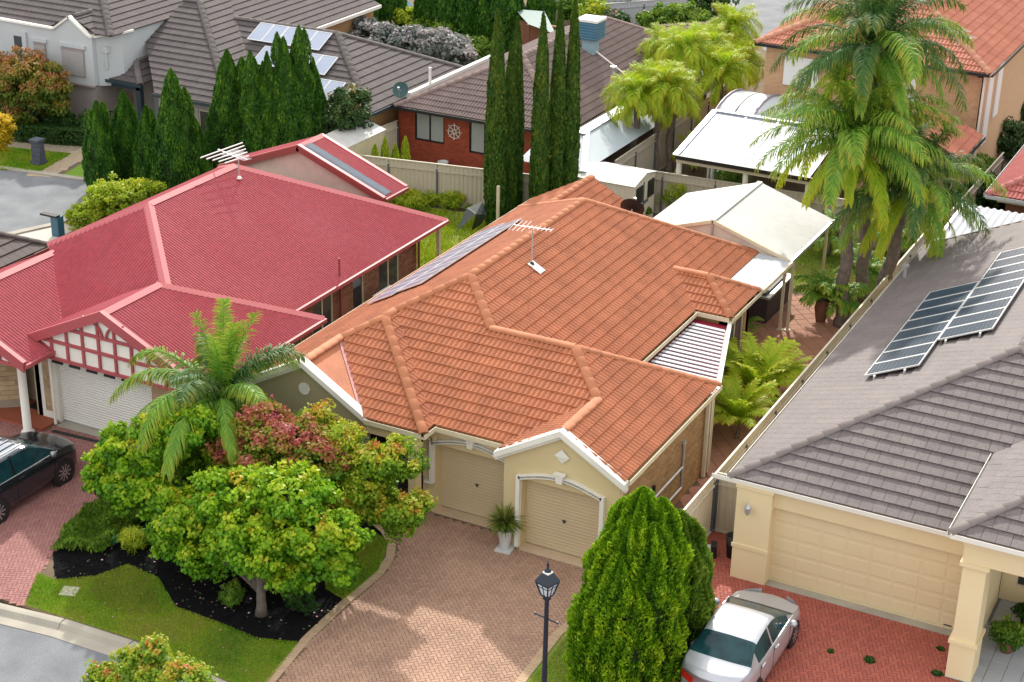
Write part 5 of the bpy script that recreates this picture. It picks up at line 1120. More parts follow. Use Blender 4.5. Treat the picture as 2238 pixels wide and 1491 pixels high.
# white gabled pergola and flat link roof behind the orange house
wp_ = thing('gabled_pergola', 'large white gabled pergola roof behind the orange roof', 'pergola', (7.2, 32.6, 0)); za, zt, y0, y1, xa, xb, xm = 2.86, 3.78, 30.35, 35.1, 4.35, 10.02, 7.18
mb = MB(); mb.add([(xa, y0, za), (xa, y1, za), (xm, y1, zt), (xm, y0, zt)]+[(xa, y0, za-.06), (xa, y1, za-.06), (xm, y1, zt-.06), (xm, y0, zt-.06)], [[3, 2, 1, 0], [4, 5, 6, 7], [0, 1, 5, 4]]); mb.build('roof_sheet', m_creamroof, wp_)
mb = MB(); mb.add([(xm, y0, zt), (xm, y1, zt), (xb, y1, za), (xb, y0, za)]+[(xm, y0, zt-.06), (xm, y1, zt-.06), (xb, y1, za-.06), (xb, y0, za-.06)], [[3, 2, 1, 0], [4, 5, 6, 7], [2, 3, 7, 6]]); mb.build('roof_sheet', m_creamroof, wp_)
mb = MB(); mb.add([(xa+.1, y0+.05, za-.1), (xb-.1, y0+.05, za-.1), (xm, y0+.05, zt-.05)]+[(xa+.1, y0+.12, za-.1), (xb-.1, y0+.12, za-.1), (xm, y0+.12, zt-.05)], [[0, 1, 2], [5, 4, 3], [0, 3, 4, 1]]); mb.build('gable', mat('warm beige sheet', (.72, .64, .54), .7), wp_)
for A, B in (((xa, y0, za), (xm, y0, zt)), ((xm, y0, zt), (xb, y0, za))): t = MB(); beam(t, Vector(A)+V3(0, 0, .03), Vector(B)+V3(0, 0, .03), .09, .12); t.build('barge_board', m_creamtrim, wp_)
t = MB(); beam(t, (xb+.04, y0, za), (xb+.04, y1, za), .1, .1); t.build('gutter', m_galv, wp_); t = MB(); beam(t, (xm, y0, zt+.03), (xm, y1, zt+.03), .18, .03); t.build('ridge_cap', m_creamroof, wp_); t = MB(); beam(t, (xm, y0+.04, zt-.05), (xm, y0+.04, za-.1), .05, .05); t.build('beam', m_galv, wp_)
for q in ((9.7, 30.95), (9.95, 31.02), (9.9, 34.9), (4.5, 34.9)): t = MB(); t.bx(q[0]-.045, q[0]+.045, q[1]-.045, q[1]+.045, 0, za-.06); t.bx(q[0]-.1, q[0]+.1, q[1]-.1, q[1]+.1, 0, .05); t.build('post', m_creamtrim, wp_)
lk = thing('flat_roof', 'small flat white ribbed roof between the orange tiles and the white pergola', 'flat roof', (9.5, 28.8, 0)); mb = MB(); corrugated(mb, [(8.92, 27.45, 2.92), (10.1, 27.45, 2.84), (10.1, 30.3, 2.84), (8.92, 30.3, 2.92)], (1, 0), .12, .01, 4); mb.build('roof_sheet', m_whiteroof, lk, True)
t = MB(); beam(t, (10.12, 27.4, 2.86), (10.12, 30.3, 2.86), .08, .12); t.build('gutter', m_creamtrim, lk)
sp_ = thing('spa_pool', 'dark wicker sided spa with a dusty black cover under the white pergola', 'spa', (8.35, 32.3, 0)); t = MB(); t.bx(7.7, 9.1, 31.2, 33.6, 0, .95); t.build('cabinet', mat('dark wicker', (.055, .04, .045), .8), sp_)
t = MB(); t.bx(7.62, 9.18, 31.12, 33.68, .95, 1.03); t.build('rim', m_galv, sp_); t = MB(); t.bx(7.8, 9.0, 31.3, 33.5, 1.03, 1.10); t.build('cover', mat('dusty cover', (.02, .025, .03), .6, (.20, .20, .19), 1.2, .8), sp_)
# right: white ribbed carport, rose tiled roof
rc = thing('carport', 'white ribbed carport roof beside the fence at the right edge', 'carport', (16, 37, 0)); mb = MB(); corrugated(mb, [(13.8, 34.6, 2.55), (19.5, 34.6, 2.55), (19.5, 39.9, 2.65), (13.7, 39.9, 2.65)], (0, -1), .26, .03, 6); mb.build('roof_sheet', m_whiteroof, rc, True)
t = MB(); beam(t, (13.72, 34.6, 2.62), (13.65, 39.95, 2.72), .12, .14); t.build('gutter', m_galv, rc)
for q in ((13.85, 35.6), (13.8, 39.7), (19.3, 39.7)): t = MB(); t.bx(q[0]-.05, q[0]+.05, q[1]-.05, q[1]+.05, 0, 2.5); t.build('post', m_whitetrim, rc)
PH = thing('brick_house', 'brick house corner with rose tiled roof at the right edge', 'house', (17, 43, 0)); pr_ = Roof(PH, m_rosetile, mat('rose cap', (.45, .16, .14), .85, (.38, .12, .10), 2, .6, .3), 'pantile', .32, .38, limit=200)
pr_.face([[(14.27, 40.65, 2.9), (14.27, 52, 2.9), (18.5, 52, 4.9), (18.5, 44.88, 4.9)]], (-1, 0)); pr_.face([[(14.27, 40.65, 2.9), (22.7, 40.65, 2.9), (18.5, 44.88, 4.9)]], (0, -1)); pr_.ridge((14.27, 40.65, 2.9), (18.5, 44.88, 4.9), .15)
pr_.gutter((14.27, 40.65, 2.9), (22.7, 40.65, 2.9), (0, -1)); pr_.gutter((14.27, 40.65, 2.9), (14.27, 52, 2.9), (-1, 0)); pr_.done(gutmat=m_galv)
wall(PH, (14.7, 41.2), (22, 41.2), 0, 2.7, m_brick); wall(PH, (14.7, 52), (14.7, 41.2), 0, 2.7, m_brick); t = MB(); t.bx(14.6, 22, 41.05, 41.19, 2.55, 2.8); t.build('fascia', m_creamtrim, PH)
# left edge: charcoal tiled roof corner
LH = thing('brick_house', 'corner of a charcoal tiled roof at the left edge beside the red roof', 'house', (-14, 18, 0)); lr = Roof(LH, m_darktile, m_darktile, 'flat', .33, .40, limit=100)
lr.face([[(-12.1, 10.5, 2.9), (-12.1, 18.9, 2.9), (-16, 14.9, 4.85), (-16, 10.5, 4.85)]], (1, 0)); lr.face([[(-12.1, 18.9, 2.9), (-20, 18.9, 2.9), (-16, 14.9, 4.85)]], (0, 1)); lr.ridge((-12.1, 18.9, 2.9), (-16, 14.9, 4.85), .13); lr.gutter((-12.1, 10.5, 2.9), (-12.1, 18.9, 2.9), (1, 0)); lr.done(gutmat=m_redtimber)
wall(LH, (-12.5, 10.5), (-12.5, 18.5), 0, 2.75, m_brick); wall(LH, (-12.5, 18.5), (-19.5, 18.5), 0, 2.75, m_brick)
# cream garden sheds
sd = thing('garden_shed', 'cream steel garden shed with white roof and dark framed doors by the back fence', 'shed', (.1, 38.2, 0))
mb = MB(); corrugated(mb, [(-1.3, 37.0, 2.02), (1.45, 37.0, 2.02), (1.45, 38.2, 2.28), (-1.3, 38.2, 2.28)], (0, -1), .11, .012, 4); mb.build('roof_sheet', m_creamroof, sd, True); mb = MB(); corrugated(mb, [(-1.3, 38.2, 2.28), (1.45, 38.2, 2.28), (1.45, 39.3, 2.04), (-1.3, 39.3, 2.04)], (0, 1), .11, .012, 4); mb.build('roof_sheet', m_creamroof, sd, True)
def ribwall(p0, p1, z0, z1, mt, parent, name='wall', per=.16):
    a, b = Vector((p0[0], p0[1], 0)), Vector((p1[0], p1[1], 0)); L = (b-a).length; d = (b-a)/L; o = V3(d.y, -d.x, 0); V = []; n = int(L/per)
    for j in range(n):
        for q, h in ((0, 0), (.35, 0), (.5, 1), (.85, 1)): p = a+d*((j+q)*L/n)+o*(.018*h); V += [(p.x, p.y, z0), (p.x, p.y, z1)]
    V += [(b.x, b.y, z0), (b.x, b.y, z1)]; mb = MB(); mb.add(V, [[2*j, 2*j+2, 2*j+3, 2*j+1] for j in range(len(V)//2-1)]); return mb.build(name, mt, parent)
ribwall((-1.25, 37.1), (1.38, 37.1), 0, 2.0, m_fencepale, sd); ribwall((1.38, 37.1), (1.38, 39.2), 0, 2.05, m_fencepale, sd)
mb = MB(); mb.add([(1.38, 37.1, 2.0), (1.38, 39.2, 2.0), (1.38, 38.2, 2.27)], [[0, 1, 2]]); mb.build('gable', m_fencepale, sd)
for y in (37.3, 38.45): t = MB(); t.bx(1.40, 1.44, y, y+.6, 1.15, 1.85); t.build('window', m_black, sd)
t = MB(); t.bx(1.40, 1.43, 38.0, 38.5, 1.0, 1.12); t.bx(1.40, 1.43, 38.02, 38.05, .1, 1.95); t.build('door_brace', m_post, sd)
sd2 = thing('garden_shed', 'long cream shed with sloping white roof left of the red brick wall', 'shed', (-11.5, 36.8, 0)); mb = MB(); corrugated(mb, [(-11.0, 34.2, 2.0), (-11.0, 38.7, 2.0), (-12.2, 38.7, 2.35), (-12.2, 34.2, 2.35)], (1, 0), .14, .012, 4); mb.build('roof_sheet', m_creamroof, sd2, True)
ribwall((-11.05, 34.3), (-11.05, 38.6), 0, 2.0, m_creamtrim, sd2, per=.3); ribwall((-12.1, 38.6), (-12.1, 34.3), 0, 2.3, m_creamtrim, sd2, per=.3); ribwall((-11.05, 38.6), (-12.1, 38.6), 0, 2.0, m_creamtrim, sd2, per=.3)

# ------------------------------------------------------------------ fences
fence('cream steel boundary fence between the orange-roofed and grey-roofed houses', (12.65, 14.3), (12.65, 41.2), 1.8, 0, m_fencepale, side=1)
fence('short cream return fence beside the cream garage pillar', (12.7, 16.9), (13.9, 16.95), 1.8, 0, m_fence, bay=1.2, side=1)
fence('long beige steel fence with slate posts below the red brick house', (-11.2, 35.35), (-.75, 37.35), 1.8, 0, m_fence, side=1)
fence('beige steel fence running back beside the tall cypresses', (-.7, 31.9), (-.7, 37.35), 1.8, 0, m_fence, side=-1)
fence('beige steel fence behind the white shed and rounded yellow shrub', (-.8, 39.75), (12.6, 40.75), 1.8, 0, m_fence, side=1)
fence('tall white-topped fence behind the row of yellow green palms', (-.75, 40.0), (-1.0, 55.5), 1.9, 0, m_fence, side=1)
fence('pale fence between the dark conifers and the long cream shed', (-12.3, 33.8), (-11.6, 40.6), 1.8, 0, m_fencepale, side=1)
fence('cream fence beside the rose bushes at the right', (12.9, 41.3), (13.0, 50), 1.8, 0, m_fencepale, side=1)
fence('white fence at the top beyond the round green shrub', (-13.5, 66.2), (-9.9, 70.6), 1.9, 0, m_whiteroof, side=1)
wb = MB(); wb.bx(-19.5, -13.4, 70.5, 72, 0, 4.2); wbo = thing('outbuilding', 'pale blue white wall of an outbuilding at the top centre', 'building', (-16, 71, 0)); wb.build('wall', m_whiteroof, wbo)
wb = MB(); wb.add([(-20, 69.5, 3.2), (-13, 69.5, 3.2), (-13, 72.5, 4.6), (-20, 72.5, 4.6)], [[0, 1, 2, 3]]); wb.build('roof_sheet', m_whiteroof, wbo)
gz = thing('pool_shelter', 'pale green roofed shelter on brown posts between two far cypresses', 'shelter', (-16, 61, 0)); q = [at(1125, 20, z=2.6), at(1155, 53, z=2.5), at(1185, 52, z=2.5), at(1170, 0, z=2.7)]; wb = MB(); wb.add([q[0], q[1], at(1215, 75, z=2.5), at(1190, 25, z=2.7)], [[0, 1, 2, 3]]); wb.build('roof_sheet', mat('pale green sheet', (.16, .24, .23), .7), gz)
for uv in ((1155, 53), (1213, 76), (1128, 24)): p = at(*uv, z=2.5); t = MB(); t.bx(p.x-.08, p.x+.08, p.y-.08, p.y+.08, 0, 2.5); t.build('post', m_rust, gz)
t = MB(); p = at(1180, 140, z=0); t.bx(p.x-1.3, p.x+1.0, p.y-.2, p.y+.1, 0, 2.2); t.build('wall', m_brick, gz)

# ------------------------------------------------------------------ planting kit
def nrm(a): return a/np.maximum(np.linalg.norm(a, axis=1, keepdims=True), 1e-6)
def leaves(name, C_, D, N, L, W, rnd, mt, parent, fold=0.0):
    """one diamond-shaped blade per row: centre C_, long axis D, face normal N"""
    D = nrm(D); S_ = nrm(np.cross(N, D)); n = len(C_); L = np.broadcast_to(np.asarray(L, float), (n,))[:, None]; W = np.broadcast_to(np.asarray(W, float), (n,))[:, None]
    V = np.empty((n, 4, 3)); V[:, 0] = C_-D*L*.5; V[:, 1] = C_+S_*W*.5-D*L*.05; V[:, 2] = C_+D*L*.5; V[:, 3] = C_-S_*W*.5-D*L*.05
    F = np.arange(n*4).reshape(n, 4)
    return link(name, mesh_from(name, V.reshape(-1, 3), F, mt, False, np.clip(rnd, 0, 1)), parent)

def rsph(n, rs): return nrm(rs.normal(size=(n, 3)))
def lobes_points(lobes, nl, clump, per, rs, up=.35, hollow=.6):
    """leaf clumps spread through the outer part of several ellipsoids (centre, radii)"""
    C_, N, R = [], [], []; vol = np.array([(r[0]*r[1]*r[2])**(2/3) for c, r in lobes]); vol = vol/vol.sum()
    for (c, r), w_ in zip(lobes, vol):
        k = max(6, int(nl*w_/per)); d = rsph(k, rs); rad = hollow+(1-hollow)*rs.rand(k, 1)**.6; cc = np.array(c)+d*np.array(r)*rad*(1+.17*rs.normal(size=(k, 1)))
        cr_ = clump*(.7+.6*rs.rand(k)); tone = rs.rand(k)*.42+.20+.26*np.clip(d[:, 2], -1, 1)  # upper clumps get a lighter tone: top highlights put into leaf colour
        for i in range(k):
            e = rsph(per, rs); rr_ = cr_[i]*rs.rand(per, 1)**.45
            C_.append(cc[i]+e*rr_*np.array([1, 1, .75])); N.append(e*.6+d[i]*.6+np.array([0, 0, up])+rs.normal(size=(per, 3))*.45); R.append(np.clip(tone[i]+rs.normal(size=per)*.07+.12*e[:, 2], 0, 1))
    return np.vstack(C_), np.vstack(N), np.concatenate(R)

def tree(name, label, cat, base, lobes, mt, n=20000, leaf=.10, clump=.32, per=60, trunk_r=.12, seed=1, group=None, bark=None, asp=.75, hollow=.6, trunk=True, sublobes=6):
    rs = np.random.RandomState(seed); t = thing(name, label, cat, tuple(base), group)
    if trunk:
        mb = MB(); b = Vector(base); top = Vector(lobes[0][0]); h = top.z-b.z; k = b+(top-b)*.45; k.x += .1*h*.2
        mb.tube([b, b+V3(.02, .0, h*.15), k, top], [trunk_r*1.3, trunk_r, trunk_r*.8, trunk_r*.35], 10)
        for i, (c, r) in enumerate(lobes):
            a = b+(k-b)*random.uniform(.6, 1); mb.tube([a, (a+Vector(c))/2+V3(0, 0, .1*h), Vector(c)], [trunk_r*.55, trunk_r*.35, trunk_r*.12], 6)
        mb.build('trunk', bark or m_wood, t, True)
    big = []
    for c, r in lobes:                              # uneven outline: smaller boughs pushed out of every lobe
        big.append((c, tuple(np.array(r)*.86)))
        for _ in range(sublobes):
            d = rsph(1, rs)[0]; d[2] = abs(d[2])*.9-.25; big.append((tuple(np.array(c)+d*np.array(r)*.85), tuple(np.array(r)*rs.uniform(.24, .40))))
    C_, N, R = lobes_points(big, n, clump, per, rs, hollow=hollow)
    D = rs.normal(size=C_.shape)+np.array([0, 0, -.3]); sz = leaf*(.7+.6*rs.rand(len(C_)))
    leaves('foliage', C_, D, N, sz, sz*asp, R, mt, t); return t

def shrub(label, px_, z=None, r=(.6, .6, .5), mt=None, n=4000, leaf=.09, seed=1, cat='shrub', group=None, name='shrub', y=None, lobes=None, base=None, clump=.16, per=40, asp=.6):
    b = Vector(base) if base else at(*px_, z=0); rs = np.random.RandomState(seed)
    lobes = lobes or [(tuple(b+V3(0, 0, r[2]*.9)), r)]+[(tuple(b+V3(rs.uniform(-.5, .5)*r[0], rs.uniform(-.5, .5)*r[1], r[2]*rs.uniform(.7, 1.25))), (r[0]*.6, r[1]*.6, r[2]*.6)) for _ in range(4)]
    return tree(name, label, cat, b, lobes, mt, n, leaf, clump, per, .04, seed, group, asp=asp, hollow=.75, sublobes=2)

def conifer_mesh(H_, R_, prof, n, rs, L=.16, W=.055, lobef=5, amp=.16, tilt=.9):
    """upright sprays all over a column or cone; returns centre, direction, normal, tone"""
    t = rs.rand(n)**(.85); th = rs.rand(n)*2*math.pi; z = t*H_
    bump = 1+amp*(np.sin(th*lobef+z*1.7)*.5+np.sin(th*(lobef*2+1)-z*3.1+1)*.35+np.sin(z*6+th*3)*.3)
    pr = np.interp(t, [p[0] for p in prof], [p[1] for p in prof])*R_; r = pr*bump*(.86+.2*rs.rand(n))
    o = np.stack([np.cos(th), np.sin(th), np.zeros(n)], 1); C_ = np.stack([r*np.cos(th), r*np.sin(th), z], 1)
    D = o*(1-tilt)+np.array([0, 0, tilt])+rs.normal(size=(n, 3))*.22; N = o+rs.normal(size=(n, 3))*.5
    tone = .42+.9*(bump-1)+rs.normal(size=n)*.16+.1*(t-.5)  # hollows darker, swellings lighter: shade between lobes put into colour
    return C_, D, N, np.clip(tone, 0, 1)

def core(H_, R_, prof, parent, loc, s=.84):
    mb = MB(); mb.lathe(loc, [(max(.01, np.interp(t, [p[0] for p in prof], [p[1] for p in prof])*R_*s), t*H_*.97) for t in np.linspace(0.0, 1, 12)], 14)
    return mb.build('stem_core', m_core, parent, True)  # dark solid core against see-through, not a true stem

COLP = [(0, .6), (.06, .88), (.25, 1), (.5, .92), (.7, .74), (.85, .50), (.95, .24), (1, .03)]
EGGP = [(0, .75), (.1, .95), (.3, 1), (.5, .97), (.7, .86), (.85, .66), (.95, .38), (1, .06)]
CONP = [(0, .80), (.08, .98), (.3, 1), (.5, .88), (.7, .64), (.86, .36), (.95, .16), (1, .02)]
def cypress(label, x, y, H_, R_, mt, n, seed, prof=COLP, group=None, name='cypress', L=.17, W=.06, lobef=5, amp=.16, tips=0):
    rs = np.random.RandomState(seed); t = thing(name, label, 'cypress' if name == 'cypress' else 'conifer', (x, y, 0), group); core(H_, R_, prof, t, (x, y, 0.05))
    C_, D, N, R = conifer_mesh(H_, R_, prof, n, rs, lobef=lobef, amp=amp)
    if tips:                                       # separate leaders standing out of the top
        for i in range(tips):
            a = rs.rand()*6.28; q = R_*(.25+.4*rs.rand()); h0 = H_*(.72+.2*rs.rand()); hh = H_*.22; m_ = n//22
            c2, d2, n2, r2 = conifer_mesh(hh, R_*.36, CONP, m_, rs); c2 += np.array([q*math.cos(a), q*math.sin(a), h0-hh*.45]); C_, D, N, R = np.vstack([C_, c2]), np.vstack([D, d2]), np.vstack([N, n2]), np.concatenate([R, r2+.08])
    C_ = C_+np.array([x, y, .08]); s_ = .7+.6*rs.rand(len(C_))
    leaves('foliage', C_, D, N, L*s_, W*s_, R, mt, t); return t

def frond_mesh(name, L, el, droop, mt, rs, nl=46, ll=.42, w_=.032, plume=.5, hang=.9, twist=0):
    """one pinnate leaf lying along +X from the origin"""
    K = 24; ang = el; p = np.zeros(3); pts = [p.copy()]; tang = []
    for i in range(K):
        s_ = i/K; ang = el-droop*(s_**1.25); d = np.array([math.cos(ang), twist*s_, math.sin(ang)]); d /= np.linalg.norm(d); tang.append(d); p = p+d*L/K; pts.append(p.copy())
    tang.append(tang[-1]); pts = np.array(pts); tang = np.array(tang)
    mb = MB(); mb.tube([tuple(q) for q in pts], [.028*(1-i/K)+.006 for i in range(K+1)], 5); nv = len(mb.V); V = list(mb.V); F = [list(f) for f in mb.F]; R = [.55]*len(F)
    for i in range(nl):
        s_ = .10+.90*i/nl; f = s_*K; k = min(int(f), K-1); q = pts[k]+(pts[k+1]-pts[k])*(f-k); d = tang[k]; side0 = np.array([-d[1], d[0], 0]); side0 = side0/max(np.linalg.norm(side0), 1e-6); up = np.cross(d, side0)
        if up[2] < 0: up = -up
        Ln = L*ll*(.35+.65*math.sin(math.pi*min(1, s_*.93+.05))**.7)*(.85+.3*rs.rand())
        for sd in (-1, 1):
            lift = plume*rs.uniform(-.6, 1.0); dr = side0*sd*1.0+d*(.75+.3*rs.rand())+up*lift; dr = dr/np.linalg.norm(dr); a = q.copy(); ws = w_*(.8+.4*rs.rand()); b = len(V); cur = dr.copy(); wv = np.cross(cur, up); wv = wv/max(np.linalg.norm(wv), 1e-6)
            V += [tuple(a-wv*ws*.3), tuple(a+wv*ws*.3)]
            for j in range(3):
                cur = cur+np.array([0, 0, -hang*(.30+.28*j)]); cur = cur/np.linalg.norm(cur); a = a+cur*Ln/3; wj = ws*(.5 if j < 2 else .06); V += [tuple(a-wv*wj), tuple(a+wv*wj)]
                F.append([b+2*j, b+2*j+1, b+2*j+3, b+2*j+2]); R.append(min(1, max(0, .32+.3*s_+.12*rs.randn()+.12*j)))
    return mesh_from(name, V, F, mt, False, R)

def palm(label, base, top, meshes, n, trunk_r=.14, seed=1, group=None, cat='palm tree', dead=0, els=(-.3, 1.2), scale=1, tilt0=.0, barkmat=None, az=None, crownshaft=True):
    """slender trunk with ring scars and a head of separate fronds; meshes: [(elevation class, mesh)]"""
    rs = np.random.RandomState(seed); t = thing('palm_tree', label, cat, tuple(base), group); b, c = Vector(base), Vector(top); mb = MB(); L = (c-b).length; k = int(L/.16)+2
    pts = [b+(c-b)*(i/(k-1))+V3(.06*math.sin(i*.5), 0, 0) for i in range(k)]; mb.tube(pts, [trunk_r*(1.2 if i < 2 else 1)*(1+.07*(i % 2))*(1-.15*i/k) for i in range(k)], 12); mb.build('trunk', barkmat or m_bark, t, True)
    if crownshaft: mb = MB(); mb.tube([c-V3(0, 0, .25), c+V3(0, 0, .1), c+V3(0, 0, .55)], [trunk_r*1.1, trunk_r*1.35, trunk_r*.4], 10); mb.build('crownshaft', MATS['palm sheath'], t, True)
    for i in range(n):
        f = i/(n-1); kls = int(f*(len(meshes)-.001)); a = i*2.39996+rs.uniform(-.25, .25)
        if az: a = az[i % len(az)]+rs.uniform(-.15, .15)
        o = link('frond', meshes[kls], t); o.location += c+V3(.06*math.cos(a), .06*math.sin(a), .12+.25*(1-f)); s_ = scale*rs.uniform(.85, 1.1); o.scale = (s_, s_, s_); o.rotation_euler = (rs.uniform(-.25, .25), rs.uniform(-.12, .12), a)
    return t
mat('palm sheath', (.20, .24, .06), .7, (.24, .17, .07), 5, .8)

def grass(label, poly, mt, n, h, z=.01, seed=1, name='grass', w_=.012, lean=.35, patchy=0):
    rs = np.random.RandomState(seed); P = np.array([(p[0], p[1]) for p in poly]); lo, hi = P.min(0), P.max(0); pts = lo+(hi-lo)*rs.rand(n*2, 2); ins = np.zeros(len(pts), bool); j = len(P)-1
    for i in range(len(P)):
        c = ((P[i, 1] > pts[:, 1]) != (P[j, 1] > pts[:, 1])) & (pts[:, 0] < (P[j, 0]-P[i, 0])*(pts[:, 1]-P[i, 1])/(P[j, 1]-P[i, 1]+1e-12)+P[i, 0]); ins ^= c; j = i
    pts = pts[ins][:n]; m_ = len(pts); D = np.stack([rs.normal(size=m_)*lean, rs.normal(size=m_)*lean, np.ones(m_)], 1)
    cl = np.sin(pts[:, 0]*2.1+1)*np.sin(pts[:, 1]*1.7+pts[:, 0])*.5+.5; hh = h*(.6+.8*rs.rand(m_))*(1+patchy*(cl-.5)); C_ = np.stack([pts[:, 0], pts[:, 1], z+hh*.45], 1)
    o = leaves(name, C_, D, rs.normal(size=(m_, 3))*np.array([1, 1, .1]), hh, w_, np.clip(.45+.2*rs.normal(size=m_)+.3*(cl-.5), 0, 1), mt, None); tag(o, label, 'grass'); stuff(o); return o

# ------------------------------------------------------------------ front garden
def P(u, v, y): return tuple(at(u, v, y=y))
tree('maple_tree', 'bright green maple with grey trunk standing in the black mulch', 'tree', (4.35, 7.56, 0), [(P(560, 1170, 8.0), (1.5, 1.2, 1.0)), (P(420, 1130, 8.2), (1.0, .95, .8)), (P(700, 1170, 8.3), (1.0, .9, .9)), (P(640, 1080, 8.6), (1.2, .9, .7)), (P(520, 1080, 8.4), (1.1, .9, .7)), (P(450, 1215, 7.7), (.8, .7, .55)), (P(640, 1245, 7.9), (.85, .7, .5)), (P(350, 1090, 8.6), (.8, .7, .6)), (P(740, 1235, 8.3), (.55, .55, .5)), (P(380, 1180, 8.0), (.6, .6, .5))], m_maple, 60000, .115, .21, 50, .13, 3, asp=.85)
tree('maple_tree', 'maple with plum red leaves at its top in the middle of the front garden', 'tree', (3.0, 10.2, 0), [(P(600, 975, 10.2), (1.2, 1.0, .75)), (P(520, 1000, 10.0), (.9, .8, .6)), (P(690, 1000, 10.2), (.9, .8, .6)), (P(570, 920, 10.6), (.7, .7, .5)), (P(650, 950, 10.6), (.7, .6, .5))], m_maple_r, 26000, .10, .22, 55, .1, 5)
tree('maple_tree', 'maple with yellow and orange tipped leaves reaching towards the portico', 'tree', (4.4, 10.9, 0), [(P(790, 1030, 10.8), (1.0, .9, .8)), (P(860, 1000, 11.0), (.7, .7, .6)), (P(840, 1100, 10.7), (.8, .7, .6)), (P(905, 1110, 10.9), (.5, .45, .42)), (P(760, 1110, 10.2), (.7, .7, .6)), (P(700, 920, 11.6), (.5, .5, .35)), (P(700, 1060, 10.0), (.8, .8, .6)), (P(750, 960, 11.0), (.6, .6, .5)), (P(870, 1150, 10.6), (.35, .35, .3))], m_maple_y, 24000, .10, .22, 55, .08, 6)
tree('maple_tree', 'rounded green maple beside the dark car on the left driveway', 'tree', (-.4, 9.4, 0), [(P(300, 985, 9.2), (1.0, .9, .8)), (P(240, 1015, 9.2), (.65, .6, .55)), (P(370, 960, 9.4), (.9, .8, .7)), (P(300, 1060, 8.9), (.9, .8, .5)), (P(430, 930, 9.8), (.7, .6, .6)), (P(225, 1050, 9.0), (.4, .4, .4))], m_maple, 28000, .11, .20, 50, .08, 7, asp=.85)
tree('tree', 'light green young tree rising behind the plum maple against the shaded gable wall', 'tree', (2.2, 12.0, 0), [(P(510, 900, 11.8), (.45, .45, .5)), (P(450, 950, 11.2), (.7, .6, .6)), (P(560, 890, 12.0), (.4, .35, .35)), (P(480, 1000, 10.6), (.7, .7, .6)), (P(400, 1010, 10.2), (.6, .6, .6))], m_maple, 14000, .10, .18, 45, .05, 8)
# queen palm in front
rsp = np.random.RandomState(4)
qf = [frond_mesh('frond', 2.6, 1.45, .35, m_palm, rsp, 80, .17, .03, .8, .5), frond_mesh('frond', 2.7, 1.2, 1.6, m_palmd, rsp, 100, .20, .03, 1.0, .8), frond_mesh('frond', 3.5, .95, 2.1, m_palm, rsp, 110, .18, .03, .8, 1.2), frond_mesh('frond', 3.7, .65, 1.9, m_palm, rsp, 110, .17, .03, .5, 1.6), frond_mesh('frond', 2.7, .1, 1.5, m_palmd, rsp, 90, .20, .03, .6, 1.5)]
palm('feathery queen palm with one upright spear in front of the white garage door', (.35, 11.6, 0), (.35, 11.6, 3.0), qf, 30, .11, 5, scale=1.0)
shrub('clipped round shrub in the mulch left of the maple trunk', None, r=(.34, .34, .32), mt=m_bush, n=6000, leaf=.05, seed=4, base=at(505, 1320, z=0), clump=.08, per=40)
shrub('second small clipped shrub right of the maple trunk', None, r=(.4, .4, .34), mt=m_bushd, n=5000, leaf=.05, seed=14, base=at(660, 1335, z=0), clump=.08, per=40)
gc = thing('ground_cover', 'bright green spiky ground cover along the left driveway edge', 'ground cover', (-1.9, 8.8, 0)); rs_ = np.random.RandomState(9); bp = []; 
hp = [(-2.15, 7.35), (-2.7, 9.4), (-2.85, 11.2), (-1.2, 11.0), (-1.0, 8.6), (-.9, 7.9)]
q = rs_.rand(9000, 2)*np.array([2.0, 4.0])+np.array([-2.9, 7.3]); ok_ = np.array([sum(((hp[i][1] > y) != (hp[i-1][1] > y)) and (x < (hp[i-1][0]-hp[i][0])*(y-hp[i][1])/(hp[i-1][1]-hp[i][1])+hp[i][0]) for i in range(len(hp))) % 2 for x, y in q], bool); q = q[ok_]; n_ = len(q)*2; q = np.vstack([q, q+rs_.normal(size=q.shape)*.05]); zt = .28+.16*np.sin(q[:, 0]*5)*np.sin(q[:, 1]*4)
leaves('foliage', np.stack([q[:, 0], q[:, 1], zt*rs_.rand(n_)**.4], 1), rs_.normal(size=(n_, 3))*.5+np.array([0, 0, 1]), rs_.normal(size=(n_, 3)), .17, .05, np.clip(rs_.rand(n_)*.6+.2, 0, 1), m_bush, gc); stuff(gc) if False else None
shrub('yellow green grassy tuft beside the green garden light', None, r=(.35, .35, .25), mt=m_bushy, n=900, leaf=.28, seed=22, base=at(300, 1190, z=0), clump=.2, per=30, asp=.08, name='grass_tuft', cat='grass tuft')
gl = thing('garden_box', 'small green plastic box at the edge of the ground cover', 'garden box', at(247, 1185, z=0)); t = MB(); q = at(247, 1180, z=.1); t.box(tuple(q), (.2, .16, .22)); t.build('body', mat('green plastic', (.02, .22, .10), .4), gl); t = MB(); t.box(tuple(q+V3(0, 0, .125)), (.24, .2, .03)); t.build('lid', mat('pale green plastic', (.12, .5, .3), .35), gl)
BED = [(-2.1, 7.3), (-1.1, 6.25), (-.35, 6.9), (.0, 7.75), (1.1, 7.6), (2.3, 6.75), (3.6, 6.7), (4.9, 6.6), (5.85, 6.9), (5.78, 9.1), (5.7, 9.8), (-2.7, 9.4)]
def inpoly(x, y, P_):
    c = False
    for (x1, y1), (x2, y2) in zip(P_, P_[1:]+P_[:1]):
        if (y1 > y) != (y2 > y) and x < (x2-x1)*(y-y1)/(y2-y1)+x1: c = not c
    return c
mulch = MB(); rs_ = np.random.RandomState(3)
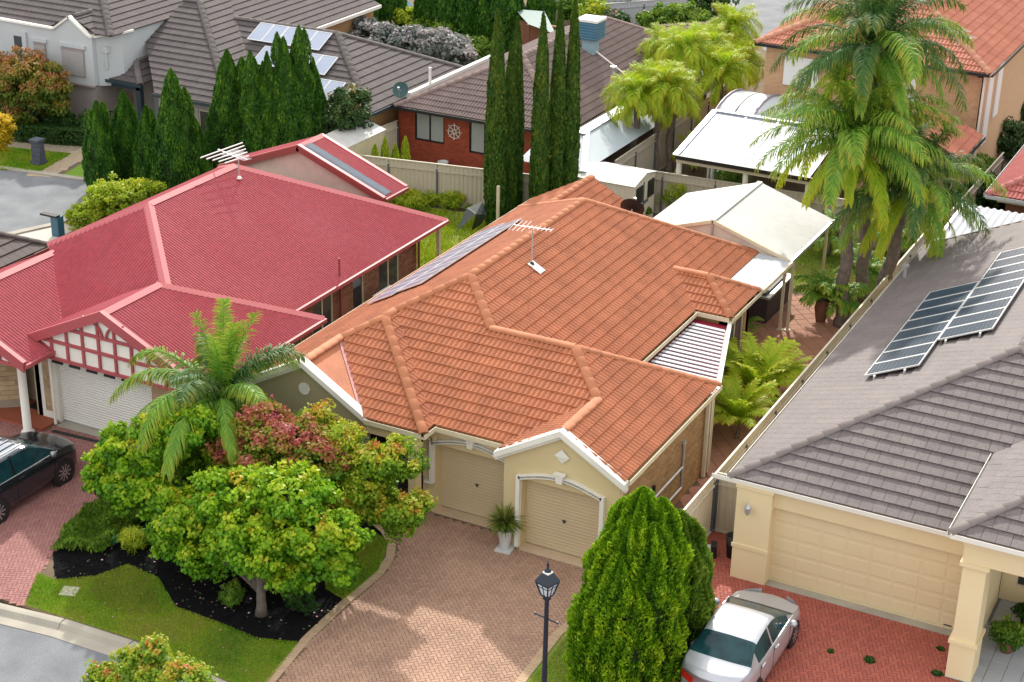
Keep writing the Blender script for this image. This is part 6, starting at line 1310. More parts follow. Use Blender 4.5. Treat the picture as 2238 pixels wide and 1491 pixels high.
for i in range(5200):
    x, y = rs_.uniform(-2.2, 5.8), rs_.uniform(6.2, 9.6)
    if not inpoly(x, y, BED): continue
    a, b, c = rs_.uniform(.015, .045), rs_.uniform(.006, .015), rs_.uniform(.004, .010); mulch.box((x, y, .014+rs_.uniform(0, .012)), (a*2, b*2, c), rs_.uniform(0, 3.14))
tag(stuff(mulch.build('mulch', m_mulch)), 'chips of black mulch covering the front bed', 'mulch')
lf = np.random.RandomState(8); n_ = 260; leaves_c = np.stack([lf.uniform(-1.2, 5.8, n_), lf.uniform(5.3, 8.6, n_), np.full(n_, .035)], 1)
o = leaves('fallen_leaves', leaves_c, lf.normal(size=(n_, 3))*np.array([1, 1, .1]), lf.normal(size=(n_, 3))*.3+np.array([0, 0, 1]), .07, .05, lf.rand(n_)*.5+.5, m_rose, None); tag(stuff(o), 'pale fallen leaves scattered over the mulch and lawn', 'fallen leaves')
LW = [(-1.02, 5.05), (.2, 5.1), (2.3, 5.18), (4, 5.0), (5.2, 4.9), (6.2, 4.88), (5.86, 7.0), (4.9, 6.65), (3.6, 6.75), (2.3, 6.8), (1.1, 7.65), (.0, 7.8), (-.35, 6.95), (-1.1, 6.3), (-1.75, 6.35)]
grass('short patchy lawn grass along the kerb', LW, m_blade, 60000, .055, seed=2)
grass('small lawn wedge between mulch and driveway edging', [(5.79, 9.1), (5.82, 10.7), (5.3, 12.1), (4.4, 12.4), (4.5, 10.2), (5.1, 9.3)], m_blade, 16000, .05, seed=3)
grass('strip of lawn between the two right-hand driveways', [(11.5, 4.9), (12.85, 4.9), (12.9, 9.5), (12.65, 13.3), (11.5, 13.3), (11.4, 10.2)], m_blade, 26000, .05, seed=4)
grass('overgrown weedy grass behind the red-roofed house', [(-9.5, 28.8), (-.75, 28.8), (-.75, 36.6), (-10.5, 35.0)], m_bushy, 50000, .12, seed=5, w_=.03, patchy=1.2)
grass('lawn grass below the big palms by the white pergola', [(10.6, 33.8), (12.3, 31.0), (12.6, 41), (4.6, 41), (4.6, 35.2), (8.6, 35)], m_blade, 16000, .08, seed=6, w_=.03)
grass('dark lawn grass by the far cul-de-sac', [tuple(at(u, v, z=0))[:2] for u, v in ((0, 372), (85, 378), (155, 338), (0, 322))], m_blade, 12000, .08, seed=7, w_=.04)
for i, (u, v, s_) in enumerate([(700, 345, 1)]): pass
for i, (u, v) in enumerate([(870, 440), (905, 452), (955, 445), (1000, 455), (925, 430)]):
    shrub(['clump of tall weeds beside the rear red gable', 'second clump of strappy weeds below the beige fence', 'strappy green clump left of the black umbrella tip', 'yellowing strappy clump nearest the tall cypresses', 'upright weeds touching the beige fence'][i], None, r=(.7, .5, .35), mt=m_bushy, n=1500, leaf=.34, seed=30+i, base=at(u, v, z=0), clump=.25, per=30, asp=.09, name='weed_clump', cat='weeds')

# foreground tree top at the lower edge
tree('tree', 'top of a small street tree with red and orange tips at the lower edge', 'tree', (6.4, 1.4, -.1), [(P(320, 1455, 1.6), (.75, .6, .42)), (P(240, 1480, 1.5), (.5, .4, .3)), (P(400, 1480, 1.5), (.55, .45, .35)), (P(330, 1425, 1.7), (.3, .3, .3)), (P(310, 1520, 1.5), (1.1, .8, .5))], mat('street tree leaf', (0, 0, 0), .5, ramp=[(0, (.08, .2, .01)), (.45, (.24, .40, .02)), (.7, (.42, .46, .03)), (.86, (.55, .30, .04)), (.95, (.55, .08, .03)), (1, (.55, .03, .05))], transl=.4, namt=.5, nscale=2.5), 14000, .085, .16, 30, .05, 12)

# worn khaki patch of creeping ground cover in the lawn
grass('worn khaki patch of low ground cover in the front lawn', [(-.35, 6.9), (.0, 7.75), (.8, 7.55), (1.6, 6.9), (2.2, 6.4), (1.4, 5.9), (.5, 6.0), (.0, 6.3)], leafmat('khaki ground cover', [(0, (.20, .19, .04)), (.5, (.34, .28, .08)), (1, (.36, .40, .06))], namt=.8, ns=2), 9000, .045, seed=12, name='ground_cover', w_=.02)
# bright conifers between the two right-hand driveways
def thuja(label, parts, seed, mt=m_thuja, dens=3400):
    rs = np.random.RandomState(seed); x0, y0 = parts[0][:2]; t = thing('conifer', label, 'conifer', (x0, y0, 0)); CC = []
    cm = MB()
    for (x, y, z0, h, r) in parts:
        n = int(dens*h*r*3); C_, D, N, R = conifer_mesh(h, r, EGGP, n, rs, lobef=5, amp=.36, tilt=.62); C_ += np.array([x, y, z0]); CC.append((C_, D, N, R))
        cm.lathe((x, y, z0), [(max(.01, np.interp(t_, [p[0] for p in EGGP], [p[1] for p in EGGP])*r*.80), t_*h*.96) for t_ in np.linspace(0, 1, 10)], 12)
    cm.build('stem_core', m_core, t, True); C_, D, N, R = [np.concatenate([c[i] for c in CC]) for i in range(4)]; s_ = .6+.7*rs.rand(len(C_)); leaves('foliage', C_, D, N, .115*s_, .05*s_, R, mt, t); return t  # dark solid cores inside the sprays, not true stems
thuja('big bright green conifer in front of the tan garage door', [(13.4, 9.8, .1, 4.85, .72), (12.95, 9.5, .1, 3.9, .70), (13.85, 9.5, .1, 4.2, .68), (13.25, 9.05, .05, 3.5, .74), (12.98, 9.9, .1, 4.45, .62), (13.8, 10.0, .1, 4.6, .62), (13.65, 8.95, .05, 3.0, .62), (12.8, 9.0, .05, 2.7, .58), (13.3, 9.45, .1, 4.3, .6)], 41)
thuja('darker green conifer right behind the big bright conifer near the silver car', [(13.75, 11.3, .1, 3.6, .72), (13.95, 10.9, .1, 3.1, .65), (13.7, 11.9, .05, 3.0, .6), (14.1, 11.5, .05, 2.6, .5)], 42, m_bush)
shrub('yellow green low shrub beside the silver car mirror', None, r=(.4, .35, .28), mt=m_bushy, n=4000, leaf=.07, seed=51, base=(13.75, 10.75, 0), clump=.12)
shrub('bright low shrub at the bottom edge left of the silver car', None, r=(.55, .4, .33), mt=m_bushy, n=5000, leaf=.07, seed=52, base=(14.0, 9.2, 0), clump=.12)
shrub('light green climber beside the cream garage pillar and fence', None, r=(.35, .3, .45), mt=m_bush, n=1400, leaf=.09, seed=53, base=(13.35, 17.4, .9), clump=.14)

# tall Italian cypresses
labs = ['tallest tall slim cypress at the left of the two groups by the beige fence', 'slim cypress second from the left, darker and close behind the tallest', 'slim cypress third from the left, its tip showing behind the first two', 'slim brownish topped cypress leading the right-hand group', 'slim cypress in the middle of the right-hand group', 'slim dark cypress at the right beside the blue cooler']
for i, (u, vt, x, y, r) in enumerate([(1084, 28, -3.6, 34.6, .42), (1114, 100, -2.9, 35.6, .32), (1128, 45, -3.1, 36.5, .33), (1188, 35, -1.9, 35.4, .36), (1226, 8, -1.75, 36.3, .33), (1258, -4, -1.2, 36.8, .34)]):
    # stand each tree on the sight line of its foot
    x = at(u, 480, y=y).x if False else x
    b = at(u+4*(i < 3), vt, y=y); cypress(labs[i], b.x+.0, y, b.z, r, m_cyp, 15000, 60+i, COLP, 'tall slim cypresses', L=.19, W=.06, lobef=3, amp=.10)
# dark conical conifers on the left
LB = ['small cone shaped conifer at the far left of the row', 'second conifer from the left, pointed and upright', 'low conifer with yellowish tip between the second and the broad one', 'broad tall conifer left of the round yellow green bush', 'short conifer tucked right of the broad tall one', 'broad dense conifer beginning the right-hand row', 'slim conifer second in the right-hand row', 'slim conifer third in the right-hand row', 'tall conifer with a leaning tip in front of the blue panels', 'tallest conifer in front of the blue panels', 'last conifer of the row beside the camellia']
for i, (u, vt, vb, wpx) in enumerate([(218, 228, 415, 62), (275, 205, 392, 66), (325, 238, 420, 56), (384, 162, 440, 92), (428, 262, 430, 62), (503, 116, 385, 92), (552, 118, 365, 70), (588, 120, 355, 60), (624, 88, 348, 78), (655, 70, 335, 80), (686, 132, 330, 62)]):
    b = at(u, vb, z=0); yy_ = min(b.y, (36.0, 35.6)[i < 6] if i < 6 else (34.6, 35.0, 35.5, 36.2, 36.9)[i-6] if i > 5 else 36); tp = at(u, vt, y=yy_); mid = at(u, (vt+vb)/2, y=yy_); mpp = (at(u+50, vb-60, y=yy_)-at(u-50, vb-60, y=yy_)).length/100
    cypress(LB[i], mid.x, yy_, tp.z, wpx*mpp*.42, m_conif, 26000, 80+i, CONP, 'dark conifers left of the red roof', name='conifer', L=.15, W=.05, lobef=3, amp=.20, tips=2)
for i, (u, vt, vb, wpx) in enumerate([(775, -60, 60, 80), (850, -50, 45, 60), (945, -50, 70, 60), (985, -60, 85, 60), (1030, -50, 90, 66), (1075, -60, 100, 60), (1108, -45, 120, 66), (1180, -60, 100, 54)]):
    b = at(u, vb, z=0); tp = at(u, vt, y=b.y); mpp = (at(u+50, vb, y=b.y)-at(u-50, vb, y=b.y)).length/100
    cypress(['far dark cypress behind the grey roof corner', 'far cypress right of the roof corner', 'far cypress right of the blue garden toy', 'far dark cypress fourth along the top edge', 'far dark cypress fifth along the top edge', 'far cypress sixth along the top edge', 'far cypress touching the pale green shelter roof', 'far cypress right of the pale green shelter roof'][i], b.x, b.y, tp.z, wpx*mpp*.55, m_conif, 7000, 100+i, COLP, 'far cypresses along the top edge', L=.26, W=.12, amp=.12)

# shrubs and trees beyond
bl_ = lambda u, v, y, r: (P(u, v, y), r)
b = at(250, 500, z=0)
tree('tree', 'rounded light green tree beside the red roof and far road', 'tree', (b.x, b.y, 0), [bl_(255, 425, b.y, (1.3, 1.1, .7)), bl_(195, 470, b.y-.3, (.8, .8, .7)), bl_(305, 415, b.y+.3, (.7, .8, .5)), bl_(180, 510, b.y-.5, (.6, .6, .6)), bl_(240, 480, b.y-.3, (1.1, .8, .7))], m_bushy, 22000, .11, .22, 50, .1, 130)
b = at(70, 300, z=0)
tree('tree', 'broad autumn tree with orange brown crown at the left edge', 'tree', (b.x, b.y, 0), [bl_(60, 195, b.y, (1.9, 1.4, 1.3)), bl_(0, 170, b.y, (1.2, 1.2, 1.2)), bl_(110, 190, b.y, (1.0, 1.0, .9)), bl_(60, 150, b.y+.2, (1.3, 1.1, .8)), bl_(40, 245, b.y, (1.3, 1.0, .8)), bl_(125, 225, b.y, (.6, .6, .6))], m_autumn, 26000, .14, .28, 50, .12, 131)
b = at(0, 330, z=0)
tree('tree', 'bright yellow leaved tree cut by the left edge', 'tree', (b.x-.5, b.y-1, 0), [bl_(0, 275, b.y-1, (.6, .5, .7)), bl_(5, 305, b.y-1, (.45, .4, .45))], m_yellow, 5000, .12, .2, 40, .06, 132)
for i, (u, v) in enumerate([(81, 290), (47, 285), (117, 292), (150, 298), (190, 300)]):
    b = at(u, v+6, z=0); c = at(u, v-32, y=b.y)
    tree('tree', ['clipped lollipop tree behind the low hedge, second from the left', 'clipped lollipop tree at the left end of the low hedge', 'twin stemmed lollipop tree in the middle of the low hedge', 'neat lollipop tree in front of the taupe wall', 'white flowering standard rose at the right end of the hedge'][i], 'tree', (b.x, b.y, 0), [(tuple(c), (.45, .45, .5))], m_bushd if i < 4 else m_rose, 1800, .10, .16, 30, .035, 140+i, 'lollipop trees behind the low hedge')
hb = thing('hedge', 'low clipped dark hedge in front of the pale grey house', 'hedge', at(110, 310, z=0)); rs_ = np.random.RandomState(33); a, b = at(36, 305, z=0), at(190, 315, z=0); n_ = 9000; s_ = rs_.rand(n_, 1); q = np.array(a)*(1-s_)+np.array(b)*s_; e = rs_.uniform(-1, 1, (n_, 3)); e /= np.abs(e).max(1, keepdims=True); e[:, 2] = np.abs(e[:, 2]); leaves('foliage', q+e*np.array([.4, .35, .75]), rs_.normal(size=(n_, 3)), e+rs_.normal(size=(n_, 3))*.4, .12, .07, rs_.rand(n_)*.8, m_bushd, hb)
b = Vector((at(745, 270, y=37.4).x, 37.4, 0)); tree('shrub', 'camellia bush flecked with pale flowers beside the lowest panels', 'shrub', (b.x, b.y, 0), [bl_(745, 250, b.y, (1.1, .9, 1.0)), bl_(765, 215, b.y, (.7, .6, .6)), bl_(720, 275, b.y, (.9, .8, .8))], m_camel, 15000, .13, .25, 45, .06, 150)
b = at(880, 150, z=0); tree('shrub', 'long silver grey hedge behind the grey roof', 'shrub', (b.x, b.y, 0), [bl_(x_, v_, b.y, (1.5, 1.0, .95)) for x_, v_ in ((730, 52), (790, 72), (850, 88), (910, 95), (965, 102), (990, 115))], m_silver, 30000, .17, .28, 40, .06, 151)
b = at(1030, 150, z=0); tree('shrub', 'green leafy hedge right of the silver hedge', 'shrub', (b.x, b.y+2, 0), [bl_(1040, 115, b.y+2, (1.6, 1.0, 1.1)), bl_(980, 80, b.y+4, (1.4, 1.0, .9)), bl_(930, 70, b.y+5, (1.2, 1.0, .8)), bl_(1010, 130, b.y+1, (1.4, 1, 1))], m_bush, 18000, .17, .28, 40, .06, 152)
b = at(880, 80, z=0); tree('shrub', 'yellow green rounded shrub behind the silver hedge', 'shrub', (b.x, b.y+3, 0), [bl_(890, 40, b.y+3, (1.6, 1.0, .7)), bl_(850, 48, b.y+3, (1.2, 1.0, .6))], m_bushy, 9000, .17, .28, 40, .06, 153)
b = at(1470, 110, z=0); tree('tree', 'dense round green tree behind the brown roof', 'tree', (b.x, b.y, 0), [bl_(1470, 45, b.y, (1.9, 1.6, 1.2)), bl_(1430, 60, b.y, (1.1, 1.0, .8)), bl_(1505, 60, b.y, (1.1, 1.0, .9))], m_bush, 20000, .17, .3, 50, .1, 154)
for i, (u, v, rr_, mt_x, L_) in enumerate([(1305, 35, 1.3, m_bushy, 'light green shrub behind the brown roof ridge'), (1345, 48, .8, m_rose, 'pale flowering shrub at the brown roof ridge'), (1370, 25, .7, m_bushd, 'dark shaggy shrub left of the round tree'), (1435, 108, .8, m_bush, 'small green shrub behind the brown roof hip'), (1540, 10, 1.6, m_bushd, 'dark tree at the top right of the round tree'), (1545, 70, 1.0, m_bushd, 'dark shrub between round tree and palms'), (1255, 20, 1.0, m_bush, 'green shrub in front of the pale wall at the top')]):
    b = at(u, v+40, z=0); tree('shrub', L_, 'shrub', (b.x, b.y, 0), [bl_(u, v, b.y, (rr_, rr_, rr_*.8))], mt_x, 6000, .17, .26, 40, .05, 160+i)
b = at(1478, 460, z=0); shrub('rounded yellow green shrub beside the white garden shed', None, r=(.85, .8, .85), mt=m_bushy, n=12000, leaf=.16, seed=170, base=at(1478, 462, z=0), clump=.2, asp=.2)
shrub('fresh green fluffy shrub at the back fence', None, r=(.75, .7, .75), mt=m_bush, n=9000, leaf=.16, seed=171, base=at(1597, 425, z=0), clump=.2, asp=.2)
for i, (u, v) in enumerate([(1265, 440), (1290, 448), (1318, 452), (1348, 468)]): shrub(['thin bamboo like shrub at the left of the white shed', 'upright leafy shrub second from the left by the shed', 'low leafy shrub third along the white shed', 'slim upright shrub at the white shed corner'][i], None, r=(.28, .28, .75), mt=m_bush, n=2200, leaf=.12, seed=175+i, base=at(u, v+10, z=0), clump=.14, asp=.3)
for i, (u, v) in enumerate([(796, 338), (812, 335), (828, 332), (846, 328), (785, 345)]):
    b = at(u, v, z=0); b = Vector((-10.3+.35*i*(i < 4)-.5*(i == 4), 36.6+.25*i*(i < 4), 0)); cypress(['small yellowish conifer, first of the row by the cream shed', 'small yellowish conifer, tallest of the row by the cream shed', 'small conifer third in the row by the cream shed', 'small conifer nearest the red brick wall', 'tiny conifer shoot beyond the beige fence'][i], b.x, b.y, 1.9+.3*(i % 2)-.6*(i == 4), .22, m_bushy, 1800, 180+i, COLP, name='conifer', L=.14, W=.06)
# palms: yellow green group
rsy = np.random.RandomState(14)
yf = [frond_mesh('frond', 1.5, 1.4, 1.6, m_palmy, rsy, 84, .30, .022, 1.6, .6), frond_mesh('frond', 1.7, 1.0, 2.4, m_palmy, rsy, 84, .30, .022, 1.5, .7), frond_mesh('frond', 1.8, .6, 2.4, m_palmy, rsy, 84, .30, .022, 1.4, .8), frond_mesh('frond', 1.7, .1, 2.0, m_palmy, rsy, 80, .28, .022, 1.2, .9)]
yl = ['yellow green palm nearest the white shed, left of its group', 'yellow green palm right behind the nearest one', 'yellowing palm leaning over the far fence end', 'tall yellow green palm in the middle of the group', 'yellow green palm above the pale carport', 'bright green palm furthest back by the street', 'bushy palm between fence and apricot wall', 'yellow green palm at the left rear over the brown roof', 'golden tinged palm beside the apricot house corner']
for i, (u, v, x, y) in enumerate([(1392, 222, -.3, 43.6), (1440, 205, -.1, 44.6), (1470, 215, .25, 45.2), (1497, 128, -.1, 49.5), (1545, 125, .0, 52.0), (1600, 75, .2, 56), (1610, 150, .6, 54), (1450, 125, -.6, 52.0), (1575, 170, .5, 50)]):
    c = at(u, v, y=y); palm(yl[i], (c.x, y, 0), (c.x, y, c.z), yf, 26, .15, 200+i, 'yellow green palms along the tall fence', scale=1.05)
# big palms on the right
rsd = np.random.RandomState(15)
bf = [frond_mesh('frond', 2.9, 1.4, .8, m_palmd, rsd, 110, .19, .030, 1.4, .6), frond_mesh('frond', 3.7, 1.15, 1.8, m_palmd, rsd, 124, .18, .030, 1.3, .8), frond_mesh('frond', 4.0, .85, 1.8, m_palm, rsd, 124, .18, .030, 1.2, .9), frond_mesh('frond', 4.0, .5, 1.7, m_palmd, rsd, 124, .18, .030, 1.0, 1.1), frond_mesh('frond', 3.6, .15, 1.6, m_palm, rsd, 116, .18, .030, .9, 1.2), frond_mesh('frond', 3.0, -.35, 1.1, m_palmy, rsd, 100, .18, .030, .8, 1.2)]
bf2 = [frond_mesh('frond', 2.7, 1.4, .8, m_palm, rsd, 110, .19, .028, 1.4, .6), frond_mesh('frond', 3.5, 1.15, 1.7, m_palm, rsd, 124, .18, .028, 1.3, .8), frond_mesh('frond', 3.8, .85, 1.7, m_palm, rsd, 124, .18, .028, 1.2, .9), frond_mesh('frond', 3.8, .45, 1.6, m_palm, rsd, 124, .18, .028, 1.0, 1.1), frond_mesh('frond', 3.3, .05, 1.4, m_palmy, rsd, 116, .18, .028, .9, 1.2)]
for i, (u, v, u0, y, L_) in enumerate([(1868, 320, 1850, 32.4, 'large drooping palm in front of the white pergola'), (1910, 125, 1893, 34.2, 'tallest dark palm rising behind the drooping one'), (1985, 420, 1925, 33.6, 'lower broad palm leaning right over the fence')]):
    c = at(u, v, y=y); b = at(u0, 640, y=y); palm(L_, (b.x-.1, y, 0), (c.x, y, c.z-.1*(i != 1)), bf if i else bf2, (54, 46, 44)[i], .23, 220+i, 'large palms by the right boundary fence', scale=(1.0, 1.0, .9)[i])
gp_ = [frond_mesh('frond', 1.9, 1.3, .9, m_palmy, rsd, 40, .20, .035, .3, .3), frond_mesh('frond', 1.9, 1.0, 1.2, m_palmy, rsd, 40, .22, .035, .3, .4)]
for i, (u, v, s_) in enumerate([(1655, 900, 1.0), (1615, 960, .8), (1700, 880, .75), (1600, 870, .7)]):
    b = at(u, v, z=0); palm(['golden cane palm clump in the side passage', 'lower golden cane palm hanging over the passage paving', 'golden cane palm close to the boundary fence', 'green cane palm against the tan brick wall'][i], (b.x-.1, b.y, 0), (b.x-.1, b.y, .35), gp_, 26, .06, 240+i, 'golden cane palms in the side passage', cat='palm', scale=s_, crownshaft=False)
sf = [frond_mesh('frond', 1.1, 1.1, 1.6, m_palm, rsd, 30, .28, .03, .6, .8), frond_mesh('frond', 1.1, .6, 1.6, m_palm, rsd, 30, .28, .03, .6, 1)]
uq = at(1793, 702, z=0); ur = thing('plant_urn', 'tall brown urn holding a drooping potted palm on the terrace', 'urn', tuple(uq)); t = MB(); t.lathe(tuple(uq), [(.16, 0), (.18, .05), (.26, .5), (.22, .72), (.28, .78)], 14); t.build('body', m_rust, ur, True)
palm('drooping potted palm in the tall brown urn', tuple(uq+V3(0, 0, .7)), tuple(uq+V3(0, 0, .85)), sf, 22, .05, 250, cat='palm', scale=1.0, crownshaft=False)
for i, (u, v, s_) in enumerate([(1885, 640, 1.3), (1810, 560, 1.2), (1830, 700, 1.1), (1960, 560, 1.2)]):
    b = at(u, v, z=0); palm(['low palm at the foot of the big palm trunks', 'leafy palm under the white pergola edge', 'yellowing palm against the boundary fence', 'low palm behind the large trunks by the fence'][i], (b.x, min(b.y, 40), 0), (b.x, min(b.y, 40), .6), sf, 20, .06, 260+i, 'low palms under the large palms', cat='palm', scale=s_, crownshaft=False)
cy = at(1625, 735, z=0); palm('small dark cycad against the tan brick wall', tuple(cy), tuple(cy+V3(0, 0, .15)), sf, 10, .05, 270, cat='cycad', scale=.6, crownshaft=False)
for i, (u, v) in enumerate([(1515, 375), (1560, 385), (1620, 385)]):
    b = at(u, v, z=0); palm(['yellow green palm shrub left of the opal pergola post', 'yellow green palm shrub below the opal pergola roof', 'golden palm shrub right below the opal pergola'][i], (b.x, b.y, 0), (b.x, b.y, .5), yf[:2], 14, .05, 280+i, 'palm shrubs behind the back fence', cat='palm', scale=.8, crownshaft=False)
for i, (u, v, rr_, m_x, L_) in enumerate([(2140, 430, 1.2, m_bushd, 'dark green shrub at the end of the boundary fence'), (2130, 370, .9, m_bush, 'taller green shrub beside the salmon tiled extension'), (2215, 300, 1.0, m_rose, 'pink rose bush at the right edge'), (2230, 240, .8, m_rose, 'upper rose bush cut by the right edge'), (2100, 480, .6, m_bush, 'small green plant between fence and white carport')]):
    b = at(u, v+45, z=0); tree('shrub', L_, 'shrub', (b.x, b.y, 0), [bl_(u, v, b.y, (rr_, rr_, rr_*.9)), bl_(u+15, v+25, b.y, (rr_*.8, rr_*.8, rr_*.7))], m_x, 8000, .13, .22, 40, .05, 290+i)
shrub('small potted shrub with brown pot in the entrance porch', None, r=(.4, .4, .35), mt=m_bush, n=3000, leaf=.09, seed=300, base=(21.0, 15.0, .25), clump=.14)
shrub('dark shrub in the shaded entrance bed', None, r=(.5, .4, .3), mt=m_bushd, n=3000, leaf=.09, seed=301, base=(21.3, 16.3, .1), clump=.14)
b = at(630, 345, z=0); shrub('green ground shrub between the conifers and the red gable', None, r=(1.3, .6, .4), mt=m_bush, n=5000, leaf=.12, seed=303, base=(b.x+2.2, b.y-2.6, .8), clump=.2)

# ------------------------------------------------------------------ cars
def car(label, name, cx, cy, heading, Lc, Wc, side, belt, roof, glassfrac, paint, roofpaint=None, suv=False, cat='car', rim=m_rim, wheel_r=.32, wb=2.6):
    """body built as one smooth skin over cross sections; windows, wheels, lamps, mirrors are parts"""
    t = thing(name, label, cat, (0, 0, 0)); hl = Lc/2
    xs = np.linspace(-hl, hl, 121); nr = 30
    top = lambda x: np.interp(x, [p[0] for p in roof], [p[1] for p in roof]); bl = lambda x: np.interp(x, [p[0] for p in belt], [p[1] for p in belt]); wd = lambda x: np.interp(x, [p[0] for p in side], [p[1] for p in side])
    def smooth(f, x, h=.10): return np.mean([f(x+d) for d in np.linspace(-h, h, 7)], 0)
    T_, B_, W_ = smooth(top, xs), smooth(bl, xs, .08), smooth(wd, xs, .12)
    T_ = np.maximum(T_, B_+.015)
    V = []; lab = []
    for i, x in enumerate(xs):
        w_, b, tp = W_[i], B_[i], T_[i]; hgt = tp-b; k = min(1, max(0, hgt-.02)/.35); wr = w_*(.93-.20*k*(1 if not suv else .75))
        z0 = .24 if not suv else .30
        ring = [(w_*.86, z0-.04), (w_*.97, z0+.02), (w_*.995, z0+.14), (w_, (z0+b)/2), (w_*.995, b-.16), (w_*.975, b-.05), (w_*.93, b)]
        ng = 5
        for g in range(1, ng+1):
            f = g/ng; ring.append((w_*.93+(wr-w_*.93)*f, b+(hgt*.86)*f))
        ring += [(wr-.04*1, b+hgt*.93), (wr*.85, b+hgt*.965), (wr*.6, b+hgt*.99), (wr*.3, tp), (0, tp+.004)]
        V.append(ring)
    R = len(V[0]); ch, sh = math.cos(heading), math.sin(heading)
    def W3(x, y, z): return (cx+x*ch-y*sh, cy+x*sh+y*ch, z)
    def build(sel, nm, mt, off=0., parent=t, sides=(1, -1)):
        vs = {}; VV = []; FF = []
        def idx(i, j, s_):
            key = (i, j, s_ if j < R-1 else 1)
            if key not in vs:
                y, z = V[i][j]; vs[key] = len(VV); yq = V[i][j][0]; VV.append(W3(xs[i]-math.copysign(1, xs[i])*.30*(yq/max(W_[i], .1))**2*(abs(xs[i])/hl)**5, key[2]*(y+off*(1 if j < R-2 else 0)), z+off*(.6 if j > 5 else 0)))
            return vs[key]
        for i in range(len(xs)-1):
            for j in range(R-1):
                if sel(xs[i], j, i):
                    for s_ in sides:
                        f = [idx(i, j, s_), idx(i+1, j, s_), idx(i+1, j+1, s_), idx(i, j+1, s_)]; FF.append(f if s_ == -1 else f[::-1])
        if off == 0.:
            for i in (0, len(xs)-1):
                for j in range(R-1): f = [idx(i, j, 1), idx(i, j+1, 1), idx(i, j+1, -1), idx(i, j, -1)]; FF.append(f if i else f[::-1])
        if FF: return link(nm, mesh_from(nm, VV, FF, mt, True), parent)
    g = glassfrac
    def isws(x, j, i): return g['ws'][0] < x < g['ws'][1] and j >= 11
    def isrw(x, j, i): return g['rw'][0] < x < g['rw'][1] and j >= 11
    def issd(x, j, i): return any(a < x < b for a, b in g['side']) and 6 <= j <= 10 and (T_[i]-B_[i]) > .10
    glass = lambda x, j, i: isws(x, j, i) or isrw(x, j, i) or issd(x, j, i)
    roofsel = lambda x, j, i: roofpaint is not None and g['rw'][1] <= x <= g['ws'][0] and j >= 12
    def arch(x, j): return any(abs(x-q) < wheel_r*1.12 for q in (wb/2+g.get('wo', 0), -wb/2+g.get('wo', 0))) and j <= 3 and ((x-(wb/2+g.get('wo', 0)))**2 if x > 0 else (x-(-wb/2+g.get('wo', 0)))**2) < 99
    build(lambda x, j, i: not glass(x, j, i) and not roofsel(x, j, i), 'body', paint)
    if roofpaint: build(roofsel, 'roof', roofpaint, .0005)
    build(isws, 'windscreen', m_carglass, .0006); build(isrw, 'rear_window', m_carglass, .0006)
    for sa_, sb_ in g['side']:
        for sd_ in (1, -1): build(lambda x, j, i: sa_ < x < sb_ and issd(x, j, i), 'side_window', m_carglass, .0006, t, (sd_,))
    cw = g['ws'][1]; build(lambda x, j, i: cw-.02 < x < cw+.09 and j >= 11, 'cowl', m_black, .0012)
    for q in (wb/2+g.get('wo', 0), -wb/2+g.get('wo', 0)):
        for s_ in (1, -1):
            wy = float(np.interp(q, xs, W_)); mb = MB(); n = 26; 
            def cyl(y0, y1, r0, r1, mt, nm, par, n=26, inner=0):
                VV = []; 
                for yy, rr_ in ((y0, r0), (y1, r1)):
                    for k in range(n): a = 2*math.pi*k/n; VV.append(W3(q+rr_*math.cos(a), s_*yy, wheel_r+rr_*math.sin(a)))
                FF = [[k, (k+1) % n, n+(k+1) % n, n+k] for k in range(n)]+[[n+k for k in range(n)]]; m_ = MB(); m_.add(VV, FF); return m_.build(nm, mt, par, False)
            cyl(wy-.12, wy+.004, wheel_r*1.17, wheel_r*1.17, m_black, 'wheel_arch', t)
            ty = cyl(wy-.10, wy+.016, wheel_r, wheel_r*.97, m_tyre, 'wheel', t)
            rm = cyl(wy+.0, wy+.020, wheel_r*.68, wheel_r*.66, m_black, 'rim', ty)
            for k in range(10):
                a = 2*math.pi*k/10; sp = MB(); r1 = wheel_r*.66; d = .022; p = [(r1*math.cos(a)-d*math.sin(a), r1*math.sin(a)+d*math.cos(a)), (r1*math.cos(a)+d*math.sin(a), r1*math.sin(a)-d*math.cos(a)), (.03*math.cos(a)+d*.6*math.sin(a), .03*math.sin(a)-d*.6*math.cos(a)), (.03*math.cos(a)-d*.6*math.sin(a), .03*math.sin(a)+d*.6*math.cos(a))]
                sp.add([W3(q+u, s_*(wy+.024), wheel_r+v) for u, v in p], [[0, 1, 2, 3]]); sp.build('spoke', rim, ty)
    def W_at(x): return float(np.interp(x, xs, W_))
    mx = g['mirror'][0]
    for s_ in (1, -1):
        mb = MB(); c = W3(mx, s_*(W_at(mx)+.10), g['mirror'][1]); mb.lathe(c, [(.03, -.07), (.085, -.04), (.10, .02), (.07, .08), (.02, .10)], 10)
        mb.build('mirror', paint if not suv else m_carroof, t, True)
        for hx in g['handles']:
            mb = MB(); mb.box(W3(hx, s_*(W_at(hx)*.995+.012), float(np.interp(hx, xs, B_))-.12), (.2, .03, .035), heading); mb.build('door_handle', paint if not suv else m_darkmetal, t)
        for x0 in g['seams']:
            z1 = float(np.interp(x0, xs, B_))-.02; mb = MB(); mb.box(W3(x0, s_*(W_at(x0)*.998), (z1+.34)/2), (.012, .012, z1-.34), heading); mb.build('door_seam', m_black, t)
        mb = MB(); mb.box(W3(0, s_*(W_at(0)*.93+.004), float(np.interp(0, xs, B_))-.002), (Lc*.5, .02, .02), heading); mb.build('window_trim', m_alu, t)
